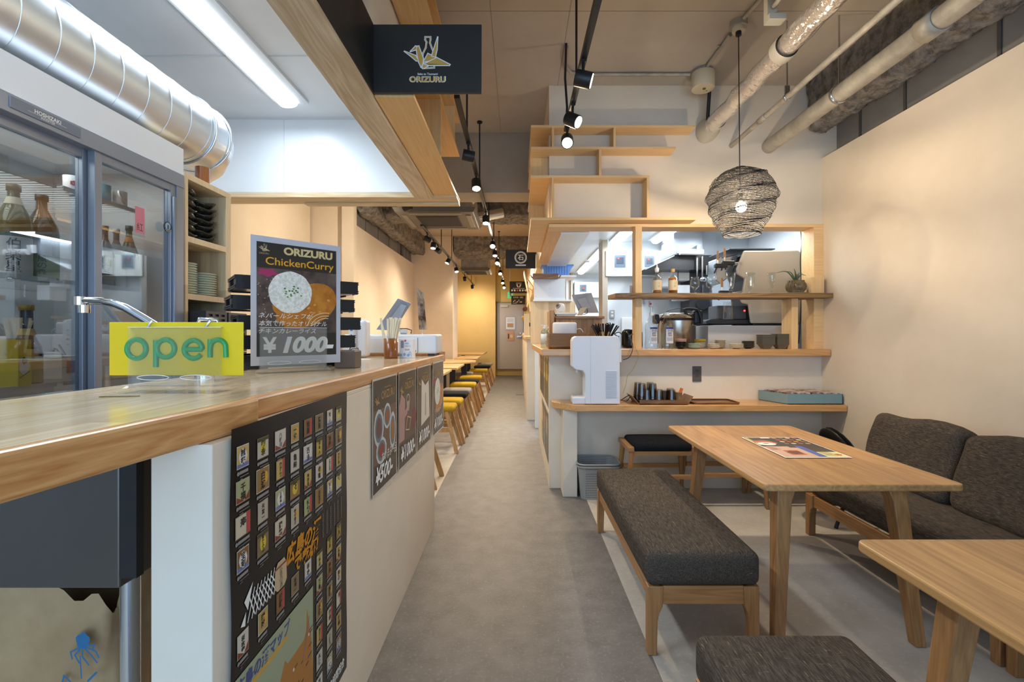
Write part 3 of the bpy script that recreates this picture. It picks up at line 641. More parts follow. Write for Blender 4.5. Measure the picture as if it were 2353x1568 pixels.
f_.rect(.195, .015, .296, .10, C('#e9e3a0', .4), 1); f_.rect(.195, .10, .296, .21, C('#453c34', .4), 1); f_.poly([(.165, .015), (.2, .015), (.2, .21), (.165, .23)], C('#4a63a8', .4), 2)
f_.disc(.06, .29, .055, .05, C('#b8673a', .4), 2, 20, 0, .1); f_.disc(.055, .262, .045, .032, C('#ece9e2', .4), 3); f_.disc(.055, .27, .015, .008, C('#6f8a3c', .4), 4)
f_.rect(.06, .05, .13, .13, C('#a8623c', .4), 2); f_.disc(.095, .09, .03, .03, C('#6f3a22', .4), 3, 14, 0, .2)
for i in range(4):
    for j in range(4): f_.disc(.16 + .036 * i, .39 - .04 * j, .013, .012, C(['#c98b5a', '#b5583a', '#d8c7a0', '#8f6a3c'][(i * 3 + j) % 4], .4), 2, 10)
f_.rect(.09, .385, .14, .41, C('#d8d6d2', .4), 2); f_.text('ORIZURU', .02, .385, .014, GOLD, 3, .06); f_.rect(.01, .24, .02, .40, C('#d9c93c', .4), 2)
for i in range(5): f_.line([(.02, .19 - .012 * i), (.05 + .01 * (i % 3), .19 - .012 * i)], .003, C('#8c3f2c', .4), 2)
for i in range(6): f_.line([(.21, .09 - .011 * i), (.25 + .006 * (i % 3), .09 - .011 * i)], .003, C('#6b5a2a', .4), 2)
f_.disc(.272, .05, .014, .018, C('#c46f2c', .4), 2, 12, 0, .2)
for i in range(o, len(b.v)):
    v = b.v[i]; l = (v.z - 0.663); b.v[i] = Vector((v.x, v.y, wavez((v.x - fx0) / W_, (v.y - fy0) / H_) + l * 2 + .0005))
solo('flyer', b, C('#efeae6', .4), 'printed food flyer with curry photos lying on the middle table', 'flyer', (1.36, 2.32, 0.66))
# ---- right sill counter (L-shaped) and the lower shelf
b = MB(); b.prism([(0.19, 3.60), (2.405, 3.60), (2.405, 3.86), (0.40, 3.86), (0.40, 5.48), (0.17, 5.48)], 2, 1.053, 1.103)
solo('serving_counter', b, OAKX, 'oak serving counter ledge below the kitchen opening with bottles and bowls on it', 'counter', (1.2, 3.72, 1.053), bev=.004)
b = MB(); b.prism([(0.268, 3.718), (0.268, 3.60), (0.43, 3.42), (2.405, 3.42), (2.405, 3.718)], 2, 0.654, 0.702)
solo('lower_shelf', b, OAKX, 'oak waist-high shelf under the kitchen opening holding the water server', 'shelf', (1.2, 3.6, 0.654), bev=.005)
b = MB(); b.prism([(X(1408, 3.6), 3.80), (X(1408, 3.6) + .02, 3.60), (X(1450, 3.6), 3.57), (1.4, 3.575), (2.0, 3.57), (2.405, 3.575), (2.405, 3.80)], 2, 1.497, 1.533)
solo('glass_shelf', b, LIVE, 'weathered wooden plank shelf across the kitchen opening holding glasses', 'shelf', (1.5, 3.7, 1.497), bev=.003)
# ---- stepped pine shelves above the opening
t = root('stepped_wall_shelf', 'stepped pine shelf unit wrapping the wall corner above the kitchen opening', 'shelf', (0.3, 3.8, 2.09))
for zt, xr, ye in ((2.813, 1.358, 4.68), (2.648, 1.21, 4.68), (2.43, 1.01, 4.6), (2.108, 1.366, 5.0)):
    b = MB(); b.prism([(0.106, 3.58), (xr, 3.58), (xr, YB - .001), (0.253, YB - .001), (0.253, ye), (0.106, ye)], 2, zt - .018, zt); part('shelf_board', b, PINEX, t, bev=.001)
for x, z0, z1 in ((.265, 2.648, 2.795), (.735, 2.648, 2.795), (.625, 2.43, 2.63), (.265, 2.108, 2.412), (.99, 2.108, 2.412)):
    b = MB(); b.box(x, x + .018, 3.583, YB - .001, z0, z1); part('divider', b, PINEZ, t, bev=.001)
for y, z0, z1 in ((4.0, 2.648, 2.795), (3.76, 2.43, 2.63), (4.35, 2.108, 2.412)):
    b = MB(); b.box(.108, .253, y, y + .018, z0, z1); part('divider', b, PINEZ, t, bev=.001)
# left counterpart over the counter
t = root('counter_wall_shelf', 'stepped pine shelf boards on the beam wall above the left counter', 'shelf', (-0.56, 3.2, 2.3))
for zt, ys, ye in ((2.318, 2.14, 3.85), (2.69, 2.35, 3.85), (2.965, 1.5, 3.85), (3.15, 1.9, 3.85)):
    b = MB(); b.box(-0.648, -0.47, ys, ye, zt - .018, zt); part('shelf_board', b, PINEY, t, bev=.001)
for y, z0, z1 in ((2.9, 2.318, 2.672), (3.55, 2.69, 2.947)):
    b = MB(); b.box(-.64, -.47, y, y + .018, z0, z1); part('divider', b, PINEZ, t, bev=.001)
# ---- stools below the lower shelf
def stool_a(name='low_stool', label=''):
    t = root(name, label, 'stool', (0, 0, 0))
    b = MB(); b.rbox(-.205, .205, -.15, .15, .405, .465, .025, puff=.008); part('seat_cushion', b, FABD, t, local=True)
    for s in (-1, 1):
        b = MB(); b.box(min(s * .20, s * .245), max(s * .20, s * .245), -.16, .16, .405, .440); part('side_rail', b, TBY, t, bev=.006, local=True)
        b = MB(); b.box(-.2, .2, s * .13 - .01, s * .13 + .01, .375, .405); part('seat_rail', b, TBX, t, bev=.002, local=True)
        b = MB(); b.box(-.21, .21, s * .145 - .009, s * .145 + .009, .215, .245); part('stretcher', b, TBX, t, bev=.002, local=True)
        for q in (-1, 1):
            b = MB(); b.cyl((s * .245, q * .17, 0), (s * .215, q * .13, .41), .013, .019, 14); part('leg', b, TBZ, t, local=True)
    return t
s0 = stool_a('low_stool', 'black cushioned wooden stool beside the grey basket under the shelf'); s0.location = (1.01, 3.40, 0)
dup(s0, (1.50, 3.44, 0), 'black cushioned wooden stool half hidden behind the far end of the middle table')
dup(s0, (2.02, 3.44, 0), 'wooden stool under the right end of the shelf, only its left legs showing')
# black round-backed folding chair
t = root('folding_chair', 'black padded round back of a chair leaning in the corner by the right wall', 'chair', (2.15, 3.2, 0))
b = MB(); b.sph((0, 0, 0), .165, 12, None, (.16, .95, 1)); b.xf(Matrix.Translation((2.10, 3.08, 0.45)) @ Matrix.Rotation(math.radians(-24), 4, 'Y')); part('back_pad', b, C('#17150f', .35, name='black_leatherette'), t)
b = MB(); b.sph((0, 0, 0), .17, 10, None, (.06, 1, 1)); b.xf(Matrix.Translation((2.13, 3.08, 0.452)) @ Matrix.Rotation(math.radians(-24), 4, 'Y')); part('back_shell', b, C('#2c2b2a', .4), t)
for y in (2.95, 3.20):
    b = MB(); b.tube([(2.0, y, 0), (2.12, y, 0.33), (2.17, y, 0.48)], .011, 8); part('frame_tube', b, BLK, t)
b = MB(); b.sph((1.97, 3.06, .30), .15, 10, None, (1, 1, .14)); part('seat_pad', b, C('#17150f', .35), t)
# grey woven baskets
def basket(z0, h, label):
    x0, x1, y0, y1 = X(1330, 3.45), X(1424, 3.45) , 3.43, 3.70
    b = MB(); n = 44; rings = []
    for j in range(15):
        k = j / 14; z = z0 + h * k; ins = .022 * (1 - k)
        r = rrect(x0 + ins, x1 - ins, y0 + ins, y1 - ins, .05, 10); rings.append([(p[0], p[1], z) for p in r])
    N = len(rings[0]); vs_ = [p for r in rings for p in r]; fs = []
    gb = C('#9c9d9a', .5, name='grey_plastic'); hole = C('#55575a', .7)
    b.add(vs_, [(j * N + i, j * N + (i + 1) % N, (j + 1) * N + (i + 1) % N, (j + 1) * N + i) for j in range(14) for i in range(N)], gb, True)
    b.add(rings[0], [tuple(range(N))[::-1]], gb)
    r = rrect(x0 - .008, x1 + .008, y0 - .008, y1 + .0, .055, 10); b.tube([(p[0], p[1], z0 + h) for p in r], .006, 8, gb, True)
    for j in range(1, 14):
        z = z0 + h * j / 14; ins = .022 * (1 - j / 14)
        if j in (12,): continue
        for i in range(20):
            xx = x0 + .05 + (x1 - x0 - .1) * i / 20; b.add([(xx, y0 + ins - .0012, z), (xx + .006, y0 + ins - .0012, z), (xx + .006, y0 + ins - .0012, z + .004), (xx, y0 + ins - .0012, z + .004)], [(0, 1, 2, 3)], hole)
            b.add([(xx, y1 - ins - .0022, z), (xx + .006, y1 - ins - .0022, z), (xx + .006, y1 - ins - .0022, z + .004), (xx, y1 - ins - .0022, z + .004)], [(0, 1, 2, 3)], hole)
    return solo('basket', b, gb, label, 'basket', ((x0 + x1) / 2, 3.56, z0), 'nested grey baskets')
basket(0.0, .245, 'grey woven plastic basket on the floor beside the white support, lower of the nested two')
basket(0.03, .235, 'grey woven plastic basket nested in another, upper one with the rim on top')
# ================================================================ SIGNS, POSTERS, LAMPS, PIPES
# ---- black hanging sign with crane
t = root('hanging_sign', 'black folded metal sign with a golden paper crane hanging from the beam over the counter', 'sign', (-0.64, 2.13, 2.3))
sgx0, sgx1 = X(860, 2.13), X(1107, 2.13); sz0, sz1 = Z(217, 2.13), Z(61, 2.13); sgm = C('#242423', .5, name='black_powder_coat')
b = MB(); b.box(sgx0, sgx1, 2.115, 2.13, sz0, sz1)
part('sign_panel', b, sgm, t, bev=.001)
b = MB(); b.box(-0.652, -0.646, 1.1, 2.13, sz0 + .0, sz1); part('mounting_plate', b, sgm, t)
kk = (sgx1 - sgx0) / 870
b = MB(); f_ = Flat(b, (sgx0, 2.1145, sz0), (1, 0, 0), (0, 0, 1)); crane(f_, 250 * kk, (745 - 552) * kk, 370 * kk)
f_.text('Sake to Tsumami', 437 * kk, (745 - 603) * kk, 17 * kk, PWH, 2, None, 'c', bold=.02)
f_.text('ORIZURU', 290 * kk, (745 - 659) * kk, 44 * kk, PWH, 2, 294 * kk, 'f', bold=.055, res=5); f_.text('ORIZURU', 297 * kk, (745 - 657) * kk, 40 * kk, GOLD, 4, 280 * kk, 'f', bold=.03, res=5)
part('sign_emblem', b, GOLD, t, label='golden crane emblem and lettering')
# ---- signs further down the passage
def psign(label, px0, px1, py0, py1, Y, kind):
    x0, x1, z0, z1 = X(px0, Y), X(px1, Y), Z(py1, Y), Z(py0, Y)
    t = root('projecting_sign', label, 'sign', ((x0 + x1) / 2, Y, z0)); b = MB(); b.box(x0, x1, Y, Y + .02, z0, z1)
    b.box(x1 - .02, x1 + .004, Y, Y + .15, z1 - .05, z1); part('sign_panel', b, sgm, t)
    b = MB(); f_ = Flat(b, (x0, Y - .0008, z0), (1, 0, 0), (0, 0, 1), .0008); W_, H_ = x1 - x0, z1 - z0; cx, cy = W_ / 2, H_ / 2
    if kind == 0:
        f_.ring(cx, cy + .02, H_ * .33, .012, PWH); f_.ring(cx, cy + .02, H_ * .27, .006, PWH); f_.text('石', cx, cy - .02, H_ * .32, PWH, 2, None, 'c', bold=.02); f_.line([(cx - .06, H_ * .17), (cx + .06, H_ * .17)], .018, PWH)
    elif kind == 1:
        f_.line([(cx - .05, H_ * .85), (cx + .05, H_ * .85)], .012, PWH); f_.poly([(cx - .055, H_ * .75), (cx - .03, H_ * .5), (cx + .03, H_ * .5), (cx + .055, H_ * .75)], PWH); f_.disc(cx, H_ * .66, .022, .026, sgm, 2)
        for i in range(6): f_.disc(cx - .14 + .056 * i, H_ * .24, .02, .022, C('#d8564a') if i == 2 else PWH, 2, 8, 0, .2)
        f_.line([(cx - .12, H_ * .4), (cx + .12, H_ * .4)], .008, PWH)
    else:
        f_.text('日本酒・焼酎', cx, H_ * .74, H_ * .14, PWH, 2, W_ * .7, 'c')
        for i in range(7): f_.disc(.06 + .035 * i, H_ * (.35 + .12 * math.sin(i * 2)), .012, .018, C('#e08a5a') if i == 2 else PWH, 2, 7, 0, .3)
        f_.line([(W_ * .1, H_ * .15), (W_ * .4, H_ * .12)], .008, PWH)
    part('sign_print', b, PWH, t)
psign('black projecting sign with a round white ring emblem over the passage', 1162, 1231, 574, 617, 6.2, 0)
psign('black projecting sign with a white bowl emblem and red dot down the passage', 1171, 1213, 647, 674, 9.8, 1)
psign('small blackboard with chalk writing hanging by the end door', 1175, 1207, 680, 700, 12.5, 2)
b = MB(); gx, gz = X(1166, 13.5), Z(685, 13.5); b.box(gx, gx + .16, 13.48, 13.56, gz, gz + .17, C('#2fae72', .4, emit=1.2, name='exit_green')); f_ = Flat(b, (gx, 13.479, gz), (1, 0, 0), (0, 0, 1), .001)
f_.rect(.06, .02, .14, .15, PWH); f_.disc(.09, .12, .015, .015, C('#1f8a56')); f_.line([(.07, .1), (.1, .08), (.08, .03)], .018, C('#1f8a56'), 2); b.box(gx + .06, gx + .08, 13.5, 13.52, gz + .17, CZ, WHT)
solo('exit_sign', b, WHT, 'green emergency exit sign with a running figure above the end door', 'sign', (gx, 13.5, gz))
b = MB(); x0, x1 = X(1161, 13.79), X(1185, 13.79); b.box(x0, x1, 13.785, 13.796, Z(759, 13.79), Z(727, 13.79), C('#b9b6b0', .2)); f_ = Flat(b, (x0, 13.784, Z(759, 13.79)), (1, 0, 0), (0, 0, 1), .001); f_.rect(.02, .03, .28, .38, C('#e9e9e6', .15)); f_.rect(.06, .08, .24, .2, C('#c9a077')); f_.rect(.06, .24, .24, .34, C('#d8dcdf'))
solo('door_notice', b, PWH, 'shiny laminated notice taped to the end door', 'poster', (0, 13.79, 1.4))
b = MB(); x0, x1 = X(1165, 13.79), X(1181, 13.79); b.box(x0, x1, 13.785, 13.796, Z(783, 13.79), Z(761, 13.79), C('#dba98a', .5)); f_ = Flat(b, (x0, 13.784, Z(783, 13.79)), (1, 0, 0), (0, 0, 1), .001); f_.rect(.03, .05, .06, .2, BLK); f_.disc(.13, .13, .04, .05, C('#e9d9bb'))
solo('drink_notice', b, PWH, 'small orange notice with a bottle picture below the shiny one on the end door', 'poster', (0, 13.79, 1.1))
# ---- price posters on the counter front
def cfront(Y): return -0.548 + (Y - 0.975) * (0.078 / 2.105) + .003
CBG = mottled('dark_plate_photo', '#3a2f2c', '#6b5a52', 18, .3, 6); CSA = mottled('curry_photo', '#a85f16', '#c98530', 28, .3, 5); CRI = mottled('rice_photo', '#d4d3c6', '#f1f0e8', 110, .5, 3, lo=.4, hi=.6)
def curry(f_, x0, y0, x1, y1, l=2):
    w_, h_ = x1 - x0, y1 - y0
    f_.rect(x0, y0, x1, y1, CBG, l)
    random.seed(3)
    for i in range(60): f_.disc(x0 + w_ * random.uniform(.01, .35), y0 + h_ * random.uniform(.15, .85), .0022, .0016, C('#b9a58a', .4), l + 1, 5)
    f_.disc(x0 + w_ * .12, y0 + h_ * .93, w_ * .11, h_ * .06, C('#a3305f', .4), l + 1, 20, 0, .2)
    sauce = []
    for i in range(32):
        a = 2 * math.pi * i / 32; sauce.append((x0 + w_ * (.61 + .39 * math.cos(a)), y0 + h_ * (.40 + .42 * math.sin(a + .4) * (1 if math.sin(a) > 0 else .8))))
    f_.poly([(min(x1, max(x0, p[0])), min(y1, max(y0, p[1]))) for p in sauce], CSA, l + 1)
    f_.disc(x0 + w_ * .33, y0 + h_ * .40, w_ * .15, h_ * .14, CSA, l + 2)
    f_.disc(x0 + w_ * .40, y0 + h_ * .64, w_ * .268, w_ * .268, CRI, l + 3, 40, 0, .012, 9)
    for i in range(46): a = random.uniform(0, 6.28); r = random.random() ** .5; f_.disc(x0 + w_ * (.41 + .26 * r * math.cos(a)), y0 + h_ * (.64 + .27 * r * math.sin(a)), .0022, .0011, C('#d3d2c6', .5), l + 4, 5)
    for i in range(16): f_.disc(x0 + w_ * (.44 + .055 * random.gauss(0, 1)), y0 + h_ * (.64 + .05 * random.gauss(0, 1)), .004, .003, C(['#3f6b2c', '#5f8f3e'][i % 2], .5), l + 5, 6, 0, .3)
    for r in (.16, .20, .25):
        f_.line([(x0 + w_ * (.86 + r * math.cos(a)), y0 + h_ * (.08 + r * 1.0 * math.sin(a))) for a in [math.pi * (.45 + .5 * i / 9) for i in range(10)]], .0026, C('#e3cfa0', .4), l + 3)
    for i in range(8): f_.disc(x0 + w_ * random.uniform(.6, .9), y0 + h_ * random.uniform(.2, .6), .006, .004, C('#d79a4c', .35), l + 2, 7, 0, .3)
def price_poster(i, Y0, Y1, price, label, picture):
    x0, x1 = cfront(Y0) , cfront(Y1); d = Vector((x1 - x0, Y1 - Y0, 0)); W_ = d.length; H_ = .428; z0 = .628
    t = root('price_poster', label, 'poster', ((x0 + x1) / 2, (Y0 + Y1) / 2, z0), 'laminated menu posters on the counter front')
    b = MB(); f_ = Flat(b, (x0, Y0, z0), d, (0, 0, 1), .00022); f_.rect(0, 0, W_, H_, C('#cfc9c0', .15), 0)
    f_.poly([(0, 0), (0, H_), (W_, H_), (W_, 0)], C('#cfc9c0', .3), -1)
    f_.rect(.008, .008, W_ - .008, H_ - .008, C('#38312c', .25), 1); crane(f_, .02, H_ - .10, .06, 2, C('#b9924e', .4), C('#8f8578', .4)); f_.text('ORIZURU', .10, H_ - .085, .032, C('#a9854a', .4), 2, .17, bold=.01)
    f_.rect(.13, H_ - .045, .22, H_ - .04, C('#8a6d40'), 2); part('poster_sheet', b, PBK, t)
    b = MB(); f_ = Flat(b, (x0, Y0, z0), d, (0, 0, 1), .00022); picture(f_, W_, H_); part('poster_picture', b, PBK, t)
    b = MB(); f_ = Flat(b, (x0, Y0, z0), d, (0, 0, 1), .00022); f_.text(price, .03, .035, .062, PWH, 8, W_ - .06, 'l', .3, bold=.03); part('poster_price', b, PWH, t)
    return t
cerW = C('#c8cfd2', .3); cerB = C('#5d7480', .3)
def pic_a(f_, W_, H_):
    f_.rect(.008, .11, W_ - .008, H_ - .12, C('#6d5446', .35), 2)
    for cx, cy, rx, ry, c_ in ((.07, .24, .055, .07, '#6f4a45'), (.17, .27, .045, .05, '#9a5a3a'), (.10, .15, .06, .05, '#8a3f35'), (.24, .20, .04, .075, '#a86f3a')):
        f_.disc(cx, cy, rx, ry, cerW, 3, 26, 0, .03, 12); f_.disc(cx, cy, rx * .78, ry * .78, cerB, 4); f_.disc(cx, cy, rx * .55, ry * .55, C(c_, .4), 5, 14, 0, .1)
    f_.text('おつまみ一品', .10, .105, .032, PWH, 6, .19, 'l', .2)
def pic_b(f_, W_, H_):
    f_.rect(.008, .11, W_ - .008, H_ - .11, C('#5e4a42', .35), 2); f_.poly([(.01, .12), (.09, .12), (.10, .30), (.04, .33), (.01, .28)], C('#b58f88', .4), 3); f_.disc(.26, .19, .04, .05, C('#7a3a40', .4), 3)
    f_.ring(.15, .29, .028, .005, cerW, 4); f_.poly([(.12, .285), (.18, .285), (.165, .24), (.135, .24)], C('#a99a90', .3), 4); f_.line([(.11, .16), (.17, .15), (.20, .20), (.14, .215), (.11, .16)], .005, C('#d9b98c', .4), 4)
    f_.text('日本酒', .04, .34, .022, C('#b7a48c'), 4, vert=True); f_.line([(.06, .22), (.12, .24)], .03, C('#b58f88', .4), 4)
def pic_c(f_, W_, H_):
    f_.rect(.008, .11, W_ - .008, H_ - .11, C('#575049', .35), 2); f_.poly([(.08, .12), (.27, .14), (.25, .34), (.17, .32), (.09, .36)], C('#dcd6cc', .4), 3); f_.poly([(.16, .16), (.19, .16), (.185, .28), (.165, .28)], C('#a8a39c', .4), 4); f_.rect(.03, .15, .05, .28, C('#7a6f63'), 3)
def pic_d(f_, W_, H_): curry(f_, .008, .11, W_ - .008, H_ - .10, 2); f_.text('チキンカレー', .05, .125, .022, PWH, 8, .2, 'l', .2)
price_poster(0, 1.685, 1.985, '¥500-', 'snack poster priced 500 yen on the counter front, nearest of the four price posters', pic_a)
price_poster(1, 2.01, 2.31, '¥1000-', 'sake cup poster priced 1000 yen, second nearest on the counter front', pic_b)
price_poster(2, 2.33, 2.63, '¥1000-', 'poster with a pale bottle shape priced 1000 yen, third along the counter front', pic_c)
price_poster(3, 2.69, 3.0, '¥1000-', 'curry poster priced 1000 yen at the far end of the counter front', pic_d)
# ---- big sake map poster
px_ = -0.5265; PY0, PY1 = 0.857, 1.442; PW, PH = PY1 - PY0, .847; pz0 = .198
t = root('sake_map_poster', 'large black poster of sake labels and a regional map on the white counter wall', 'poster', (px_, 1.15, pz0))
b = MB(); n = 24
def wv(u, v): return px_ + .004 + .0004 * math.sin(u * 11) * (0.4 + v)
g = []
for j in range(13):
    for i in range(n + 1): u, v = i / n, j / 12; yy = PY0 + PW * u + .003 * math.sin(v * 14) * (1 if u > .9 or u < .1 else 0); g.append((wv(u, v), yy, pz0 + PH * v))
b.add(g, [(j * (n + 1) + i, j * (n + 1) + i + 1, (j + 1) * (n + 1) + i + 1, (j + 1) * (n + 1) + i) for j in range(12) for i in range(n)], C('#1a1817', .22, name='glossy_black_poster'), True)
part('poster_sheet', b, PBK, t)
b = MB(); fp = Flat(b, (0, PY0, pz0), (0, 1, 0), (0, 0, 1), .0002)
def PX(a): return a * PW
pal = ['#c4a965', '#b5985a', '#cfc4ac', '#957545', '#cfc9bc', '#857050', '#a8ab7c', '#c4beb2', '#87603a', '#b8ae9a']
INK = C('#221d1a', .5); CAP = C('#8f8c88', .5)
marks = ['誠鏡', '御幸', '八幡川', '一代', '旭鳳', '蓬莱', '酔心', '月', '千福', '白鴻', '賀茂鶴', '亀齢', '西條', '福美人', '神雷', '三谷春', '寿', '天寶一', '比婆美人', '花', '美和桜', '老亀', '菱正宗', '賀茂泉', '宝剣', '雨後の月', '龍勢', '夜の帝王', '竹鶴', '白牡丹', '富久長', '幻', '桜吹雪', '瑞冠', '超群', '本洲一', '華鳩', '三輪桜', '鶴亀', '水龍', '同期の桜', '久保', '弥山', '宝寿', '金泉']
random.seed(11); mi = 0
def cell(cx, cy, w_, h_, k):
    bg_ = C(pal[(k * 7) % len(pal)], .4); rim = C(['#d9d4c8', '#7c6a48', '#b9b09c'][k % 3], .4)
    fp.rect(cx - w_ / 2 - .0015, cy - h_ / 2 - .0015, cx + w_ / 2 + .0015, cy + h_ / 2 + .0015, rim, 2); fp.rect(cx - w_ / 2, cy - h_ / 2, cx + w_ / 2, cy + h_ / 2, bg_, 3)
    q = k % 6
    if q == 0: fp.disc(cx, cy, w_ * .36, h_ * .38, C('#dedbd6', .4), 4, 18, 0, .06, 6); fp.rect(cx - w_ / 2, cy - h_ / 2, cx + w_ / 2, cy - h_ * .32, C('#6b78a8', .4), 4)
    elif q == 1: fp.rect(cx - w_ / 2, cy + h_ * .34, cx + w_ / 2, cy + h_ / 2, C('#454a2c', .4), 4); fp.disc(cx, cy, w_ * .28, h_ * .34, C('#d8c040', .4), 4)
    elif q == 2: fp.poly([(cx - w_ * .5, cy - h_ * .2), (cx + w_ * .1, cy - h_ * .5), (cx + w_ * .5, cy - h_ * .1), (cx + w_ * .5, cy - h_ * .5), (cx - w_ * .5, cy - h_ * .5)], C('#8a3f30', .4), 4)
    elif q == 3: fp.disc(cx + w_ * .22, cy + h_ * .05, w_ * .2, h_ * .26, C('#d9a94a', .4), 4)
    elif q == 4: fp.rect(cx + w_ * .22, cy - h_ / 2, cx + w_ / 2, cy + h_ / 2, C('#b94a4a', .4), 4)
    mk = marks[k % len(marks)]; hh = min(h_ * .8 / len(mk), w_ * .42); fp.text(mk, cx, cy + h_ * .38 - hh, hh, INK, 5, vert=True, bold=.03, res=1)
    fp.disc(cx - w_ / 2 + .003, cy - h_ / 2 - .010, .004, .004, CAP, 2, 8); fp.line([(cx - w_ / 2 + .01, cy - h_ / 2 - .0095), (cx + w_ / 2 - .004, cy - h_ / 2 - .0095)], .006, CAP, 2)
    for r_ in (.0175, .0225): fp.line([(cx - w_ / 2 + .01, cy - h_ / 2 - r_), (cx + w_ / 2 - (.0 if r_ < .02 else .02), cy - h_ / 2 - r_)], .0022, C('#6f6c69', .5), 2)
us = [.063, .183, .307, .424, .54, .652, .77, .885]
for r in range(4):
    for i, u in enumerate(us):
        cell(PX(u), PH * (.932 - .077 * r), .036 + .005 * ((i + r) % 3), .040 + .005 * ((i * r) % 2), mi); mi += 1
for i, u in enumerate(us[:5]): cell(PX(u), PH * .512, .034, .042, mi); mi += 1
for j, u in enumerate((.655, .77, .885)):
    for r in range(6): cell(PX(u), PH * (.505 + .012 * j - .078 * r), .035, .042, mi); mi += 1
OR = C('#cf8a1c', .4, name='orange_brush')
fp.text('広島の酒', PX(.34), PH * .588, .036, OR, 3, .195, 'f', .25, bold=.04); fp.text('で乾杯!', PX(.42), PH * .546, .028, OR, 3, .13, 'f', .25, bold=.04)
for i in range(6):
    for j in range(14): fp.line([(PX(.69 + .045 * i), PH * (.635 - .0055 * j)), (PX(.69 + .045 * i) + .004, PH * (.635 - .0055 * j))], .0022, C('#8a8784', .5), 2)
for i in range(8): fp.line([(PX(.10 + .020 * i), PH * .600), (PX(.13 + .024 * i), PH * .552)], .0032, PWH, 3); fp.line([(PX(.13 + .022 * i), PH * .612), (PX(.09 + .024 * i), PH * .548)], .0028, PWH, 3)
fp.poly([(PX(.07), PH * .60), (PX(.12), PH * .63), (PX(.09), PH * .575)], PWH, 3); fp.poly([(PX(.05), PH * .552), (PX(.08), PH * .575), (PX(.075), PH * .545)], PWH, 3)
fp.poly([(PX(.262), PH * .555), (PX(.266), PH * .60), (PX(.285), PH * .617), (PX(.335), PH * .617), (PX(.352), PH * .60), (PX(.355), PH * .555), (PX(.335), PH * .543), (PX(.285), PH * .543)], C('#c9b08c', .5), 4); fp.text('広島の酒', PX(.31), PH * .590, .0125, INK, 5, vert=True); fp.line([(PX(.265), PH * .603), (PX(.352), PH * .603)], .004, C('#8a3f2c'), 5)
fp.rect(.001, .0, PX(.588), PH * .447, C('#9fa88a', .5, name='map_green'), 3)
fp.poly([(PX(.22), 0), (PX(.58), 0), (PX(.585), PH * .20), (PX(.57), PH * .30), (PX(.53), PH * .40), (PX(.49), PH * .36), (PX(.43), PH * .345), (PX(.36), PH * .36), (PX(.30), PH * .30), (PX(.26), PH * .22), (PX(.27), PH * .12)], C('#b07a3c', .5, name='map_land'), 4)
fp.line([(PX(.55), PH * .37), (PX(.49), PH * .27), (PX(.43), PH * .16), (PX(.40), 0)], .003, C('#6b6f9a'), 5)
for i in range(34): u, v = random.uniform(.30, .55), random.uniform(.02, .33); fp.disc(PX(u), PH * v, .004, .004, C(['#c0504a', '#4a62a0', '#e5e2da'][i % 3]), 5, 8); fp.line([(PX(u) + .006, PH * v), (PX(u) + .018, PH * v + .002)], .003, INK, 5)
fp.rect(.001, PH * .388, PX(.36), PH * .402, C('#c9a24c', .5), 5)
fp.text('広島の酒マップ', PX(.02), PH * .405, .024, C('#4a4f8a', .5), 6, PX(.36), 'f', .1, bold=.02)
fp.text('広島県酒造協同組合', PX(.60), PH * .030, .022, PWH, 4, PX(.36), 'f', .1, bold=.03)
for i in range(len(b.v)):
    v = b.v[i]; u_, v_ = (v.y - PY0) / PW, (v.z - pz0) / PH; v.x = wv(u_, v_) + (v.x) + .0006
part('poster_print', b, PWH, t)
# ---- leaflets on the right partition, facing the passage
def leaf(Y0, Y1, z0, z1, c1, c2, label):
    b = MB(); f_ = Flat(b, (.2515, Y1, z0), (0, -1, 0), (0, 0, 1), .0006); f_.rect(0, 0, Y1 - Y0, z1 - z0, C('#d8d2c6', .3)); f_.rect(.012, .012, Y1 - Y0 - .012, z1 - z0 - .012, C(c1, .3), 2); f_.rect(.03, (z1 - z0) * .5, Y1 - Y0 - .03, (z1 - z0) * .85, C(c2, .3), 3)
    f_.poly([(0, 0), (0, z1 - z0), (Y1 - Y0, z1 - z0), (Y1 - Y0, 0)], C('#d8d2c6', .3), 0)
    solo('leaflet', b, PWH, label, 'poster', (.2515, (Y0 + Y1) / 2, z0))
lc = [('#6b6a4a', '#c8a64c'), ('#8a7a52', '#c9b98a'), ('#4f5a56', '#a3744a'), ('#3f4440', '#9a8a6a')]
for i in range(4):
    Y0 = 3.80 + .33 * i; nm = ['nearest', 'second', 'third', 'farthest'][i]
    leaf(Y0, Y0 + .30, .62, 1.03, lc[i][0], lc[i][1], nm + ' leaflet in the upper row on the partition facing the passage')
    if i < 3: leaf(Y0, Y0 + .30, .17, .585, lc[3 - i][0], lc[3 - i][1], nm + ' leaflet in the lower row on the partition facing the passage')
# ---- lighting tracks
LAMPE = emis('lamp_glow', (1.0, 0.83, 0.55), 60)
def track(label, x, z, y0, y1, rods):
    t = root('lighting_track', label, 'lighting track', (x, (y0 + y1) / 2, z)); b = MB(); b.box(x - .016, x + .016, y0, y1, z, z + .022); part('rail', b, BLK, t, bev=.002)
    for y in rods: b = MB(); b.cyl((x, y, z + .02), (x, y, CZ), .0065, n=10); b.cyl((x, y, CZ - .012), (x, y, CZ), .025, n=14); part('suspension_rod', b, BLK, t)
    return t
track('black lighting track on the right hung below the ceiling near the pendant lamp', .331, 2.58, 0.6, 3.16, (1.3, 2.62))
track('black lighting track running down the middle of the passage ceiling', -.346, 2.575, 2.7, 12.8, (3.25, 4.35, 5.8, 7.0, 9.0, 11.5))
track('black lighting track along the left dining tables', -1.2, 2.575, 5.9, 13.2, (7.45, 8.64, 10.8, 12.3))
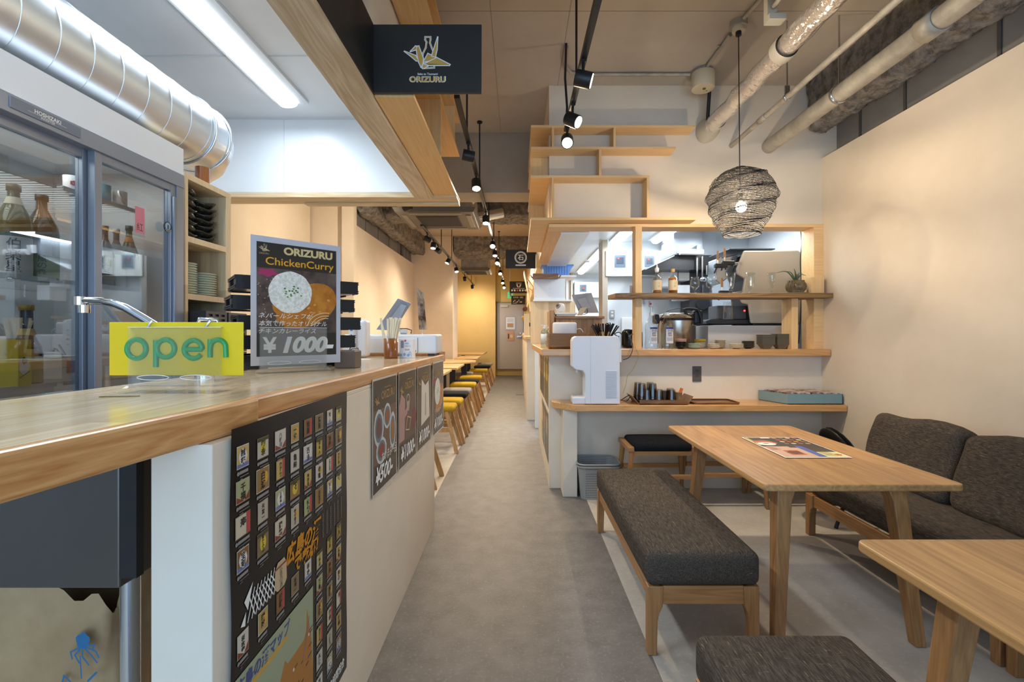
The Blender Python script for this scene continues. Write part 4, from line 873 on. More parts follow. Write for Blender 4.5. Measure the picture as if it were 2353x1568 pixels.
b = MB(); b.tube([(.331, 3.16, 2.6), (.338, 3.17, 2.75), (.325, 3.175, 2.95), (.333, 3.18, CZ)], .008, 8); solo('power_cord', b, BLK, 'black power cord dropping from the ceiling to the right lighting track', 'cord', (.331, 3.17, 2.6))
def spot(label, x, y, z, az, el, lit, power=14, blend=.5, group='spotlights on the tracks', size=85):
    t = root('track_spotlight', label, 'spotlight', (x, y, z), group)
    b = MB(); b.box(-.013, .013, -.03, .03, -.012, .0); b.cyl((0, 0, -.012), (0, 0, -.05), .008, n=10); part('track_adapter', b, BLK, t, local=True)
    d = Vector((math.cos(el) * math.sin(az), math.cos(el) * math.cos(az), -math.sin(el))); c_ = Vector((0, 0, -.085)); p0 = c_ - d * .042; p1 = c_ + d * .042
    b = MB(); b.cyl(p0, p1, .040, n=24); part('lamp_housing', b, BLK, t, local=True, bev=.003)
    b = MB(); b.cyl(p1, p1 + d * .0015, .033, n=20, m=(LAMPE if lit else C('#3b3a38', .3))); part('lens', b, None, t, local=True)
    if lit:
        l = bpy.data.lights.new('spot_lamp', 'SPOT'); l.energy = power; l.color = WARM; l.spot_size = math.radians(size); l.spot_blend = blend; l.shadow_soft_size = .03
        o = bpy.data.objects.new('spot_lamp', l); COL.objects.link(o); o.location = Vector((x, y, z)) + p1 + d * .01; o.rotation_euler = d.to_track_quat('-Z', 'Y').to_euler()
    return t
R_ = math.radians
spot('black spotlight turned to the right wall, nearest the photo top on the right track', .331, 2.35, 2.58, R_(95), R_(15), True, 30, .6, size=120)
spot('black spotlight tilted to the wall, second on the right track', .331, 2.80, 2.58, R_(120), R_(30), True, 28, .6, size=120)
spot('glowing spotlight at the end of the right track above the pine shelves', .331, 3.10, 2.58, R_(185), R_(40), True, 44, .7, size=120)
sp = [('unlit black spotlight on the middle track in front of the lintel', 3.35, 80, 10, False), ('glowing spotlight on the middle track just in front of the lintel', 3.99, 170, 70, True),
      ('glowing spotlight on the middle track just behind the lintel', 5.23, 180, 75, True), ('brightest starry spotlight on the middle track, second behind the lintel', 6.68, 180, 45, True),
      ('glowing spotlight on the middle track, third behind the lintel', 7.4, 180, 70, True), ('glowing spotlight on the middle track, fourth behind the lintel', 8.25, 180, 50, True),
      ('glowing spotlight on the middle track, fifth behind the lintel', 9.7, 180, 50, True), ('glowing spotlight on the middle track, second from the far end', 11.4, 180, 60, True), ('glowing spotlight at the far end of the middle track', 12.6, 180, 45, True)]
for (lb, y, az, el, lit) in sp: spot(lb, -.346, y, 2.575, R_(az), R_(el), lit, 62 if y < 9 else 95, .8, size=140)
sl = [('black unlit spotlight first on the left track below the air conditioner', 6.3, 60, 20, False), ('lit spotlight second on the left track', 6.75, 200, 75, True), ('black unlit spotlight third on the left track', 7.15, 120, 30, False), ('lit spotlight fourth on the left track, by the pale pier', 8.2, 240, 60, True),
      ('lit spotlight fifth on the left track', 9.3, 150, 65, True), ('lit spotlight sixth on the left track', 10.8, 0, 50, True), ('lit spotlight at the far end of the left track', 12.6, 0, 50, True)]
for (lb, y, az, el, lit) in sl: spot(lb, -1.2, y, 2.575, R_(az), R_(el), lit, 56, .8, size=140)
spot('black spotlight turned to the left wall just in front of the large air conditioner', -1.12, 4.8, 2.604, R_(292), R_(15), True, 75, .8, size=140)
# ---- air conditioners
def aircon(label, x0, x1, y0, y1, z):
    t = root('ceiling_air_conditioner', label, 'air conditioner', ((x0 + x1) / 2, (y0 + y1) / 2, z)); dk = C('#5a554f', .5, name='taupe_plastic')
    b = MB(); b.box(x0 + .05, x1 - .05, y0 + .05, y1 - .05, z + .05, z + .32); part('unit_body', b, GALV, t, bev=.004)
    b = MB(); b.hexa([(x0 + .03, y0 + .03, z), (x1 - .03, y0 + .03, z), (x1 - .03, y1 - .03, z), (x0 + .03, y1 - .03, z)], [(x0, y0, z + .05), (x1, y0, z + .05), (x1, y1, z + .05), (x0, y1, z + .05)]); part('panel', b, dk, t, bev=.004)
    b = MB(); cx, cy = (x0 + x1) / 2, (y0 + y1) / 2
    b.box(cx - .25, cx + .25, cy - .25, cy + .25, z - .004, z, C('#35322f', .6))
    for i in range(22): yy = cy - .235 + .47 * i / 21; b.box(cx - .24, cx + .24, yy - .004, yy + .004, z - .010, z - .004, C('#4a4642', .5))
    part('intake_grille', b, BLK, t)
    for s, (a0, a1, c0, c1) in enumerate(((cx - .3, cx + .3, y0 + .07, y0 + .13), (cx - .3, cx + .3, y1 - .13, y1 - .07), (x0 + .07, x0 + .13, cy - .3, cy + .3), (x1 - .13, x1 - .07, cy - .3, cy + .3))):
        b = MB(); b.box(a0, a1, c0, c1, z - .006, z); part('louvre', b, C('#7d7770', .45), t, bev=.002)
    for sx in (x0 + .12, x1 - .12): b = MB(); b.cyl((sx, cy, z + .3), (sx, cy, CZ), .006, n=8); part('hanger_rod', b, STEEL, t)
    return t
aircon('large square cassette air conditioner hanging behind the lintel on the left', -1.42, -.47, 5.32, 6.27, 2.61)
aircon('smaller looking cassette air conditioner far down near the yellow wall', -1.32, -.60, 10.6, 11.5, 2.66)
b = MB(); b.tube([(-1.35, 6.35, 2.78), (-.6, 6.4, 2.80), (-.2, 6.5, 2.9)], .07, 12, STEEL); solo('exhaust_duct', b, STEEL, 'round metal duct lying behind the large air conditioner', 'duct', (-.8, 6.4, 2.7))
b = MB(); b.tube([(-.55, 5.9, 3.1), (-.46, 5.6, 2.97), (-.46, 5.5, 2.86), (-.55, 5.5, 2.78)], .055, 12, FOIL); solo('flexible_duct', b, FOIL, 'crinkled silver hose bending down beside the large air conditioner', 'duct', (-.4, 5.6, 2.8))
# ---- big spiral duct over the refrigerator
t = root('ventilation_duct', 'big shiny spiral steel duct above the glass refrigerator', 'duct', (-1.88, 1.4, 2.36)); dx, dz, dr_ = -1.88, 2.372, .19
b = MB(); b.cyl((dx, -.6, dz), (dx, 2.62, dz), dr_, n=48, cap=False)
for i in range(22):
    y = -.5 + i * .14; b.tube([(dx + dr_ * math.cos(a), y - .035 * math.sin(a), dz + dr_ * math.sin(a)) for a in [2 * math.pi * k / 48 for k in range(48)]], .0022, 6, None, True)
part('duct_pipe', b, DUCTM, t)
b = MB(); b.tube([(dx, 2.60, dz), (dx, 2.72, dz), (dx - .03, 2.80, dz - .01), (dx - .10, 2.88, dz - .03), (dx - .2, 2.92, dz - .06), (dx - .4, 2.94, dz - .1), (dx - .72, 2.94, dz - .14)], [.192, .192, .192, .19, .19, .19, .19], 40)
b.tube([(dx + .196 * math.cos(a), 2.64, dz + .196 * math.sin(a)) for a in [2 * math.pi * k / 40 for k in range(40)]], .006, 6, None, True)
b.tube([(dx - .01 + .197 * math.cos(a), 2.76 + .03 * math.cos(a), dz + .197 * math.sin(a)) for a in [2 * math.pi * k / 40 for k in range(40)]], .006, 6, None, True)
part('duct_elbow', b, DUCTM, t)
# ---- pipes at upper right
def pipe(name, label, mat, px, py, r, y0=-.5, wob=0, cat='pipe'):
    x, z = X(px, YB), Z(py, YB); b = MB()
    if wob:
        n = 60; pts = [(x + .006 * math.sin(i * 1.3), y0 + (YB - y0) * i / n, z + .005 * math.cos(i * 1.7)) for i in range(n + 1)]; b.tube(pts, [r * (1 + wob * math.sin(i * 2.1) + wob * .6 * math.sin(i * .9)) for i in range(n + 1)], 18)
    else: b.cyl((x, y0, z), (x, YB, z), r, n=28)
    return x, z, b
x, z, b = pipe('', '', FOIL, 1622, 304, .058, wob=.03); t = root('insulated_duct', 'silver foil wrapped air duct running along the ceiling into the back wall', 'duct', (x, 1.6, z)); part('foil_wrap', b, FOIL, t)
b = MB(); x2 = x + .085; n = 50; b.tube([(x2 + .004 * math.sin(i), -.5 + 3.4 * i / n, z + .045) for i in range(n + 1)], [.032 * (1 + .05 * math.sin(i * 2)) for i in range(n + 1)], 12); part('side_pipe', b, FOIL, t)
b = MB(); b.lathe([(.066, 2.60), (.068, 2.61), (.068, 2.66), (.066, 2.67)], (x, 0, z), 28, C('#c9c2b4', .5), 1); part('band', b, None, t); b = MB(); b.lathe([(.062, 3.50), (.062, 3.56)], (x, 0, z), 28, C('#cfc8ba', .5), 1); part('band', b, None, t)
b = MB(); b.lathe([(.05, 3.60), (.085, 3.67), (.088, 3.719)], (x, 0, z), 28, C('#c9c3ae', .6), 1, True, .06, 3); part('wall_putty', b, None, t)
x, z, b = pipe('', '', GALV, 1765, 338, .052); t = root('galvanised_pipe', 'thick galvanised pipe running along the ceiling beside the rock wool beam', 'pipe', (x, 1.6, z)); part('pipe_tube', b, GALV, t)
for y in (2.0, 2.9): b = MB(); b.lathe([(.053, y - .012), (.058, y - .012), (.058, y + .012), (.053, y + .012)], (x, 0, z), 28, STEEL, 1); b.cyl((x, y, z + .05), (x, y, CZ), .005, n=8, m=STEEL); part('pipe_clamp', b, STEEL, t)
b = MB(); b.lathe([(.053, 2.2), (.06, 2.2), (.06, 2.3), (.053, 2.3)], (x, 0, z), 28, GALV, 1); part('coupling', b, GALV, t)
x, z, b = pipe('', '', GALV, 1680, 336, .017); t = root('conduit_pipe', 'thin galvanised conduit between the foil duct and the thick pipe', 'pipe', (x, 1.6, z)); part('pipe_tube', b, GALV, t)
for y in (2.95,): b = MB(); b.lathe([(.018, y - .01), (.022, y - .01), (.022, y + .01), (.018, y + .01)], (x, 0, z), 20, STEEL, 1); b.cyl((x, y, z + .02), (x, y, CZ), .005, n=8, m=STEEL); b.box(x - .015, x + .015, y - .006, y + .006, z + .02, z + .07, STEEL); part('pipe_hanger', b, STEEL, t)
for y0 in (3.2,): b = MB(); b.lathe([(.018, y0), (.021, y0), (.021, y0 + .09), (.018, y0 + .09)], (x, 0, z), 20, GALV, 1); part('coupling', b, GALV, t)
# ceiling conduits, sensor and rose
zc = CZ - .016; b = MB(); b.tube([(.335, 3.19, zc), (.335, 3.30, zc), (.35, 3.42, zc), (.40, 3.505, zc), (.5, 3.53, zc), (1.30, 3.53, zc)], .0125, 10); b.tube([(1.385, 3.46, zc), (1.39, 3.06, zc)], .0125, 10); b.tube([(1.40, 2.90, zc), (1.44, 2.6, zc)], .0125, 10)
b.tube([(1.395, 3.2, zc), (1.36, 3.2, CZ)], .006, 6); solo('ceiling_conduit', b, GALV, 'thin metal conduit run bent across the ceiling to the round sensor', 'pipe', (.9, 3.4, zc))
t = root('emergency_light', 'round cream ceiling light unit by the partition top', 'ceiling light', (1.385, 3.50, 3.07)); ln = C('#d8ccb0', .5)
b = MB(); b.cyl((1.385, 3.50, 3.045), (1.385, 3.50, 3.165), .082, n=36); part('housing', b, ln, t, bev=.004)
b = MB(); b.cyl((1.385, 3.50, 3.165), (1.385, 3.50, CZ), .07, n=8, m=GALV); part('junction_box', b, GALV, t)
b = MB(); b.cyl((1.39, 3.49, 3.040), (1.39, 3.49, 3.046), .012, n=12, m=C('#6b5f4a', .2)); b.cyl((1.42, 3.52, 3.042), (1.42, 3.52, 3.046), .006, n=10, m=C('#8a8070', .4)); part('lens', b, None, t)
b = MB(); b.tube([(1.462, 3.55, 3.17), (1.468, 3.58, 3.10), (1.462, 3.60, 2.9), (1.47, 3.62, 2.85)], .013, 10, BLK); b.tube([(1.47, 3.62, 2.85), (1.46, 3.66, 2.80), (1.43, 3.705, 2.76)], .010, 8, C('#b9b4a6', .5)); solo('wall_cable', b, BLK, 'black sleeved cable dropping from the round ceiling unit into the wall putty', 'cord', (1.46, 3.6, 2.8))
b = MB(); b.box(X(1757, 2.55), X(1757, 2.55) + .05, 2.52, 2.56, 2.93, CZ, C('#c9c3b2', .5)); b.box(X(1757, 2.55), X(1757, 2.55) + .09, 2.50, 2.56, 2.90, 2.93, C('#c9c3b2', .5)); solo('pipe_bracket', b, C('#c9c3b2', .5), 'cream painted steel bracket on the ceiling beside the foil duct', 'bracket', (X(1757, 2.55), 2.54, 2.9))
b = MB(); b.cyl((X(1790, 2.5), 0.2, 3.0), (X(1772, 2.53), 2.50, 2.965), .013, n=14); solo('cross_conduit', b, GALV, 'short shiny conduit ending at the cream bracket near the top edge', 'pipe', (X(1790, 2.5), 2.2, 3.0))
# ---- pendant lamp
PYL = 2.96; lx, lz = X(1702, PYL), 0
t = root('pendant_lamp', 'black woven wire pendant lamp hanging over the middle table', 'lamp', (lx, PYL, 2.05))
b = MB(); b.tube([(X(1697, PYL), PYL, 3.12), (X(1699, PYL), PYL, 2.5), (X(1700, PYL), PYL, Z(440, PYL))], .0035, 8); part('cord', b, BLK, t)
b = MB(); b.cyl((X(1697, PYL), PYL, 3.15), (X(1697, PYL), PYL, CZ), .055, n=8, m=GALV); b.cyl((X(1697, PYL), PYL, 3.125), (X(1697, PYL), PYL, 3.15), .038, n=24, m=ln); b.cyl((X(1697, PYL), PYL, 3.10), (X(1697, PYL), PYL, 3.125), .018, n=6, m=BLK); part('ceiling_rose', b, GALV, t)
zb = Z(476, PYL); b = MB(); b.cyl((X(1700, PYL), PYL, zb + .035), (X(1700, PYL), PYL, Z(440, PYL) + .01), .016, n=16); part('bulb_holder', b, C('#8a8378', .3, .8), t)
bulb = emis('bulb_glow', (1.0, 0.80, 0.50), 45); b = MB(); b.sph((X(1703, PYL), PYL, zb), .033, 12, bulb); part('bulb', b, bulb, t)
pts_ = [(497, 45), (520, 110), (560, 185), (620, 230), (700, 264), (740, 272), (800, 250), (850, 245), (910, 220), (960, 192), (1000, 160), (1040, 145), (1052, 143)]
k = 1 / 3.62 * PYL / F
def prof(s):
    for (a, r0), (b_, r1) in zip(pts_, pts_[1:]):
        if a <= s <= b_: return r0 + (r1 - r0) * (s - a) / (b_ - a)
    return pts_[-1][1]
b = MB(); random.seed(5); cxp = X(1704, PYL); NR = 112
for i in range(NR):
    s = 499 + (1052 - 499) * i / (NR - 1); r = prof(s) * k; ph = random.uniform(0, 6.28); am = .004 if 3 < i < NR - 2 else 0; fold = .012 * (1 if 3 < i < NR - 4 else 0)
    ring_ = []
    for j in range(60):
        a = 2 * math.pi * j / 60; rr = r * (1 + .018 * math.sin(3 * a + ph)) + fold * .5 * math.sin(2 * a + i * .32)
        ring_.append((cxp + rr * math.cos(a), PYL + rr * math.sin(a), Z(250 + s / 3.62, PYL) + am * math.sin(2 * a + ph * .3) + fold * .7 * math.sin(a * 3 + i * .25)))
    b.tube(ring_, .0013 if i not in (0, NR - 1) else .0022, 4, None, True)
for j in range(84):
    a0 = 2 * math.pi * j / 84; ln_ = []
    for i in range(64):
        s = 499 + (1052 - 499) * i / 63; r = prof(s) * k; a = a0 + .06 * (i % 2) + .012 * i * (1 if j % 2 else -1); ln_.append((cxp + r * math.cos(a), PYL + r * math.sin(a), Z(250 + s / 3.62, PYL)))
    b.tube(ln_, .0008, 3, None, False, False)
part('wire_shade', b, C('#0d0c0a', .8, name='black_wire'), t)
l = bpy.data.lights.new('pendant_bulb', 'POINT'); l.energy = 52; l.color = WARM; l.shadow_soft_size = .03; o = bpy.data.objects.new('pendant_bulb', l); COL.objects.link(o); o.location = (X(1703, PYL), PYL, zb - .045)
# ================================================================ LEFT KITCHEN
RX = -1.65; gry = C('#8a919e', .35, .3, name='grey_anodised'); dkg = C('#3a3f47', .4)
t = root('display_refrigerator', 'tall white refrigerator with grey sliding glass doors behind the counter', 'refrigerator', (-1.95, 1.5, 0))
FY0, FY1 = 0.75, 2.325; wf = C('#e8ecf2', .3)
b = MB(); b.box(-2.30, RX, FY1 - .03, FY1, 0, 2.0); b.box(-2.30, RX, FY0, FY0 + .03, 0, 2.0); b.box(-2.30, -2.26, FY0 + .03, FY1 - .03, 0, 2.0); b.box(-2.30, RX, FY0, FY1, 2.00, 2.134); b.box(-2.26, RX - .02, FY0 + .03, FY1 - .03, 0, .15)
part('cabinet', b, wf, t)
b = MB(); b.box(RX - .07, RX + .008, FY0, FY1 - .004, 1.938, 2.003); b.box(RX - .05, RX + .004, FY1 - .05, FY1 - .004, .1, 1.945); part('door_frame', b, gry, t, bev=.002)
b = MB(); b.box(-2.262, -2.255, FY0 + .03, FY1 - .03, .15, 2.0); b.box(-2.26, -1.72, FY1 - .036, FY1 - .03, .15, 2.0); part('inner_lining', b, C('#c9cdd0', .4), t)
b = MB(); b.box(RX + .008, RX + .012, 1.52, 1.765, 1.955, 1.992, C('#6d7686', .3)); f_ = Flat(b, (RX + .0122, 1.52, 1.955), (0, 1, 0), (0, 0, 1)); f_.text('HOSHIZAKI', .122, .017, .013, PWH, 1, .12, 'c', bold=.02); f_.text('INVERTER', .122, .005, .008, PWH, 1, .07, 'c'); f_.line([(.055, .0145), (.19, .0145)], .0008, PWH)
part('name_plate', b, None, t)
def door(y0, y1, xo, nm):
    b = MB(); s_ = .032
    b.box(xo - .03, xo, y0, y0 + s_, .15, 1.97); b.box(xo - .03, xo, y1 - s_, y1, .15, 1.97); b.box(xo - .029, xo - .001, y0 + s_, y1 - s_, 1.905, 1.97); b.box(xo - .029, xo - .001, y0 + s_, y1 - s_, .15, .2)
    d = part('door', b, gry, t, bev=.002); b = MB(); b.box(xo - .018, xo - .014, y0 + s_, y1 - s_, .2, 1.905); part('glass', b, FRG, d)
    b = MB(); b.box(xo, xo + .012, y1 - s_ + .006 if nm else y0 + .006, y1 - .006 if nm else y0 + s_ - .006, .9, 1.88); part('handle', b, C('#7d8798', .3, .5), d, bev=.002); return d
door(.80, 1.855, RX - .035, 0); door(1.84, 2.275, RX - .002, 1)
for z in (1.785, 1.425, 1.035, .65):
    for (a, c_) in ((.84, 1.775), (1.80, 2.17)):
        b = MB(); b.box(-1.748, -1.738, a, c_, z - .012, z + .004); b.box(-2.22, -2.21, a, c_, z - .01, z + .002)
        n = int((c_ - a) / .028)
        for i in range(n + 1): y = a + (c_ - a) * i / n; b.box(-2.21, -1.74, y - .0022, y + .0022, z - .004, z + .001)
        part('wire_shelf', b, C('#c7ccd0', .3, .3), t)
for y in (1.815,): b = MB(); b.box(-2.25, -2.20, y - .015, y + .015, .2, 1.95); part('shelf_upright', b, C('#9aa0a6', .4), t)
b = MB(); b.cyl((RX + .001, 2.215, 1.726), (RX + .004, 2.215, 1.726), .024, n=28, m=C('#23262b', .3)); f_ = Flat(b, (RX + .0045, 2.215, 1.726), (0, 1, 0), (0, 0, 1)); f_.disc(0, .002, .017, .017, C('#7db4dd', .4)); f_.poly([(-.004, -.012), (.005, -.012), (.006, .004), (.002, .012), (-.003, .006)], BLK, 2)
[f_.disc(.0205 * math.cos(a), .0205 * math.sin(a), .0022, .0022, PWH, 2, 6) for a in (-2.3, -1.9, -1.5, -1.1, -.7)]
part('round_badge', b, None, t, label='round blue badge on the glass')
b = MB(); f_ = Flat(b, (RX - .016, 2.05, 1.665), (0, 1, 0), (0, 0, 1)); f_.rect(0, 0, .052, .115, C('#d77f93', .5)); f_.text('紅', .026, .01, .035, INK, 2, None, 'c'); part('pink_label', b, None, t)
fridge_fill = area('refrigerator_fill', (-1.9, 1.5, 1.98), .3, 1.2, 9, (1, .93, .82))  # added fill light without a fixture, brightens the dark cabinet interior
def bottle(name, label, x, y, z, r, h, col, lab, labtxt='', neck=None, cap='#2a2a2a', face=(1, 0, 0), cat='bottle', group=None, shoulder=.62, nr=.34, lh=(.12, .48)):
    t = root(name, label, cat, (x, y, z), group); g = col if not isinstance(col, str) else C(col, .08, 0, spec=.8)
    b = MB(); P = [(0.001, 0), (r * .96, 0), (r, h * .015), (r, h * (shoulder - .12)), (r * .93, h * (shoulder - .03)), (r * .62, h * (shoulder + .08)), (r * nr, h * (shoulder + .17)), (r * nr * .95, h * .93)]
    b.lathe(P, (x, y, z), 24); part('glass_body', b, g, t)
    b = MB(); b.lathe([(r * nr * .95, h * .93), (r * nr * 1.15, h * .93), (r * nr * 1.15, h), (0.001, h)], (x, y, z), 18); part('cap', b, C(cap, .4), t)
    if neck: b = MB(); b.lathe([(r * nr * 1.25 + (r * .1), h * (shoulder + .12)), (r * nr * 1.06, h * (shoulder + .2))], (x, y, z), 18); part('neck_label', b, C(neck, .5), t)
    a0 = math.atan2(face[1], face[0]); b = MB(); n = 12; R2 = r + .0008; vs_ = []
    for j in (lh[0], lh[1]):
        for i in range(n + 1): a = a0 + (i / n - .5) * 2.5; vs_.append((x + R2 * math.cos(a), y + R2 * math.sin(a), z + h * j))
    b.add(vs_, [(i, i + 1, n + 2 + i, n + 1 + i) for i in range(n)], C(lab, .5), True)
    if labtxt:
        hh = min(h * (lh[1] - lh[0]) * .85 / len(labtxt), r * .9); m0 = len(b.v); d = Vector((math.cos(a0), math.sin(a0), 0)); u = Vector((-d.y, d.x, 0))
        f_ = Flat(b, (0, 0, 0), (1, 0, 0), (0, 1, 0)); f_.text(labtxt, 0, h * lh[1] - hh * 1.15, hh, INK, 0, vert=True)
        for i in range(m0, len(b.v)): v = b.v[i]; aa = a0 + v.x / R2; b.v[i] = Vector((x + (R2 + .0008) * math.cos(aa), y + (R2 + .0008) * math.sin(aa), z + v.y))
    part('label', b, None, t); return t
fv = (.72, -.69)
bottle('sake_bottle', 'large green sake bottle with a white brush-lettered label on the middle refrigerator shelf', -1.81, 1.69, 1.427, .051, .33, '#3f4a1c', '#d9d4cc', '伯楽星', '#d8d2b8', '#5b4a22', fv, lh=(.0, .42), shoulder=.66)
bottle('sake_bottle', 'dark sake bottle with a pale green label beside the green one in the refrigerator', -1.82, 1.80, 1.427, .050, .325, '#14161a', '#c9d2a4', '風の森', None, '#201c1c', fv, lh=(.02, .28), shoulder=.66)
bottle('wine_bottle', 'dark bottle with a gold label at the door stile on the middle refrigerator shelf', -1.82, 2.075, 1.427, .036, .27, '#3c4048', '#6f6a4c', 'UGO', None, '#2d2d30', fv)
bottle('wine_bottle', 'bottle with a colourful animal label in the middle of three behind the right glass door', -1.82, 2.135, 1.427, .034, .27, '#5b6470', '#dcdad6', '', None, '#c8c8c8', fv, lh=(.0, .56))
bottle('wine_bottle', 'blue green bottle with a bird label, right one behind the right glass door', -1.82, 2.205, 1.427, .037, .30, '#1f5a56', '#e2e0dc', '', '#d9925c', '#1f5a56', fv, lh=(.02, .50))
bottle('champagne_bottle', 'sparkling wine bottle with gold foil neck on the lower refrigerator shelf', -1.80, 1.725, 1.037, .044, .29, '#23201f', '#c9b47c', '', '#c9a86a', '#c9a24a', fv, lh=(.02, .32), shoulder=.5, nr=.42)
bottle('green_bottle', 'green bottle standing on the lowest visible refrigerator shelf', -1.9, 1.93, .652, .038, .31, '#1d4a30', '#20242a', '', None, '#1d4a30', fv)
b = MB(); b.box(-1.80, -1.73, 1.63, 1.675, 1.037, 1.20, C('#d8c62c', .4)); f_ = Flat(b, (-1.729, 1.63, 1.037), (0, 1, 0), (0, 0, 1)); f_.disc(.02, .07, .018, .03, PWH, 1, 12, 0, .1); f_.disc(.02, .09, .010, .012, INK, 2, 10, 0, .2); f_.line([(.005, .03), (.035, .05)], .004, INK, 2); solo('yellow_carton', b, None, 'yellow drink carton at the left edge of the photo in the refrigerator', 'carton', (-1.77, 1.65, 1.037))
for i, (y, lb, cc) in enumerate(((1.875, 'white cup with a red heart on the top refrigerator shelf', '#b8433c'), (1.925, 'white cup with a blue flower on the top refrigerator shelf', '#4a5fb0'))):
    t = root('sake_cup', lb, 'cup', (-1.8, y + .03, 1.787), 'cups on the top refrigerator shelf'); b = MB(); b.lathe([(.001, 0), (.026, 0), (.030, .01), (.031, .07), (.029, .07), (.028, .01)], (-1.8, y + .03, 1.787), 24); part('cup_body', b, C('#dfe1e4', .3), t)
    b = MB(); f_ = Flat(b, (-1.8 + .0225, y + .03 - .0225, 1.787), (.7, .7, 0), (0, 0, 1)); [f_.disc(.006 * math.cos(a), .038 + .006 * math.sin(a), .0045, .0045, C(cc, .4), 1, 8) for a in (0, 1.25, 2.5, 3.77, 5.02)]; part('cup_print', b, None, t)
b = MB(); b.cyl((-1.78, 2.02, 1.787), (-1.78, 2.02, 1.86), .028, n=20, m=C('#5fb3d0', .3)); solo('drink_can', b, None, 'light blue can on the top refrigerator shelf', 'can', (-1.78, 2.02, 1.787))
b = MB(); b.cyl((-1.74, 2.068, 1.82), (-1.735, 2.07, 1.822), .030, n=24, m=C('#e4e2de', .4)); b.cyl((-1.76, 2.08, 1.787), (-1.76, 2.08, 1.85), .028, n=20, m=C('#e4e2de', .4)); solo('paper_lid_cup', b, None, 'white cup lying with its lid toward the glass on the top refrigerator shelf', 'cup', (-1.75, 2.07, 1.787))
b = MB(); b.box(-2.0, -1.84, 1.9, 2.0, 1.037, 1.13, C('#d9d6d0', .5)); b.box(-1.839, -1.837, 1.92, 1.97, 1.06, 1.11, C('#8a3a34', .5)); solo('food_box', b, None, 'white carton with a dark red mark on the lower refrigerator shelf', 'box', (-1.92, 1.95, 1.037))
# ---- open shelf unit past the refrigerator
SY0, SY1 = 2.345, 2.72; SX = -1.655
t = root('dish_shelf', 'pale wooden open shelf unit with stacked dishes past the refrigerator', 'shelf', (-1.9, 2.53, 0))
b = MB(); b.box(-2.2, SX, SY1 - .045, SY1, 0, 2.0); part('side_panel', b, BIRCH, t, bev=.002)
b = MB(); b.box(-2.2, SX, SY0, SY0 + .02, 0, 2.0); part('side_panel', b, BIRCH, t)
b = MB(); b.box(-2.22, -2.2, SY0, SY1, 0, 2.03); part('back_panel', b, BIRCH, t)
for z in (2.03, 1.715, 1.425, .9, .4): b = MB(); b.box(-2.2, SX - (.001 if z < 2 else 0), SY0 + (.02 if z < 2 else 0), SY1 - (.0 if z > 2 else .045), z - .03, z); part('shelf_board', b, BIRCH, t, bev=.001)
b = MB(); b.cyl((-1.74, 2.60, 2.03), (-1.74, 2.60, 2.14), .035, n=20); solo('wooden_cup', b, BMB, 'brown bamboo cup standing on top of the dish shelf', 'cup', (-1.74, 2.60, 2.03))
# wavy dark dishes
gl = mottled('green_black_glaze', '#26231f', '#2f2a26', 12, .25, 4, spots='#3f6a45')
def dish_proto():
    b = MB(); n = 28; vs_ = []
    prof = [(.001, .0), (.028, 0), (.044, .006), (.064, .022), (.069, .030), (.066, .031), (.044, .013), (.001, .008)]
    for (r, z) in prof:
        for k in range(n): a = 2 * math.pi * k / n; w_ = 1 + .10 * math.cos(3 * a); vs_.append((r * w_ * math.cos(a) * 1.0, r * w_ * math.sin(a), z + (.010 * math.sin(3 * a + .6)) * (r / .084) ** 2))
    b.add(vs_, [(i * n + k, i * n + (k + 1) % n, (i + 1) * n + (k + 1) % n, (i + 1) * n + k) for i in range(len(prof) - 1) for k in range(n)], None, True); return b
ordn = ['bottom', 'second', 'third', 'fourth', 'fifth', 'sixth', 'seventh', 'eighth', 'ninth', 'tenth', 'eleventh', 'twelfth', 'thirteenth', 'fourteenth']
p0 = None
for si, (x, y, n_, nm) in enumerate(((-1.745, 2.597, 7, 'right'), (-1.75, 2.448, 8, 'left'))):
    for i in range(n_):
        lb = f'{ordn[i]} wavy green black dish from below in the {nm} stack on the upper shelf'
        if p0 is None: p0 = solo('wavy_dish', dish_proto(), gl, lb, 'dish', (x, y, 1.716), 'stacked wavy green black dishes', local=True); o = p0
        else: o = dup(p0, (x, y, 1.716 + i * .032 + (.0)), lb)
        o.rotation_euler = (0, 0, .4 * (i % 2) + si)
pl = mottled('pale_green_glaze', '#c3cdb9', '#d4dac8', 20, .25, 3)
def plate_proto(r=.073, h=.010, m=28, wn=12, wb=.012):
    b = MB(); b.lathe([(.001, 0), (r * .55, 0), (r * .6, h * .2), (r * .97, h), (r, h * 1.25), (r * .97, h * 1.35), (r * .6, h * .55), (.001, h * .45)], (0, 0, 0), 48, None, 2, True, wb, wn); return b
p0 = None
for (x, y, n_, nm) in ((-1.745, 2.597, 10, 'right'), (-1.75, 2.444, 13, 'left')):
    for i in range(n_):
        lb = f'{ordn[i]} scalloped pale green plate from below in the {nm} stack on the middle shelf'
        if p0 is None: p0 = solo('scalloped_plate', plate_proto(), pl, lb, 'plate', (x, y, 1.426), 'stacked scalloped pale green plates', local=True)
        else: dup(p0, (x, y, 1.426 + i * .0125), lb)
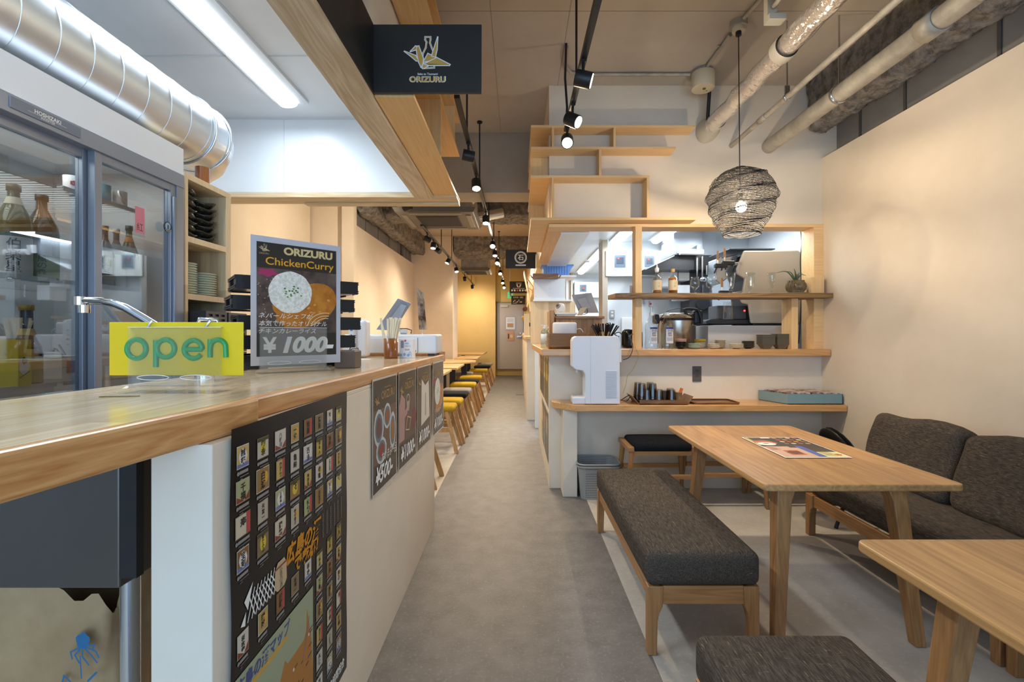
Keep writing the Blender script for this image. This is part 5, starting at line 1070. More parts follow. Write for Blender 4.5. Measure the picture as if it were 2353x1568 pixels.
# black crates
crm = C('#1e2024', .45, name='black_crate_plastic')
def crate_proto():
    b = MB(); w_, d_, h_ = .16, .165, .07; t_ = .004
    b.box(-w_ / 2, w_ / 2, -d_ / 2, d_ / 2, 0, .005); b.box(-w_ / 2, w_ / 2, -d_ / 2, -d_ / 2 + t_, 0, h_); b.box(-w_ / 2, w_ / 2, d_ / 2 - t_, d_ / 2, 0, h_); b.box(-w_ / 2, -w_ / 2 + t_, -d_ / 2, d_ / 2, 0, h_)
    for z0, z1 in ((0, .02), (.032, .044), (.056, h_)): b.box(w_ / 2 - t_, w_ / 2, -d_ / 2, d_ / 2, z0, z1)
    for y in (-.08, -.03, .02, .07): b.box(w_ / 2 - t_, w_ / 2, y, y + .02, 0, h_)
    b.box(w_ / 2 - .008, w_ / 2 - .006, -.08, .08, 0, h_, C('#0c0d0f', .6)); return b
p0 = None
for ci, (y, nm) in enumerate(((2.455, 'left'), (2.64, 'right'))):
    for i in range(6):
        lb = f'{ordn[i]} slotted black crate from below in the {nm} column under the plates'
        if p0 is None: p0 = solo('black_crate', crate_proto(), crm, lb, 'crate', (-1.69 + .04, y, .902), 'slotted black crates', local=True)
        else: dup(p0, (-1.69 + .04, y, .902 + i * .073), lb)
# ---- faucet
t = root('kitchen_faucet', 'chrome swan-neck kitchen faucet rising behind the open sign', 'faucet', (-1.12, 1.34, 1.03)); fy = 1.34
def FP(px, py): return (X(px, fy), fy, Z(py, fy))
b = MB(); b.tube([FP(470, 860), FP(460, 820), FP(420, 790), FP(370, 757), FP(330, 732), FP(290, 708), FP(262, 697), FP(235, 692), FP(200, 691), FP(176, 692)], [.017, .015, .0115, .0115, .0115, .0115, .011, .0105, .0105, .0105], 16); part('spout', b, CHROME, t)
b = MB(); x, _, z = FP(180, 692); b.cyl((x + .005, fy, z + .012), (x + .005, fy, z - .012), .017, n=24); b.cyl((x + .016, fy, z - .012), (x + .016, fy, z - .034), .0155, .0145, n=24); part('spout_tip', b, CHROME, t)
b = MB(); b.cyl((X(470, fy), fy, 1.03), (X(470, fy), fy, 1.13), .026, .024, n=24); b.cyl((X(470, fy), fy, 1.13), (X(470, fy), fy, 1.18), .022, n=24)
b.tube([(X(452, fy), fy, 1.18), (X(450, fy), fy, 1.235), (X(470, fy), fy - .02, 1.262), (X(500, fy), fy, 1.26), (X(508, fy), fy, 1.225)], .006, 10); part('lever_body', b, CHROME, t)
# ================================================================ ON THE LEFT COUNTER
# acrylic stands
def acrylic(name, label, cx, cy, w_, h_, rz, zb):
    t = root(name, label, 'sign stand', (cx, cy, zb)); b = MB(); tt = .002
    b.box(-w_ / 2, w_ / 2, -.002 - tt, -.002, 0.012, h_); b.box(-w_ / 2, w_ / 2, .006, .006 + tt, .012, h_ * .97); part('front_sheet', b, ACR, t, local=True)
    b = MB(); b.prism([(-.03, 0), (.034, 0), (.034, .003), (.010, .014), (-.004, .014), (-.03, .003)], 0, -w_ / 2 - .004, w_ / 2 + .004); part('foot', b, ACR, t, local=True)
    b = MB(); clr = C('#dfe5ea', .1, 0, spec=.8)
    for s in (-1, 1): b = MB(); b.tube([(s * w_ * .23 + w_ * .17 * math.cos(a) * (1 if True else 0), -.0045, .033 + .0055 * math.sin(a)) for a in [2 * math.pi * k / 24 for k in range(24)]], .0010, 6, clr, True); part('slot_rim', b, clr, t, local=True)
    b = MB(); b.box(-w_ / 2, w_ / 2, -.0045, .0082, h_ - .0015, h_, clr); part('top_rim', b, clr, t, local=True)
    t.rotation_euler = (0, 0, rz); return t
OY = 1.085
acrylic('acrylic_stand', 'clear acrylic stand holding the yellow open sign on the counter', X(404, 1.07), 1.07, .212, .148, 0, TOPL)
t = root('open_sign', 'yellow plastic sign with raised green letters reading open in a clear stand', 'sign', (X(412, OY), OY, TOPL + .03)); yel = C('#e0c81c', .35, name='yellow_plastic'); grn = C('#35a05c', .25, name='green_tube')
x0, x1, z0, z1 = X(260, OY), X(565, OY), Z(862, OY), Z(741, OY)
b = MB(); b.box(x0, x1, OY - .0105, OY - .0078, z0, z1); part('sign_plate', b, yel, t, bev=.001)
b = MB(); yy = OY - .0125
def oc(px, py): return (X(px, OY), yy, Z(py, OY))
def arc(cx, cy, r, a0, a1, n=28): return [oc(cx + r * math.cos(math.radians(a0 + (a1 - a0) * i / n)), cy - r * math.sin(math.radians(a0 + (a1 - a0) * i / n))) for i in range(n + 1)]
tr = .0056
b.tube(arc(324, 802, 21.5, 0, 350, 35), tr, 10, None, True); b.tube([oc(368, 843), oc(368, 782)], tr, 10); b.tube(arc(390, 801, 20, 180, -180, 36), tr, 10)
b.tube([oc(434, 803), oc(471, 803)] + arc(453, 803, 20.5, 8, 325, 32), tr, 10); b.tube([oc(491, 821), oc(491, 780)], tr, 10); b.tube([oc(491, 803)] + arc(509, 798, 17, 165, 0, 16) + [oc(527, 821)], tr, 10)
part('letters', b, grn, t, label='raised green letters reading open')
for px in (357, 489): b = MB(); b.tube([oc(px - 10, 752), oc(px - 7, 749), oc(px, 739), oc(px + 4, 737), oc(px - 2, 745), oc(px - 8, 752)], .0015, 6); part('wire_hook', b, CHROME, t)
acrylic('acrylic_stand', 'clear acrylic stand holding the chicken curry poster on the counter', -.778, 1.645, .225, .155, math.atan2(.21, .203), TOPL)
p0_, p1_ = Vector((-.875, 1.56, 0)), Vector((-.672, 1.77, 0)); d = (p1_ - p0_); W_ = .297; zb_ = 1.12
t = root('curry_poster', 'laminated chicken curry poster priced 1000 yen standing on the counter', 'poster', (-.775, 1.66, zb_ - .03)); b = MB(); f_ = Flat(b, (-.875, 1.555, zb_), d, (0, 0, 1), .00022)
HH = .424; f_.rect(-.006, -.006, W_ + .004, HH + .006, C('#c3c4cd', .12, name='laminate_edge'), 0); f_.poly([(-.006, -.006), (-.006, HH + .006), (W_ + .004, HH + .006), (W_ + .004, -.006)], C('#c3c4cd', .3), -1); f_.rect(.012, .024, W_ - .012, HH - .014, C('#2a2622', .2, name='poster_black'), 1)
part('poster_sheet', b, PBK, t)
b = MB(); f_ = Flat(b, (-.875, 1.555, zb_), d, (0, 0, 1), .0002); curry(f_, .0125, .105, W_ - .0125, HH - .10, 2)
for i, s in enumerate(('ネパールシェフが', '本気で作ったオリジナル', 'チキンカレーライス')): f_.text(s, .018, .155 - .026 * i, .0175 * .85, PWH, 11, [.18, .23, .19][i], 'f', .25)
part('poster_picture', b, PBK, t, label='photo of curry with white rice')
b = MB(); f_ = Flat(b, (-.875, 1.555, zb_), d, (0, 0, 1), .0002); f_.text('ORIZURU', .098, HH - .048, .025, C('#d8c08a', .4), 3, .172, 'f', bold=.045, res=6); f_.text('ChickenCurry', .040, HH - .088, .026, C('#e5a31f', .4), 3, .235, 'f', bold=.01, res=6); crane(f_, .018, HH - .045, .035, 3, C('#c7b27a', .4), C('#8f8578', .4)); f_.text('ORIZURU', .02, HH - .055, .006, C('#a8977a'), 3, .03); part('poster_title', b, PWH, t); b = MB(); f_ = Flat(b, (-.875, 1.555, zb_), d, (0, 0, 1), .0002)
f_.text('¥', .030, .038, .050, PWH, 5, bold=.03); f_.text('1000-', .095, .038, .052, PWH, 5, .180, 'f', .25, bold=.05, res=6); part('poster_price', b, PWH, t)
# black noodle trays behind the poster
def tray_proto():
    b = MB(); w_, d_, h_ = .43, .20, .050
    b.box(-w_ / 2, w_ / 2, -d_ / 2, d_ / 2, .004, .010)
    for s in (-1, 1):
        for q in range(7): z = .004 + .007 * q; b.box(-w_ / 2, w_ / 2, s * d_ / 2 - .006, s * d_ / 2 + .003 + .003 * (q % 2), z, z + .0045); b.box(s * w_ / 2 - .006 if s < 0 else w_ / 2, s * w_ / 2 if s < 0 else w_ / 2 + .006, -d_ / 2, d_ / 2, z, z + .0045) if not (2 <= q <= 4) else None
        for a in (-1, 1): b.box(a * w_ / 2 - (.1 if a > 0 else 0), a * w_ / 2 + (0 if a > 0 else .1), s * d_ / 2 - .005, s * d_ / 2 + .002, 0, h_)
        b.box(-w_ / 2, w_ / 2, s * d_ / 2 - .007, s * d_ / 2 + .005, h_ - .006, h_)
    b.box(-w_ / 2 - .003, -w_ / 2 + .004, -d_ / 2, -.05, 0, h_); b.box(-w_ / 2 - .003, -w_ / 2 + .004, .05, d_ / 2, 0, h_); b.box(w_ / 2 - .004, w_ / 2 + .003, -d_ / 2, -.05, 0, h_); b.box(w_ / 2 - .004, w_ / 2 + .003, .05, d_ / 2, 0, h_); return b
p0 = None; bt = C('#14161b', .18, name='black_lacquer')
for i in range(5):
    z = TOPL + .004 + i * .0725; ox = [.0, -.012, .01, -.015, .0][i]; lb = f'{ordn[i]} black lacquer tray box from below in the tall stack behind the curry poster'
    if p0 is None: p0 = solo('lacquer_tray', tray_proto(), bt, lb, 'tray', (-.89 + ox, 1.885, z), 'black lacquer tray boxes', local=True); p0.rotation_euler = (0, 0, .66)
    else: dup(p0, (-.89 + ox, 1.885, z), lb)
b = MB(); b.rbox(-.028, .028, -.07, .07, 0, .017, .008)
sp0 = solo('lacquer_bowl_lid', b, bt, 'black spacer dish between the bottom and second tray boxes', 'dish', (-.93, 1.80, TOPL + .0545), 'black dishes between tray boxes', local=True)
for i in range(1, 4): dup(sp0, (-.93 + .01 * i, 1.80, TOPL + .0545 + .0725 * i), f'black dish lying between the {ordn[i]} and {ordn[i+1]} tray boxes')
b = MB(); b.box(-1.0, -.72, 1.84, 2.02, TOPL, TOPL + .004); 
b = MB(); b.box(-.70, -.622, 1.80, 1.88, TOPL, TOPL + .068); solo('brown_box', b, C('#5c4c40', .5), 'small dark brown box beside the tray boxes on the counter', 'box', (-.66, 1.84, TOPL), bev=.004)
# white register drawer, tablet, router
t = root('cash_register', 'long white cash register base at the far end of the counter', 'cash register', (-.76, 3.0, TOPL)); wp = C('#dfe2e5', .3)
b = MB(); b.rbox(-1.05, -.482, 2.83, 3.04, TOPL + .012, TOPL + .13, .015); part('case', b, wp, t)
b = MB(); b.box(-.94, -.60, 2.826, 2.83, TOPL + .02, TOPL + .108); part('drawer_front', b, C('#e6e8eb', .3), t, bev=.001)
b = MB(); b.box(-.60, -.598, 2.824, 2.829, TOPL + .015, TOPL + .11, C('#9a9da0')); b.box(-.972, -.970, 2.824, 2.829, TOPL + .015, TOPL + .11, C('#9a9da0')); b.box(-.612, -.608, 2.824, 2.829, TOPL + .025, TOPL + .035, BLK); part('seams', b, None, t)
for x in (-1.0, -.52): b = MB(); b.box(x - .02, x + .02, 2.85, 3.02, TOPL, TOPL + .012); part('foot', b, BLK, t)
t = root('tablet_terminal', 'tilted grey tablet terminal seen from behind on the cash drawer', 'tablet', (-.80, 2.95, TOPL + .13)); TM = Matrix.Translation((-.80, 2.95, TOPL + .235)) @ Matrix.Rotation(math.radians(25), 4, 'Z') @ Matrix.Rotation(math.radians(-32), 4, 'Y') @ Matrix.Rotation(math.radians(50), 4, 'X')
b = MB(); c4 = [(X(864, 2.95), 2.95, Z(758, 2.95)), (X(905, 2.98), 2.98, Z(760, 2.98)), (X(944.5, 2.96), 2.96, Z(697, 2.96)), (X(914, 2.93), 2.93, Z(686, 2.93))]; b.hexa(c4, [(p[0], p[1] + .012, p[2]) for p in c4]); part('tablet_body', b, C('#9aa0ac', .35, .4), t, bev=.003)
b = MB(); c4 = [(X(893, 2.94), 2.94, Z(738, 2.95)), (X(916, 2.94), 2.94, Z(738, 2.95)), (X(935, 2.935), 2.935, Z(703, 2.95)), (X(921, 2.93), 2.93, Z(699, 2.95))]; b.hexa(c4, [(p[0], p[1] + .02, p[2]) for p in c4]); part('back_mount', b, C('#a9aeb8', .35, .4), t, bev=.003)
b = MB(); b.tube([(-.80, 2.96, TOPL + .22), (-.76, 2.96, TOPL + .17), (-.71, 2.95, TOPL + .145)], .011, 10, C('#c3c7cc', .3)); b.cyl((-.73, 2.95, TOPL + .145), (-.69, 2.95, TOPL + .145), .015, n=14, m=C('#c3c7cc', .3)); part('stand_arm', b, STEEL, t)
b = MB(); b.tube([(-.80, 2.9, TOPL + .14), (-.74, 2.9, TOPL + .165), (-.68, 2.9, TOPL + .165), (-.65, 2.9, TOPL + .155), (-.655, 2.9, TOPL + .134)], .003, 8); solo('tablet_cable', b, BLK, 'thin black cable curling on the white cash drawer', 'cord', (-.7, 2.9, TOPL + .13))
t = root('wifi_router', 'upright white router with small ports left of the cash drawer', 'router', (-.93, 2.62, TOPL)); b = MB(); b.rbox(-.935, -.90, 2.60, 2.72, TOPL, TOPL + .215, .012); b.rbox(-.93, -.845, 2.63, 2.72, TOPL, TOPL + .213, .02); part('case', b, C('#e4e4ea', .3), t)
b = MB(); f_ = Flat(b, (-.934, 2.5985, TOPL), (1, 0, 0), (0, 0, 1), .0008); f_.rect(.012, .15, .024, .158, C('#5b8fd0', .3)); f_.rect(.015, .125, .02, .13, INK); f_.rect(.012, .098, .024, .108, C('#a33a2c')); f_.rect(.013, .068, .022, .078, C('#b08a2c')); part('ports', b, None, t)
b = MB(); b.tube([(-.93, 2.56, TOPL + .004), (-.90, 2.55, TOPL + .05), (-.87, 2.57, TOPL + .055), (-.86, 2.575, TOPL + .01), (-.93, 2.57, TOPL + .02), (-.90, 2.565, TOPL + .075)], .003, 8, BLK); b.rbox(-.93, -.88, 2.50, 2.55, TOPL, TOPL + .035, .006, WHT); solo('charger_adapter', b, WHT, 'small white adapter with a black cable in front of the router', 'adapter', (-.9, 2.53, TOPL))
t = root('chopstick_cup', 'brown bamboo cup full of wrapped chopsticks on the counter', 'cup', (X(898, 2.55), 2.55, TOPL)); cx_, cy_ = X(898, 2.55), 2.55
b = MB(); b.lathe([(.001, 0), (.036, 0), (.037, .01), (.037, .108), (.032, .108), (.031, .01), (.001, .008)], (cx_, cy_, TOPL), 32); part('cup_body', b, BMB, t)
random.seed(4); stk = None; cpap = C('#e6dcc0', .6, name='cream_paper')
def stick(): b = MB(); b.box(-.0055, .0055, -.003, .003, 0, .20); return b
for i in range(26):
    a = random.uniform(0, 6.28); r = .022 * random.random() ** .5; lean = random.uniform(-.08, .5) if i > 1 else -.42 + .18 * i; yaw = random.uniform(-.2, .2)
    lb = 'chopsticks in cream paper sleeves packed in the bamboo cup' if i > 1 else ['leftmost cream chopstick sleeve leaning far out of the bamboo cup', 'second cream chopstick sleeve leaning left from the bamboo cup'][i]
    if stk is None: stk = solo('chopstick_sleeve', stick(), cpap, lb, 'chopsticks', (cx_, cy_, TOPL + .012), 'chopstick sleeves in the bamboo cup', local=True); o = stk
    else: o = dup(stk, (0, 0, 0), lb)
    o.location = (cx_ + r * math.cos(a) - (.012 if i < 2 else 0), cy_ + r * math.sin(a) * .8, TOPL + .012 + random.uniform(0, .012)); o.rotation_euler = (random.uniform(-.08, .08), math.copysign(min(abs(lean), .42), lean) * (.5 if i > 1 else .6), yaw)
t = root('toothpick_box', 'small white box with blue dots and a pink logo square beside the chopstick cup', 'box', (X(940, 2.6), 2.6, TOPL)); x0, x1 = X(920, 2.6), X(951, 2.6); b = MB(); b.box(x0, x1, 2.58, 2.64, TOPL, TOPL + .103); part('carton', b, C('#e8e8ea', .4), t, bev=.001)
b = MB(); f_ = Flat(b, (x0, 2.5795, TOPL), (1, 0, 0), (0, 0, 1)); w_ = x1 - x0; f_.rect(.008, .055, .024, .095, C('#8a98b0', .4)); f_.rect(.028, .09, .036, .1, C('#c4207a', .4)); f_.disc(.04, .08, .012, .004, C('#8fbfe0', .4)); f_.text('つまようじ', .027, .062, .007, INK, 2, .035); f_.text('約250本', .03, .042, .008, INK, 2, .025)
[f_.disc(.008 + .02 * i, .016 + .004 * (i % 2), .007, .008, C('#7fb6dc', .4)) for i in range(3)]; [f_.line([(.05, .012 + .008 * i), (.058, .02 + .008 * i), (.066, .012 + .008 * i)], .0015, C('#7a78c0', .4)) for i in range(3)]; part('carton_print', b, None, t)
t = root('menu_stand', 'tall narrow menu card stand seen edge-on on the cash drawer', 'menu', (X(968, 2.95), 2.95, TOPL + .13)); xx = X(966, 2.95)
b = MB(); b.hexa([(xx - .004, 2.93, TOPL + .16), (xx + .03, 3.0, TOPL + .16), (xx + .03, 3.003, TOPL + .16), (xx - .004, 2.933, TOPL + .16)], [(xx - .02, 2.93, 1.51), (xx + .01, 3.0, 1.48), (xx + .01, 3.003, 1.48), (xx - .02, 2.933, 1.51)]); part('menu_card', b, mottled('brown_menu_print', '#4a3326', '#c9b8a4', 14, .15, 3), t)
b = MB(); b.cyl((xx + .01, 2.96, TOPL + .13), (xx + .01, 2.96, TOPL + .136), .03, n=20, m=ACR); b.cyl((xx + .01, 2.96, TOPL + .136), (xx + .01, 2.96, TOPL + .17), .005, n=10, m=ACR); part('clear_foot', b, ACR, t)
b = MB(); b.box(X(245, 1.0), X(245, 1.0) + .074, .985, .993, TOPL, TOPL + .0012); b.xf(Matrix.Translation((X(285, 1.0), .99, 0)) @ Matrix.Rotation(R_(8), 4, 'Z') @ Matrix.Translation((-X(285, 1.0), -.99, 0))); solo('brass_plate', b, C('#8f8a5a', .25, 1.0, name='brass'), 'thin brass plate set in the counter top before the open sign', 'plate', (X(285, 1.0), .99, TOPL))
b = MB(); b.box(X(800, 2.5), X(860, 2.5), 2.40, 2.47, TOPL, TOPL + .002); solo('paper_slip', b, C('#e4e4e8', .5), 'white paper slip lying before the cash drawer', 'paper', (X(830, 2.5), 2.43, TOPL))
# ================================================================ PASSAGE TABLES AND STOOLS
tw = wood('light_table_board', '#e0bb85', '#c79c60', 0, 1, .4, .1, .1, .7)
def ptable(label, rect=None, disc=None, legs=()):
    if disc: cx, cy, r = disc; lx0, lx1, ly0, ly1 = cx - r * .5, cx + r * .4, cy - r * .3, cy + r * .3
    else: x0, x1, y0, y1 = rect; cx, cy = (x0 + x1) / 2, (y0 + y1) / 2
    t = root('passage_table', label, 'table', (cx, cy, 0), 'tables along the left side of the passage'); b = MB()
    if disc: b.cyl((cx, cy, .69), (cx, cy, .72), r, n=48)
    else: b.box(x0, x1, y0, y1, .69, .72)
    part('tabletop', b, tw, t, bev=.003)
    for (lx, ly) in legs: b = MB(); b.box(lx - .05, lx + .05, ly - .03, ly + .03, 0.01, .69); b.box(lx - .2, lx + .2, ly - .2, ly + .2, 0, .012); part('pedestal_leg', b, BLK, t)
ptable('small round table nearest the end of the counter', disc=(-1.12, 4.93, .32), legs=((-1.12, 4.93),))
ptable('square wooden passage table right behind the nearest round one', (-2.0, -.93, 5.72, 6.7), legs=((-1.35, 6.0),))
ptable('wooden passage table beside the pale pier, third in the row', (-1.95, -.885, 6.95, 7.9), legs=((-1.15, 7.3),))
ptable('large round passage table, fourth in the row', disc=(-1.32, 8.75, .56), legs=((-1.18, 8.6), (-1.0, 8.9)))
ptable('wooden passage table before the yellow wall, fifth in the row', (-1.28, -.82, 9.55, 10.75), legs=((-1.05, 10.1),))
ptable('farthest wooden passage table touching the yellow wall', (-2.0, -.85, 11.7, 13.3), legs=((-1.4, 12.2),))
sw = wood('ash_stool_wood', '#cfa56e', '#a87b45', 2, 0, .45)
stool_cols = {'yellow': fabric('mustard_fabric', '#b08c24', '#c6a232', '#d3b451', .8), 'black': FABD, 'grey': fabric('grey_fabric', '#8d8379', '#9d948a', '#aaa298', .8)}
protos = {}
def pstool(col, x, y, label):
    if col in protos: return dup(protos[col], (x, y, 0), label)
    t = root('bar_stool', label, 'stool', (x, y, 0), 'padded stools along the passage')
    b = MB(); b.rbox(-.19, .19, -.15, .15, .415, .475, .028, puff=.006, nx=5); part('seat_cushion', b, stool_cols[col], t, local=True)
    b = MB(); b.box(-.15, .15, -.125, -.10, .365, .42); b.box(-.15, .15, .10, .125, .365, .42); part('seat_rail', b, sw, t, local=True)
    b = MB(); b.box(-.17, .17, -.150, -.128, .21, .25); part('stretcher', b, sw, t, local=True); b = MB(); b.box(-.17, .17, .128, .150, .21, .25); part('stretcher', b, sw, t, local=True)
    for sx in (-1, 1):
        for sy in (-1, 1):
            b = MB(); xb, yb, xt, yt = sx * .225, sy * .18, sx * .11, sy * .125; b.hexa([(xb - .02, yb - .014, 0), (xb + .02, yb - .014, 0), (xb + .02, yb + .014, 0), (xb - .02, yb + .014, 0)], [(xt - .02, yt - .014, .42), (xt + .02, yt - .014, .42), (xt + .02, yt + .014, .42), (xt - .02, yt + .014, .42)]); part('leg', b, sw, t, bev=.003, local=True)
    protos[col] = t; return t
for col, x, y, lb in (('yellow', -.87, 3.86, 'stool hidden behind the counter end, only its splayed legs visible'), ('yellow', -.84, 4.98, 'nearest fully seen mustard padded stool in the passage'), ('yellow', -.82, 5.42, 'second mustard padded stool in the passage'), ('black', -.82, 6.0, 'nearest black padded stool in the passage'),
                      ('grey', -.82, 6.42, 'nearest grey padded stool, right behind the nearest black one'), ('yellow', -.82, 7.2, 'third mustard stool, behind the grey one'), ('black', -.82, 7.65, 'second black padded stool in the passage'), ('yellow', -.82, 8.4, 'fourth mustard stool beside the big round table'),
                      ('grey', -1.05, 9.15, 'grey stool standing further left by the big round table'), ('yellow', -.82, 10.0, 'farthest mustard stool in the passage'), ('black', -.82, 11.1, 'farthest black stool in the passage'), ('grey', -.82, 12.1, 'farthest grey stool before the yellow wall')):
    pstool(col, x, y, lb)
b = MB(); b.box(X(1185, 9.6), X(1212, 9.6) - .06, 9.4, 9.75, 0, .006); solo('floor_grate', b, C('#5d5a57', .5), 'grey floor grate by the right partition, nearer one', 'grate', (.05, 9.6, 0))
b = MB(); b.box(X(1186, 12.7), X(1200, 12.7), 12.6, 12.9, 0, .006); solo('floor_grate', b, C('#5d5a57', .5), 'grey floor grate before the end door, farther one', 'grate', (.05, 12.75, 0))
# ================================================================ LOWER SHELF OBJECTS
SZ = .702; wsv = C('#e3e5ea', .35, name='ice_white_plastic')
t = root('water_server', 'white water server standing on the lower oak shelf', 'water server', (.53, 3.53, SZ)); Yf = 3.445
def W2(px, py): return (X(px, Yf), Z(py, Yf))
pts = [W2(1331, 931), W2(1346, 929), W2(1346, 852), W2(1323, 850), W2(1315, 843), W2(1315, 783), W2(1322, 773), W2(1420, 773), W2(1425, 778), W2(1425, 930)]
pts = [(x, max(z, SZ + .004)) for x, z in pts]
pts = [W2(1345, 930), W2(1345, 862), W2(1340, 853), W2(1323, 850), W2(1315.5, 843), W2(1315.5, 784), W2(1318, 777), W2(1325, 773), W2(1419, 773), W2(1424, 777), W2(1425, 930)]; pts = [(x, max(z, SZ + .004)) for x, z in pts]
b = MB(); b.prism(pts[::-1], 1, Yf, 3.597); part('body', b, wsv, t, bev=.006)
b = MB(); b.box(*[X(p, Yf - .003) for p in (1357, 1357.6)], Yf - .0008, Yf, .71, 1.20, C('#c3c6cc'))
for i in range(20): z = Z(855 + 3.15 * i, Yf); b.box(X(1392, Yf), X(1417, Yf), Yf - .0012, Yf, z, z + .0042, C('#b3b7bf', .5)); b.box(X(1392, Yf), X(1417, Yf), Yf - .004, Yf, z + .0042, z + .0062, wsv)
part('vent_slots', b, wsv, t)
b = MB(); b.rbox(X(1316, Yf), X(1347, Yf), Yf + .005, 3.59, SZ, SZ + .055, .012)
for i in range(4):
    for j in range(3): b.box(X(1319, Yf) + .02 * i, X(1319, Yf) + .02 * i + .012, Yf + .03 + .05 * j, Yf + .033 + .05 * j, SZ + .055, SZ + .0556, C('#8a8d92'))
part('drip_tray', b, wsv, t)
b = MB(); b.cyl((X(1331, Yf), 3.56, Z(851, Yf)), (X(1331, Yf), 3.56, Z(859, Yf)), .012, n=14); part('tap', b, wsv, t)
b = MB(); b.box(X(1425, Yf), X(1430, Yf), Yf + .03, Yf + .09, Z(833, Yf), Z(802, Yf)); part('side_bracket', b, wsv, t)
def cord(label, pts, r, m, name='power_cord'): b = MB(); b.tube(pts, r, 8); return solo(name, b, m, label, 'cord', pts[0])
def smooth(P, n=6):
    P = [Vector(p) for p in P]; out = []
    for i in range(len(P) - 1):
        p0, p1, p2, p3 = P[max(i - 1, 0)], P[i], P[i + 1], P[min(i + 2, len(P) - 1)]
        for k in range(n):
            u = k / n; out.append(.5 * ((2 * p1) + (p2 - p0) * u + (2 * p0 - 5 * p1 + 4 * p2 - p3) * u * u + (3 * p1 - 3 * p2 + p3 - p0) * u ** 3))
    return out + [P[-1]]
def Q(px, py, Y): return (X(px, Y), Y, Z(py, Y))
cord('black power cord running from the water server bracket up over the oak counter', smooth([Q(1431, 827, 3.55), Q(1445, 822, 3.55), Q(1453, 806, 3.56), Q(1454, 792, 3.59), Q(1449, 780, 3.62), Q(1450, 770, 3.68), Q(1461, 767, 3.80)]), .0032, C('#3b352e', .5))
cord('thin yellow green earth wire hanging from the counter down to the lower shelf', smooth([Q(1458, 797, 3.60), Q(1468, 815, 3.59), Q(1462, 833, 3.59), Q(1452, 853, 3.6), Q(1442, 864, 3.6), Q(1438, 885, 3.6), Q(1431, 905, 3.6)]), .0018, C('#b0a04a', .5))
cord('black cord looped on the lower shelf behind the water server', smooth([(X(1427, 3.6), 3.62, SZ + .006), (X(1446, 3.6), 3.60, SZ + .05), (X(1447, 3.6), 3.6, SZ + .035), (X(1440, 3.6), 3.6, SZ + .006), (X(1427, 3.6), 3.6, SZ + .012)]), .0032, BLK)
# tray of tumblers
t = root('serving_tray', 'walnut tray with raised handles full of smoky tumblers on the lower shelf', 'tray', (1.0, 3.52, SZ)); b = MB(); ty0, ty1 = 3.44, 3.66; tx0, tx1 = X(1470, 3.44), X(1580, 3.44)
b.box(tx0, tx1, ty0, ty1, SZ, SZ + .006); b.box(tx0, tx1, ty0, ty0 + .006, SZ, SZ + .035); b.box(tx0, tx1, ty1 - .006, ty1, SZ, SZ + .035); part('tray_base', b, WALNX, t)
for s, x in ((-1, tx0), (1, tx1)):
    b = MB(); b.hexa([(x, ty0, SZ), (x + s * .004, ty0, SZ), (x + s * .004, ty1, SZ), (x, ty1, SZ)][::s], [(x + s * .045, ty0 + .02, SZ + .06), (x + s * .05, ty0 + .02, SZ + .058), (x + s * .05, ty1 - .02, SZ + .058), (x + s * .045, ty1 - .02, SZ + .06)][::s]); part('handle', b, WALNX, t)
def tumbler(): b = MB(); b.lathe([(.036, 0), (.0365, .004), (.031, .055), (.027, .100), (.024, .103), (.001, .103)], (0, 0, 0), 12, None, 2, False); b.lathe([(.034, .0), (.029, .055), (.025, .092), (.001, .092)], (0, 0, 0), 12, None, 2, False); return b
tp = None
rows_ = [('front', 3.475, (1487, 1514, 1543), 1), ('middle', 3.545, (1475, 1500, 1540), 2), ('rear', 3.615, (1466, 1494), 2)]
for nm, y, xs, lv in rows_:
    for i, px in enumerate(xs):
        for k in range(lv if not (nm == 'middle' and i == 2) else 1):
            lb = f'smoky upturned tumbler, {["first","second","third"][i]} from the left in the {nm} row of the tray, {["lower","upper"][k]} one'
            loc = (X(px, y), y, SZ + .0065 + .0905 * k * .42)
            if tp is None: tp = solo('tumbler', tumbler(), SMK, lb, 'glass', loc, 'smoky tumblers on the tray', local=True)
            else: dup(tp, loc, lb)
def pcup(loc, label, up, m): 
    b = MB(); b.lathe([(.024, 0), (.030, .075), (.0315, .076), (.0315, .079), (.029, .079), (.023, .003), (.001, .003)] if up else [(.030, 0), (.024, .075), (.001, .078)], (0, 0, 0), 28); 
    return solo('paper_cup', b, m, label, 'cup', loc, local=True)
kraft = C('#b98f62', .6, name='kraft_cup')
pcup((X(1558, 3.52), 3.52, SZ + .0065), 'brown paper cup with an orange tag at the right end of the tumbler tray', True, kraft)
pcup((X(1529, 3.62), 3.62, SZ + .0065), 'grey paper cup behind the tumblers, lower of the two stacked', True, C('#8f8577', .6)); 
b = MB(); b.box(-.012, .012, -.0008, .0008, 0, .05); o = solo('orange_tag', b, C('#c9661f', .5), 'orange paper tag sticking out of the brown paper cup', 'tag', (X(1562, 3.52), 3.525, SZ + .065), local=True); o.rotation_euler = (0, .35, 0)
b = MB(); pr = rrect(X(1592, 3.48), X(1700, 3.46), 3.45, 3.66, .03); b.prism(pr, 2, SZ, SZ + .004); b.tube([(p[0], p[1], SZ + .012) for p in pr], .004, 6, None, True)
n = len(pr); b.add([(p[0], p[1], SZ + .002) for p in pr] + [(p[0] + (.006 if p[0] > 1.4 else -.006), p[1] + (.004 if p[1] > 3.55 else -.004), SZ + .014) for p in pr], [(i, (i + 1) % n, n + (i + 1) % n, n + i) for i in range(n)], None, True)
solo('flat_tray', b, WALNX, 'flat empty walnut tray right of the tumbler tray', 'tray', (1.4, 3.55, SZ))
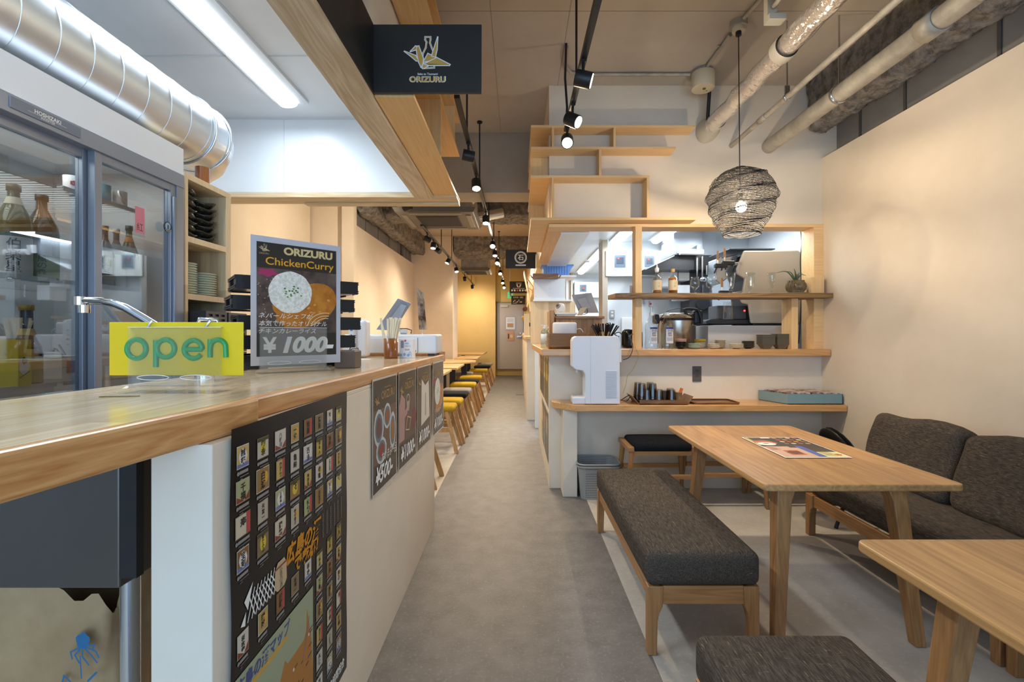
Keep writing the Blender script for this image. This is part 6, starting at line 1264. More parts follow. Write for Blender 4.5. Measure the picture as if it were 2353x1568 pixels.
# blue grey box with printed sheets
t = root('leaflet_box', 'shallow blue grey open box of pictured sheets on the right end of the lower shelf', 'box', (2.1, 3.55, SZ)); bb = C('#7c9aa0', .6, name='blue_grey_card'); bz = SZ + .002
P4 = [(1.99, 3.455), (2.395, 3.455), (2.395, 3.70), (1.90, 3.70)]; b = MB()
b.prism(P4, 2, bz, bz + .004)
for i in range(4):
    a, c_ = Vector(P4[i]), Vector(P4[(i + 1) % 4]); dd = (c_ - a).normalized(); nn = Vector((-dd.y, dd.x)) * .004; b.prism([tuple(a), tuple(c_), tuple(c_ + nn), tuple(a + nn)], 2, bz, bz + .074)
part('box_walls', b, bb, t)
ph = mottled('faded_photo_print', '#6b4a44', '#d8c6bf', 16, .4, 3, lo=.4, hi=.6); sh0 = None
for i in range(8):
    b = MB(); b.box(-.092, .092, -.058, .058, 0, .010); x = 2.075 + .20 * (i % 2) - .03 * ((i // 2) % 2); y = 3.53 + .118 * ((i // 2) % 2); z = bz + .062 + .011 * (i // 4)
    lb = f'bundle of pictured sheets in the blue grey box, {["front left","front right","back left","back right"][i % 4]} {["lower","upper"][i // 4]} one'
    o = solo('photo_sheets', b, ph, lb, 'paper', (x, y, z), 'pictured sheets in the blue grey box', local=True); o.rotation_euler = (.0, .0, .08 * math.sin(i * 2.3))
b = MB(); b.box(X(1591, YB), X(1611, YB), YB - .008, YB - .0005, Z(877, YB), Z(842, YB)); f_ = Flat(b, (X(1591, YB), YB - .0085, Z(877, YB)), (1, 0, 0), (0, 0, 1)); ol = C('#5a534d', .5)
for z in (.035, .075): f_.rect(.02, z, .05, z + .022, C('#4a443f', .5)); f_.rect(.027, z + .006, .029, z + .016, BLK, 2); f_.rect(.038, z + .006, .04, z + .016, BLK, 2)
solo('wall_outlet', b, ol, 'dark brown double power outlet on the wall above the lower shelf', 'outlet', (X(1601, YB), YB, Z(877, YB)), bev=.001)
# ================================================================ SERVING COUNTER OBJECTS
CT = 1.1035
# stacked walnut trays
tw2 = wood('zebra_walnut', '#9b7042', '#5f3e22', 0, 2, .45, 0, 0, 1.4); 
def wtray(): b = MB(); b.prism([(-.165, .020), (-.168, .024), (-.150, .004), (.150, .004), (.168, .024), (.165, .028), (.148, .0085), (-.148, .0085)][1:] , 1, -.11, .11); return b
def wtray():
    b = MB(); pr = rrect(-.15, .15, -.10, .10, .03, 4); pr2 = rrect(-.17, .17, -.115, .115, .035, 4); n = len(pr)
    b.add([(p[0], p[1], 0) for p in pr] + [(p[0], p[1], .030) for p in pr2] + [(p[0] * .97, p[1] * .96, .030) for p in pr2] + [(p[0] * .98, p[1] * .97, .006) for p in pr], [(k * n + i, k * n + (i + 1) % n, (k + 1) * n + (i + 1) % n, (k + 1) * n + i) for k in range(3) for i in range(n)] + [tuple(range(n))[::-1], tuple(range(3 * n, 4 * n))], None, True); return b
tp = None; tcx = X(1300, 3.78)
for i in range(9):
    lb = f'{ordn[i]} walnut tray from below in the stack left on the serving counter'; loc = (tcx + .015 + .002 * (i % 3), 3.80, CT + .0005 + i * .0115)
    if tp is None: tp = solo('walnut_tray', wtray(), tw2, lb, 'tray', loc, 'stacked walnut trays', local=True)
    else: dup(tp, loc, lb)
t = root('white_terminal', 'white rounded card terminal lying behind the walnut trays', 'terminal', (X(1297, 4.0), 4.0, CT)); b = MB(); b.rbox(X(1270, 4.0), X(1325, 4.0), 3.97, 4.03, CT, Z(741, 4.0), .02); part('case', b, C('#ece6e2', .35), t); b = MB(); b.tube(smooth([Q(1325, 757, 4.0), Q(1334, 756, 4.0), Q(1340, 764, 4.0)]), .003, 6); part('cable', b, WHT, t)
def pump(px, Y, lb, h): 
    x = X(px, Y); t = root('pump_bottle', lb, 'bottle', (x, Y, CT)); b = MB(); b.lathe([(.001, 0), (.028, 0), (.03, .01), (.03, h * .7), (.012, h * .82), (.012, h * .85)], (x, Y, CT), 24); part('bottle_body', b, glassy('gel', (.75, .88, .92), .1), t); b = MB(); b.lathe([(.03, h * .2), (.0305, h * .2), (.0305, h * .6), (.03, h * .6)], (x, Y, CT), 24, C('#d6e4e8', .4)); part('label', b, None, t); b = MB(); b.cyl((x, Y, CT + h * .84), (x, Y, CT + h * .93), .013, n=16); b.cyl((x, Y, CT + h * .93), (x, Y, CT + h), .004, n=8); b.box(x - .03, x + .01, Y - .006, Y + .006, CT + h * .97, CT + h); part('pump_head', b, WHT, t)
pump(1251, 4.05, 'clear hand sanitiser pump bottle behind the walnut trays', .195); pump(1262, 4.3, 'second clear pump bottle just behind the sanitiser', .20)
# wooden box with the register
t = root('register_cabinet', 'warm striped wooden box carrying the point of sale screen', 'cabinet', (X(1335, 4.3), 4.45, CT)); bw = wood('striped_acacia', '#d0a876', '#8a5c34', 2, 0, .5, 0, .06, .9)
bx0, bx1 = X(1276, 4.25), X(1383, 4.25); b = MB(); b.box(bx0, bx1, 4.25, 4.5, CT, Z(733, 4.25)); part('box_body', b, bw, t, bev=.002)
b = MB(); b.box(bx0 - .005, bx1 + .02, 4.22, 4.5, Z(733, 4.25), Z(727, 4.25)); part('box_top', b, wood('acacia_top', '#b98c58', '#7d5230', 0, 1, .5), t, bev=.002); TZ = Z(727, 4.25) + .001
b = MB(); b.box(X(1262, 4.2), X(1273, 4.2), 4.15, 4.5, CT, Z(714, 4.2)); solo('side_board', b, bw, 'upright wooden board left of the striped register box', 'board', (X(1267, 4.2), 4.3, CT), bev=.002)
t = root('pos_screen', 'grey touch screen on a stand seen from behind on the striped wooden box', 'monitor', (X(1345, 4.35), 4.35, TZ)); b = MB(); D = 4.33
c4 = [Q(1314, 678, D), Q(1359, 673, D), Q(1376, 719, D + .03), Q(1331, 720, D + .03)]; up_ = Vector((0, .014, 0)); b.hexa(c4, [tuple(Vector(p) + up_) for p in c4]); part('screen', b, C('#a5a3a4', .4, .2), t, bev=.003)
b = MB(); c4 = [Q(1325, 688, D - .01), Q(1346, 683, D - .01), Q(1356, 708, D - .01), Q(1340, 711, D - .01)]; b.hexa(c4, [tuple(Vector(p) + Vector((0, .012, 0))) for p in c4]); part('back_cover', b, C('#b0aeae', .4), t, bev=.002)
b = MB(); c4 = [Q(1334, 708, D - .02), Q(1349, 706, D - .02), Q(1338, 725, D - .05), Q(1326, 725, D - .05)]; b.hexa(c4, [tuple(Vector(p) + Vector((0, .01, 0))) for p in c4]); part('stand', b, C('#cfc0a2', .5), t)
b = MB(); b.tube(smooth([Q(1350, 711, D), Q(1349, 720, D), Q(1340, 723, D - .02)]), .003, 6); part('cable', b, BLK, t)
b = MB(); b.box(X(1274, 4.25), X(1325, 4.25), 4.2, 4.42, TZ + .014, TZ + .03); b.box(X(1278, 4.25), X(1320, 4.25), 4.22, 4.4, TZ, TZ + .014); solo('cash_tray', b, C('#e0dcd6', .4), 'white shallow cash tray on the left of the striped box', 'tray', (X(1300, 4.25), 4.3, TZ), bev=.002)
t = root('camera_ball', 'white ball shaped camera sitting on the cash tray', 'camera', (X(1287, 4.3), 4.3, TZ + .03)); b = MB(); cc = Vector((X(1287.5, 4.3), 4.3, TZ + .03 + .046)); b.sph(cc, .046, 14, None, (1, 1, 1)); part('ball', b, C('#dedcda', .35), t)
b = MB(); d3 = Vector((-.62, -.7, .45)).normalized(); b.cyl(cc + d3 * .036, cc + d3 * .0475, .027, .022, n=24, m=C('#8d8a86', .4)); b.cyl(cc + d3 * .044, cc + d3 * .049, .014, n=20, m=BLK); part('lens', b, BLK, t)
# straws
t = root('straw_holder', 'square wooden holder full of black straws on the serving counter', 'holder', (X(1388, 3.85), 3.85, CT)); sx0, sx1 = X(1376, 3.85), X(1401, 3.85); b = MB(); b.box(sx0, sx1, 3.82, 3.90, CT, Z(763, 3.85)); part('holder_body', b, C('#c9a36a', .5), t, bev=.001)
st = None; random.seed(9)
for i in range(44):
    b = None
    if st is None: b = MB(); b.cyl((0, 0, .02), (0, 0, .155), .0042, n=8); st = solo('black_straw', b, BLKG, 'black straws fanned out of the wooden holder', 'straw', (0, 0, 0), 'black straws in the wooden holder', local=True); o = st
    else: o = dup(st, (0, 0, 0), 'black straws fanned out of the wooden holder')
    a = random.uniform(-1, 1); c_ = random.uniform(-1, 1); o.location = ((sx0 + sx1) / 2 + a * .030, 3.86 + c_ * .028, CT + .055 + random.uniform(-.008, .008)); o.rotation_euler = (-c_ * .35, a * .62, 0)
b = MB(); b.box(-.035, .035, -.003, .003, 0, .05); o = solo('card_stand', b, C('#b98a56', .5), 'small tilted wooden card holder left of the straw holder', 'card stand', (X(1368, 3.8), 3.8, CT), local=True); o.rotation_euler = (-.4, .2, .2)
# kettle etc
t = root('electric_kettle', 'gloss black rounded appliance behind the left post of the opening', 'kettle', (X(1446, 3.95), 3.95, CT)); b = MB(); b.lathe([(.001, 0), (.085, 0), (.088, .02), (.086, .13), (.07, .155), (.001, .16)], (X(1452, 3.95), 3.95, CT), 36); part('body', b, BLKG, t); b = MB(); b.tube(smooth([Q(1430, 770, 3.87), Q(1422, 764, 3.87), Q(1412, 768, 3.87), Q(1418, 772, 3.87)]), .004, 8); part('lead', b, BLK, t)
# bottles on the shelf
clearb = glassy('bottle_glass', (.9, .93, .93), .12); amber = C('#b8742a', .05, 0, spec=.8, name='whisky'); 
def whisky(px, lb, full, stopper):
    Y = 3.68; x = X(px, Y); z0 = 1.5335; t = root('whisky_bottle', lb, 'bottle', (x, Y, z0)); r = .036
    b = MB(); b.lathe([(.001, 0), (r, 0), (r, .115), (r * .8, .13), (.012, .145), (.0115, .175)], (x, Y, z0), 28); part('glass_body', b, clearb, t)
    b = MB(); b.lathe([(.001, .004), (r * .94, .004), (r * .94, full), (.001, full)], (x, Y, z0), 24); part('liquor', b, amber, t)
    b = MB(); n = 12; vs_ = []
    for zz in (.028, .105):
        for i in range(n + 1): a = -math.pi / 2 + (i / n - .5) * 2.7; vs_.append((x + (r + .001) * math.cos(a), Y + (r + .001) * math.sin(a), z0 + zz))
    b.add(vs_, [(i, i + 1, n + 2 + i, n + 1 + i) for i in range(n)], C('#d9c7a6', .5), True); f_ = Flat(b, (x, Y - r - .0014, z0), (1, 0, 0), (0, 0, 1)); f_.text('山', .004, .075, .018, C('#b59a60'), 1, None, 'c'); f_.text('桜', .004, .05, .018, C('#b59a60'), 1, None, 'c'); part('label', b, None, t)
    b = MB()
    if stopper: b.cyl((x, Y, z0 + .172), (x, Y, z0 + .196), .016, n=16, m=C('#c9a36a', .5))
    else: b.lathe([(.012, .17), (.016, .18), (.016, .2), (.006, .21), (.003, .235)], (x, Y, z0), 16, WHT)
    part('stopper', b, None, t)
whisky(1509.5, 'whisky bottle with a clear pourer spout, left on the plank shelf', .028, False); whisky(1546, 'fuller amber whisky bottle with a wooden stopper on the plank shelf', .125, True)
def gobj(name, lb, prof, px, Y, z, mat=None, n=28, cat='glass', grp=None): b = MB(); b.lathe(prof, (0, 0, 0), n); return solo(name, b, mat or GLS, lb, cat, (X(px, Y), Y, z), grp, local=True)
snif = [(.001, 0), (.026, .001), (.022, .004), (.004, .010), (.004, .032), (.012, .04), (.030, .058), (.036, .08), (.032, .108), (.026, .122), (.031, .134), (.0295, .134), (.0245, .122), (.030, .108), (.034, .08), (.028, .06), (.001, .045)]
gobj('tulip_glass', 'stemmed tulip beer glass next to the amber bottle on the plank shelf', snif, 1597, 3.68, 1.5335); gobj('tulip_glass', 'right one of the two stemmed tulip beer glasses on the plank shelf', snif, 1633, 3.68, 1.5335)
pil = [(.001, 0), (.028, .001), (.020, .006), (.010, .016), (.014, .028), (.022, .06), (.029, .12), (.034, .168), (.0325, .168), (.027, .12), (.020, .06), (.001, .032)]
gobj('pilsner_glass', 'tall flared beer glass before the black taps on the plank shelf', pil, 1679.5, 3.68, 1.5335); gobj('pilsner_glass', 'tall flared beer glass with a small green mark in the middle of the plank shelf', pil, 1725, 3.68, 1.5335)
flu = [(.001, 0), (.026, .001), (.020, .005), (.005, .012), (.004, .040), (.014, .055), (.024, .10), (.029, .14), (.030, .168), (.0285, .168), (.027, .14), (.022, .1), (.001, .058)]
gobj('stemmed_glass', 'slender stemmed glass next to the potted plant on the plank shelf', flu, 1773, 3.68, 1.5335)
# potted plant
Y = 3.68; x = X(1829, Y); z0 = 1.5335; t = root('potted_plant', 'spiky air plant in a ribbed glazed pot at the right end of the plank shelf', 'plant', (x, Y, z0))
potm = mottled('brown_glaze', '#4f4434', '#7a6a4c', 22, .2, 3); b = MB(); b.lathe([(.001, .004), (.06, .004), (.062, .008), (.058, .012), (.05, .014), (.064, .03), (.070, .055), (.066, .08), (.056, .095), (.058, .104), (.054, .104), (.05, .09), (.001, .088)], (x, Y, z0), 60, None, 2, True, .05, 12); part('pot', b, potm, t)
b = MB(); b.lathe([(.001, 0), (.066, 0), (.068, .01), (.001, .01)], (x, Y, z0), 36); part('saucer', b, C('#7a6f58', .5), t)
b = MB()
for (dx_, dz_, dy_, c_) in ((-.165, .07, -.02, .1), (-.015, .11, 0, .02), (.05, .075, .02, .05), (.035, .06, -.03, .06), (-.06, .09, .03, .04), (.08, .05, .0, .06), (-.03, .06, -.05, .04), (.02, .09, .04, .02)):
    P = smooth([(x, Y, z0 + .09), (x + dx_ * .45, Y + dy_ * .5, z0 + .10 + dz_ * .6 + c_ * .3), (x + dx_, Y + dy_, z0 + .10 + dz_ * .9)], 6); n_ = len(P); b.tube(P, [.006 * (1 - i / n_) + .0006 for i in range(n_)], 6)
part('leaves', b, C('#46583a', .45, name='plant_green'), t)
b = MB(); b.rbox(x + .055, x + .068, Y + .03, Y + .10, z0, z0 + .105, .005); solo('terracotta_tile', b, C('#a8643a', .6), 'terracotta coloured piece leaning behind the glazed plant pot', 'tile', (x + .06, Y + .06, z0))
# card on shelf behind post
b = MB(); b.box(X(1447, 3.76), X(1461, 3.76), 3.76, 3.763, 1.5335, 1.61); solo('shop_card', b, C('#e8ddcf', .5), 'cream card standing on the left end of the plank shelf by the post', 'card', (X(1454, 3.76), 3.76, 1.5335))
# plastic spirit bottles
def spirit(px, lb, pumpy):
    Y = 3.69; x = X(px, Y); t = root('spirit_bottle', lb, 'bottle', (x, Y, CT)); b = MB(); P = [(.001, 0), (.046, 0), (.050, .006), (.050, .05), (.047, .055), (.047, .14), (.050, .146), (.050, .185), (.042, .205), (.022, .245), (.016, .258), (.016, .268)]
    b.lathe(P, (x, Y, CT), 8 * 4); part('bottle_body', b, clearb, t)
    b = MB(); b.lathe([(.018, .262), (.018, .286), (.001, .287)], (x, Y, CT), 20, WHT)
    if pumpy: b.cyl((x, Y, CT + .286), (x, Y, CT + .33), .010, n=12, m=clearb); b.cyl((x, Y, CT + .33), (x, Y, CT + .375), .022, n=18, m=C('#e6e6e8', .3)); b.box(x - .02, x - .005, Y - .0225, Y - .021, CT + .345, CT + .36, C('#b8433c'))
    part('cap', b, None, t); R = .0515; b = MB(); n = 10; a0 = -math.pi / 2 + .15
    def band(z0, z1, m, w_=1.05, e=0):
        vs_ = []
        for zz in (z0, z1):
            for i in range(n + 1): a = a0 + (i / n - .5) * 2 * w_; vs_.append((x + (R + e) * math.cos(a), Y + (R + e) * math.sin(a), CT + zz))
        b.add(vs_, [(i, i + 1, n + 2 + i, n + 1 + i) for i in range(n)], m, True)
    band(.045, .17, C('#dcdbe0', .4), .62); band(.155, .17, C('#2c3c8c', .4), .62, .0006); band(.10, .128, C('#2f55a8', .4), .30, .0006); band(.104, .112, C('#d8c23a', .4), .28, .0012); band(.062, .09, C('#b4b4bd', .5), .45, .0006)
    f_ = Flat(b, (x + .0077, Y - R * .985 - .0025, CT), (1, .15, 0), (0, 0, 1)); f_.text('氷結', 0, .134, .017, C('#3a4a70'), 1, .045, 'c'); f_.text('無糖', 0, .113, .010, PWH, 2, .03, 'c'); part('label', b, None, t)
spirit(1497, 'large clear spirit bottle with a pump head behind the left post of the opening', True); spirit(1533, 'large clear spirit bottle without a pump, in front of the rice cooker', False)
# bowls and small plates on the counter
def bowlp(r, h, m, fr=.5): return [(.001, 0), (r * fr, 0), (r * fr, .004), (r * .72, h * .35), (r * .93, h - .004), (r, h - .003), (r, h), (r * .96, h), (r * .66, h * .4), (.001, .007)]
def stack(name, cat, lbf, px, Y, n_, prof, step, mat, grp, sides=28):
    p = None
    for i in range(n_):
        lb = lbf.format(ordn[i]); loc = (X(px, Y), Y, CT + .0005 + i * step)
        if p is None: b = MB(); b.lathe(prof, (0, 0, 0), sides, None, 2, sides > 8); p = solo(name, b, mat[0] if isinstance(mat, list) else mat, lb, cat, loc, grp, local=True)
        else: dup(p, loc, lb)
    return p
stack('small_bowl', 'bowl', '{} black bowl from below under the pink bowls beside the spirit bottle', 1564, 3.72, 5, bowlp(.044, .022, 0), .0085, C('#1d1c1e', .3), 'small stacked bowls on the serving counter')
zz = CT; CT = CT + .044; stack('small_bowl', 'bowl', '{} pink bowl from below on top of the black bowls', 1564, 3.72, 3, bowlp(.044, .018, 0), .0075, C('#d2a79a', .35), 'small stacked bowls on the serving counter'); CT = zz
stack('small_bowl', 'bowl', '{} pale green bowl from below in the stack beside the black bowls', 1595, 3.70, 5, bowlp(.045, .016, 0), .0065, C('#a9bfa8', .3), 'small stacked bowls on the serving counter')
stack('small_bowl', 'bowl', '{} white patterned bowl from below under the yellow bowls', 1608.5, 3.80, 3, bowlp(.044, .024, 0), .012, C('#d4ccbc', .35), 'small stacked bowls on the serving counter')
CT = zz + .046; stack('small_bowl', 'bowl', '{} yellow bowl from below on top of the white patterned bowls', 1608.5, 3.80, 3, bowlp(.044, .016, 0), .006, C('#cdb02c', .35), 'small stacked bowls on the serving counter'); CT = zz
stack('small_plate', 'plate', '{} cream plate from below, front stack right of the green bowls', 1639.5, 3.70, 5, bowlp(.045, .014, 0), .0065, C('#d8cdb6', .35), 'small stacked plates on the serving counter')
stack('small_plate', 'plate', '{} beige plate from below, taller stack behind the cream plates', 1655, 3.80, 8, bowlp(.042, .014, 0), .0078, C('#c3b598', .4), 'small stacked plates on the serving counter')
stack('small_plate', 'plate', '{} wide cream plate from below in the middle of the serving counter', 1692, 3.70, 5, bowlp(.052, .014, 0), .0065, C('#dbcfae', .35), 'small stacked plates on the serving counter')
stack('small_plate', 'plate', '{} dark olive plate from below right of the wide cream plates', 1719, 3.76, 7, bowlp(.048, .016, 0), .0075, C('#4a463a', .35), 'small stacked plates on the serving counter')
sqd = C('#77705f', .35)
def sq(r, h): return [(.001, 0), (r * .5, 0), (r * .86, h - .006), (r, h - .003), (r, h), (r * .97, h), (r * .45, .004), (.001, .004)]
stack('square_bowl', 'bowl', '{} square grey bowl from below in the left one of two tapered stacks', 1759, 3.74, 12, sq(.072, .040), .0065, sqd, 'stacked square grey bowls', 4); stack('square_bowl', 'bowl', '{} square grey bowl from below in the right tapered stack by the post', 1793, 3.74, 13, sq(.072, .040), .0065, sqd, 'stacked square grey bowls', 4)
for o in COL.objects:
    if o.name.startswith('square_bowl'): o.rotation_euler = (0, 0, R_(45))
# ================================================================ RIGHT KITCHEN OBJECTS
t = root('kitchen_worktop', 'stainless worktop along the kitchen side of the serving counter', 'worktop', (1.5, 4.1, 0)); b = MB(); b.box(.75, 2.54, 3.88, 4.5, .82, .85); part('worktop', b, STEEL, t); b = MB(); b.box(.80, 2.5, 3.92, 4.46, .05, .82); part('base_cabinet', b, C('#aab0b6', .35, .5), t)
WZ = .851
t = root('rice_cooker', 'big stainless rice cooker with a black lid handle behind the spirit bottles', 'rice cooker', (X(1556, 4.1), 4.15, WZ)); cx_, cy_ = X(1555, 4.12), 4.12; r_ = .158
b = MB(); b.lathe([(.001, 0), (r_, 0), (r_, Z(735, 4.12) - WZ)], (cx_, cy_, WZ), 48); part('body', b, C('#b9b0a2', .25, .9), t)
b = MB(); zt_ = Z(735, 4.12); b.lathe([(r_ + .006, zt_ - .01), (r_ + .010, zt_), (r_ + .008, zt_ + .012)], (cx_, cy_, 0), 48, BLK); b.lathe([(r_ + .006, zt_ + .012), (r_ - .005, zt_ + .045), (.08, zt_ + .058), (.001, zt_ + .06)], (cx_, cy_, 0), 48, C('#c9c0b2', .22, .9)); part('lid', b, None, t)
b = MB(); b.tube(smooth([Q(1580, 727, 3.98), Q(1573, 712, 3.98), Q(1595, 711, 3.98), Q(1606, 716, 3.98), Q(1612, 742, 3.98), Q(1600, 745, 3.98)]), .012, 10); b.rbox(X(1594, 4.0), X(1616, 4.0), 3.99, 4.06, Z(747, 4.0), Z(713, 4.0), .02); part('side_handle', b, BLK, t)
b = MB(); b.rbox(X(1502, 4.05), X(1512, 4.05), 4.0, 4.1, Z(745, 4.05), Z(722, 4.05), .015); part('lid_hinge', b, BLK, t)
cord('black cable arching over the rice cooker lid', smooth([Q(1512, 790, 3.93), Q(1514, 745, 3.93), Q(1530, 718, 3.95), Q(1560, 709, 4.0), Q(1590, 714, 4.0)]), .003, BLK)
# espresso / beer machine
t = root('coffee_machine', 'large beige and black coffee machine in the kitchen behind the glass shelf', 'coffee machine', (X(1770, 4.1), 4.3, WZ)); bei = C('#b7ab98', .4, name='beige_panel'); Yc = 4.05
def cp(pl_, y0, y1, m, nm, bv=.008): b = MB(); P = [(X(a, Yc), Z(c_, Yc)) for a, c_ in pl_]; b.prism(P[::-1], 1, y0, y1); return part(nm, b, m, t, bev=bv)
cp([(1710, 576), (1836, 575), (1843, 582), (1844, 740), (1840, 743), (1726, 743), (1721, 700), (1706, 697), (1703, 690), (1712, 640), (1694, 630), (1693, 618)], Yc, Yc + .03, bei, 'side_panel', .012)
cp([(1735, 748), (1838, 748), (1838, 582), (1720, 582), (1712, 600), (1730, 640), (1735, 700)], Yc + .03, 4.5, BLK, 'machine_body')
cp([(1640, 733), (1735, 735), (1735, 745), (1660, 746), (1630, 744), (1629, 737)], Yc + .06, 4.5, C('#2b2d33', .4), 'drip_base')
cp([(1665, 700), (1735, 700), (1735, 733), (1665, 733)], Yc + .15, 4.4, C('#4d5058', .35), 'control_box')
cp([(1678, 570), (1784, 570), (1784, 572.5), (1678, 572.5)], Yc + .02, 4.5, C('#3d4450', .3), 'top_tray', .001)
b = MB(); b.box(X(1710, 4.19), X(1713, 4.19), 4.19, 4.199, Z(716, 4.19), Z(712.5, 4.19), emis('red_led', (1, .08, .05), 3)); part('red_display', b, None, t)
cp([(1660, 590), (1712, 578), (1700, 625), (1668, 650), (1657, 640)], Yc + .12, 4.35, C('#aeb6c0', .2, .8), 'group_head')
for x0_ in (1690, 1750, 1820): b = MB(); b.cyl(Q(x0_, 744, 4.2), Q(x0_, 748, 4.2), .02, n=14); part('foot', b, BLK, t)
b = MB(); b.box(X(1625, 3.95), X(1836, 3.95), 3.93, 4.6, WZ, Z(748.5, 3.95)); solo('white_cabinet', b, C('#d3d0cc', .4), 'white low cabinet under the coffee machine', 'cabinet', (X(1730, 4.0), 4.2, WZ), bev=.003)
for i, (px, py) in enumerate(((1649, 590), (1665, 584), (1659, 652))):
    t = root('beer_tap', ['black beer tap with a wooden handle, left of the upper pair', 'black beer tap with a wooden handle, right of the upper pair', 'lower black beer tap with a wooden handle beside the tulip glasses'][i], 'beer tap', Q(px, py + 20, 3.97), 'beer taps with wooden handles'); Y = 3.97
    b = MB(); b.cyl(Q(px, py + 8, Y), Q(px, py - 13, Y), .010, .0085, n=16); part('handle', b, C('#a9794a', .5), t)
    b = MB(); b.cyl(Q(px, py + 16, Y), Q(px, py + 8, Y), .007, n=12, m=CHROME); b.rbox(X(px - 7, Y), X(px + 22, Y), Y - .02, Y + .02, Z(py + 26, Y), Z(py + 16, Y), .008, BLK); b.cyl(Q(px - 2, py + 24, Y), Q(px - 8, py + 38, Y), .007, n=12, m=BLK); b.cyl(Q(px + 22, py + 21, Y), Q(px + 45, py + 18, Y + .1), .006, n=10, m=CHROME); b.cyl(Q(px + 18, py + 30, Y + .03), Q(px + 18, py + 12, Y + .03), .006, n=10, m=BLK); part('tap_body', b, None, t)
# range hood
t = root('range_hood', 'grey stainless range hood hanging from the kitchen ceiling', 'range hood', (X(1570, 4.8), 4.9, 1.6)); Yh = 5.0; hs = C('#8d9298', .35, .7)
b = MB(); b.box(X(1548, Yh), X(1615, Yh), Yh, 5.45, Z(586, Yh), 2.32); part('hood_body', b, hs, t, bev=.003)
b = MB(); P = [(X(a, Yh), Z(c_, Yh)) for a, c_ in ((1480, 620), (1548, 586), (1655, 586), (1655, 620))]; b.prism(P[::-1], 1, Yh + .01, 5.45); part('hood_skirt', b, C('#1f2124', .3), t)
b = MB(); a, c_ = Q(1480, 619, Yh), Q(1550, 586, Yh); b.hexa([a, (a[0] + .02, a[1], a[2] - .004), (c_[0], c_[1], c_[2] - .012), c_], [(a[0], 5.45, a[2]), (a[0] + .02, 5.45, a[2] - .004), (c_[0], 5.45, c_[2] - .012), (c_[0], 5.45, c_[2])]); part('hood_edge', b, C('#b9bec4', .3, .6), t)
b = MB(); b.box(X(1617, Yh) + .002, X(1653, Yh), Yh + .1, 5.4, Z(600, Yh), 2.32); solo('stainless_duct', b, C('#b9c2ca', .3, .4), 'pale metal duct box right of the range hood', 'duct', (X(1634, Yh), 4.8, Z(600, Yh)))
t = root('paper_towel', 'white paper towel roll on a holder at the range hood edge', 'paper towel', Q(1586, 580, 4.9)); Y = 4.9
b = MB(); b.cyl(Q(1562, 579, Y), Q(1615, 580, Y), .031, n=28); part('roll', b, C('#e6e8ec', .7), t)
for px in (1562, 1606): b = MB(); b.hexa([Q(px - 6, 582, Y + .02), Q(px + 4, 582, Y + .02), Q(px + 4, 563, Y), Q(px - 4, 563, Y)][::-1], [Q(px - 6, 582, Y + .10), Q(px + 4, 582, Y + .10), Q(px + 4, 563, Y + .10), Q(px - 4, 563, Y + .10)][::-1]); part('holder_arm', b, WHT, t)
for i, px in enumerate((1602, 1614, 1624)):
    t = root('ladle', ['long steel ladle hanging left under the hood', 'long steel ladle with a round bowl hanging in the middle under the hood', 'short whisk handle hanging right under the hood'][i], 'ladle', Q(px, 590, 4.97)); b = MB(); b.box(*sorted((X(px - 1.5, 4.97), X(px + 1.5, 4.97))), 4.97, 4.973, Z([640, 640, 632][i], 4.97), Z([589, 589, 610][i], 4.97)); part('handle', b, STEEL, t)
    if i == 1: b = MB(); b.sph(Q(px + 2, 642, 4.97), .038, 10, None, (1, .7, .8)); part('bowl', b, STEEL, t)
b = MB(); b.box(X(1585, 5.25), 2.15, 5.25, 5.55, WZ, Z(622, 5.25)); solo('dark_kitchen_unit', b, C('#3f4144', .4), 'dark steel kitchen unit below the range hood', 'kitchen unit', (X(1618, 5.25), 5.4, WZ), bev=.004)
t = root('hanging_pan', 'dark frying pan hanging on the steel unit', 'pan', Q(1615, 700, 5.2)); b = MB(); b.cyl(Q(1615, 697, 5.20), Q(1615, 697, 5.24), .07, n=32); part('pan_bowl', b, BLK, t); b = MB(); b.box(X(1613, 5.22), X(1617, 5.22), 5.215, 5.225, Z(690, 5.22), Z(655, 5.22)); part('pan_handle', b, STEEL, t)
b = MB(); b.rbox(X(1520, 5.2), X(1558, 5.2), 5.2, 5.4, Z(660, 5.2), Z(612, 5.2), .02, WHT); b.rbox(X(1560, 5.2), X(1585, 5.2), 5.2, 5.4, Z(645, 5.2), Z(625, 5.2), .01, WHT); b.rbox(X(1556, 5.2), X(1586, 5.2), 5.2, 5.4, Z(690, 5.2), Z(655, 5.2), .01, WHT); solo('wall_heater', b, WHT, 'white appliance boxes on the kitchen wall behind the whisky bottles', 'water heater', (X(1550, 5.2), 5.3, Z(690, 5.2)))
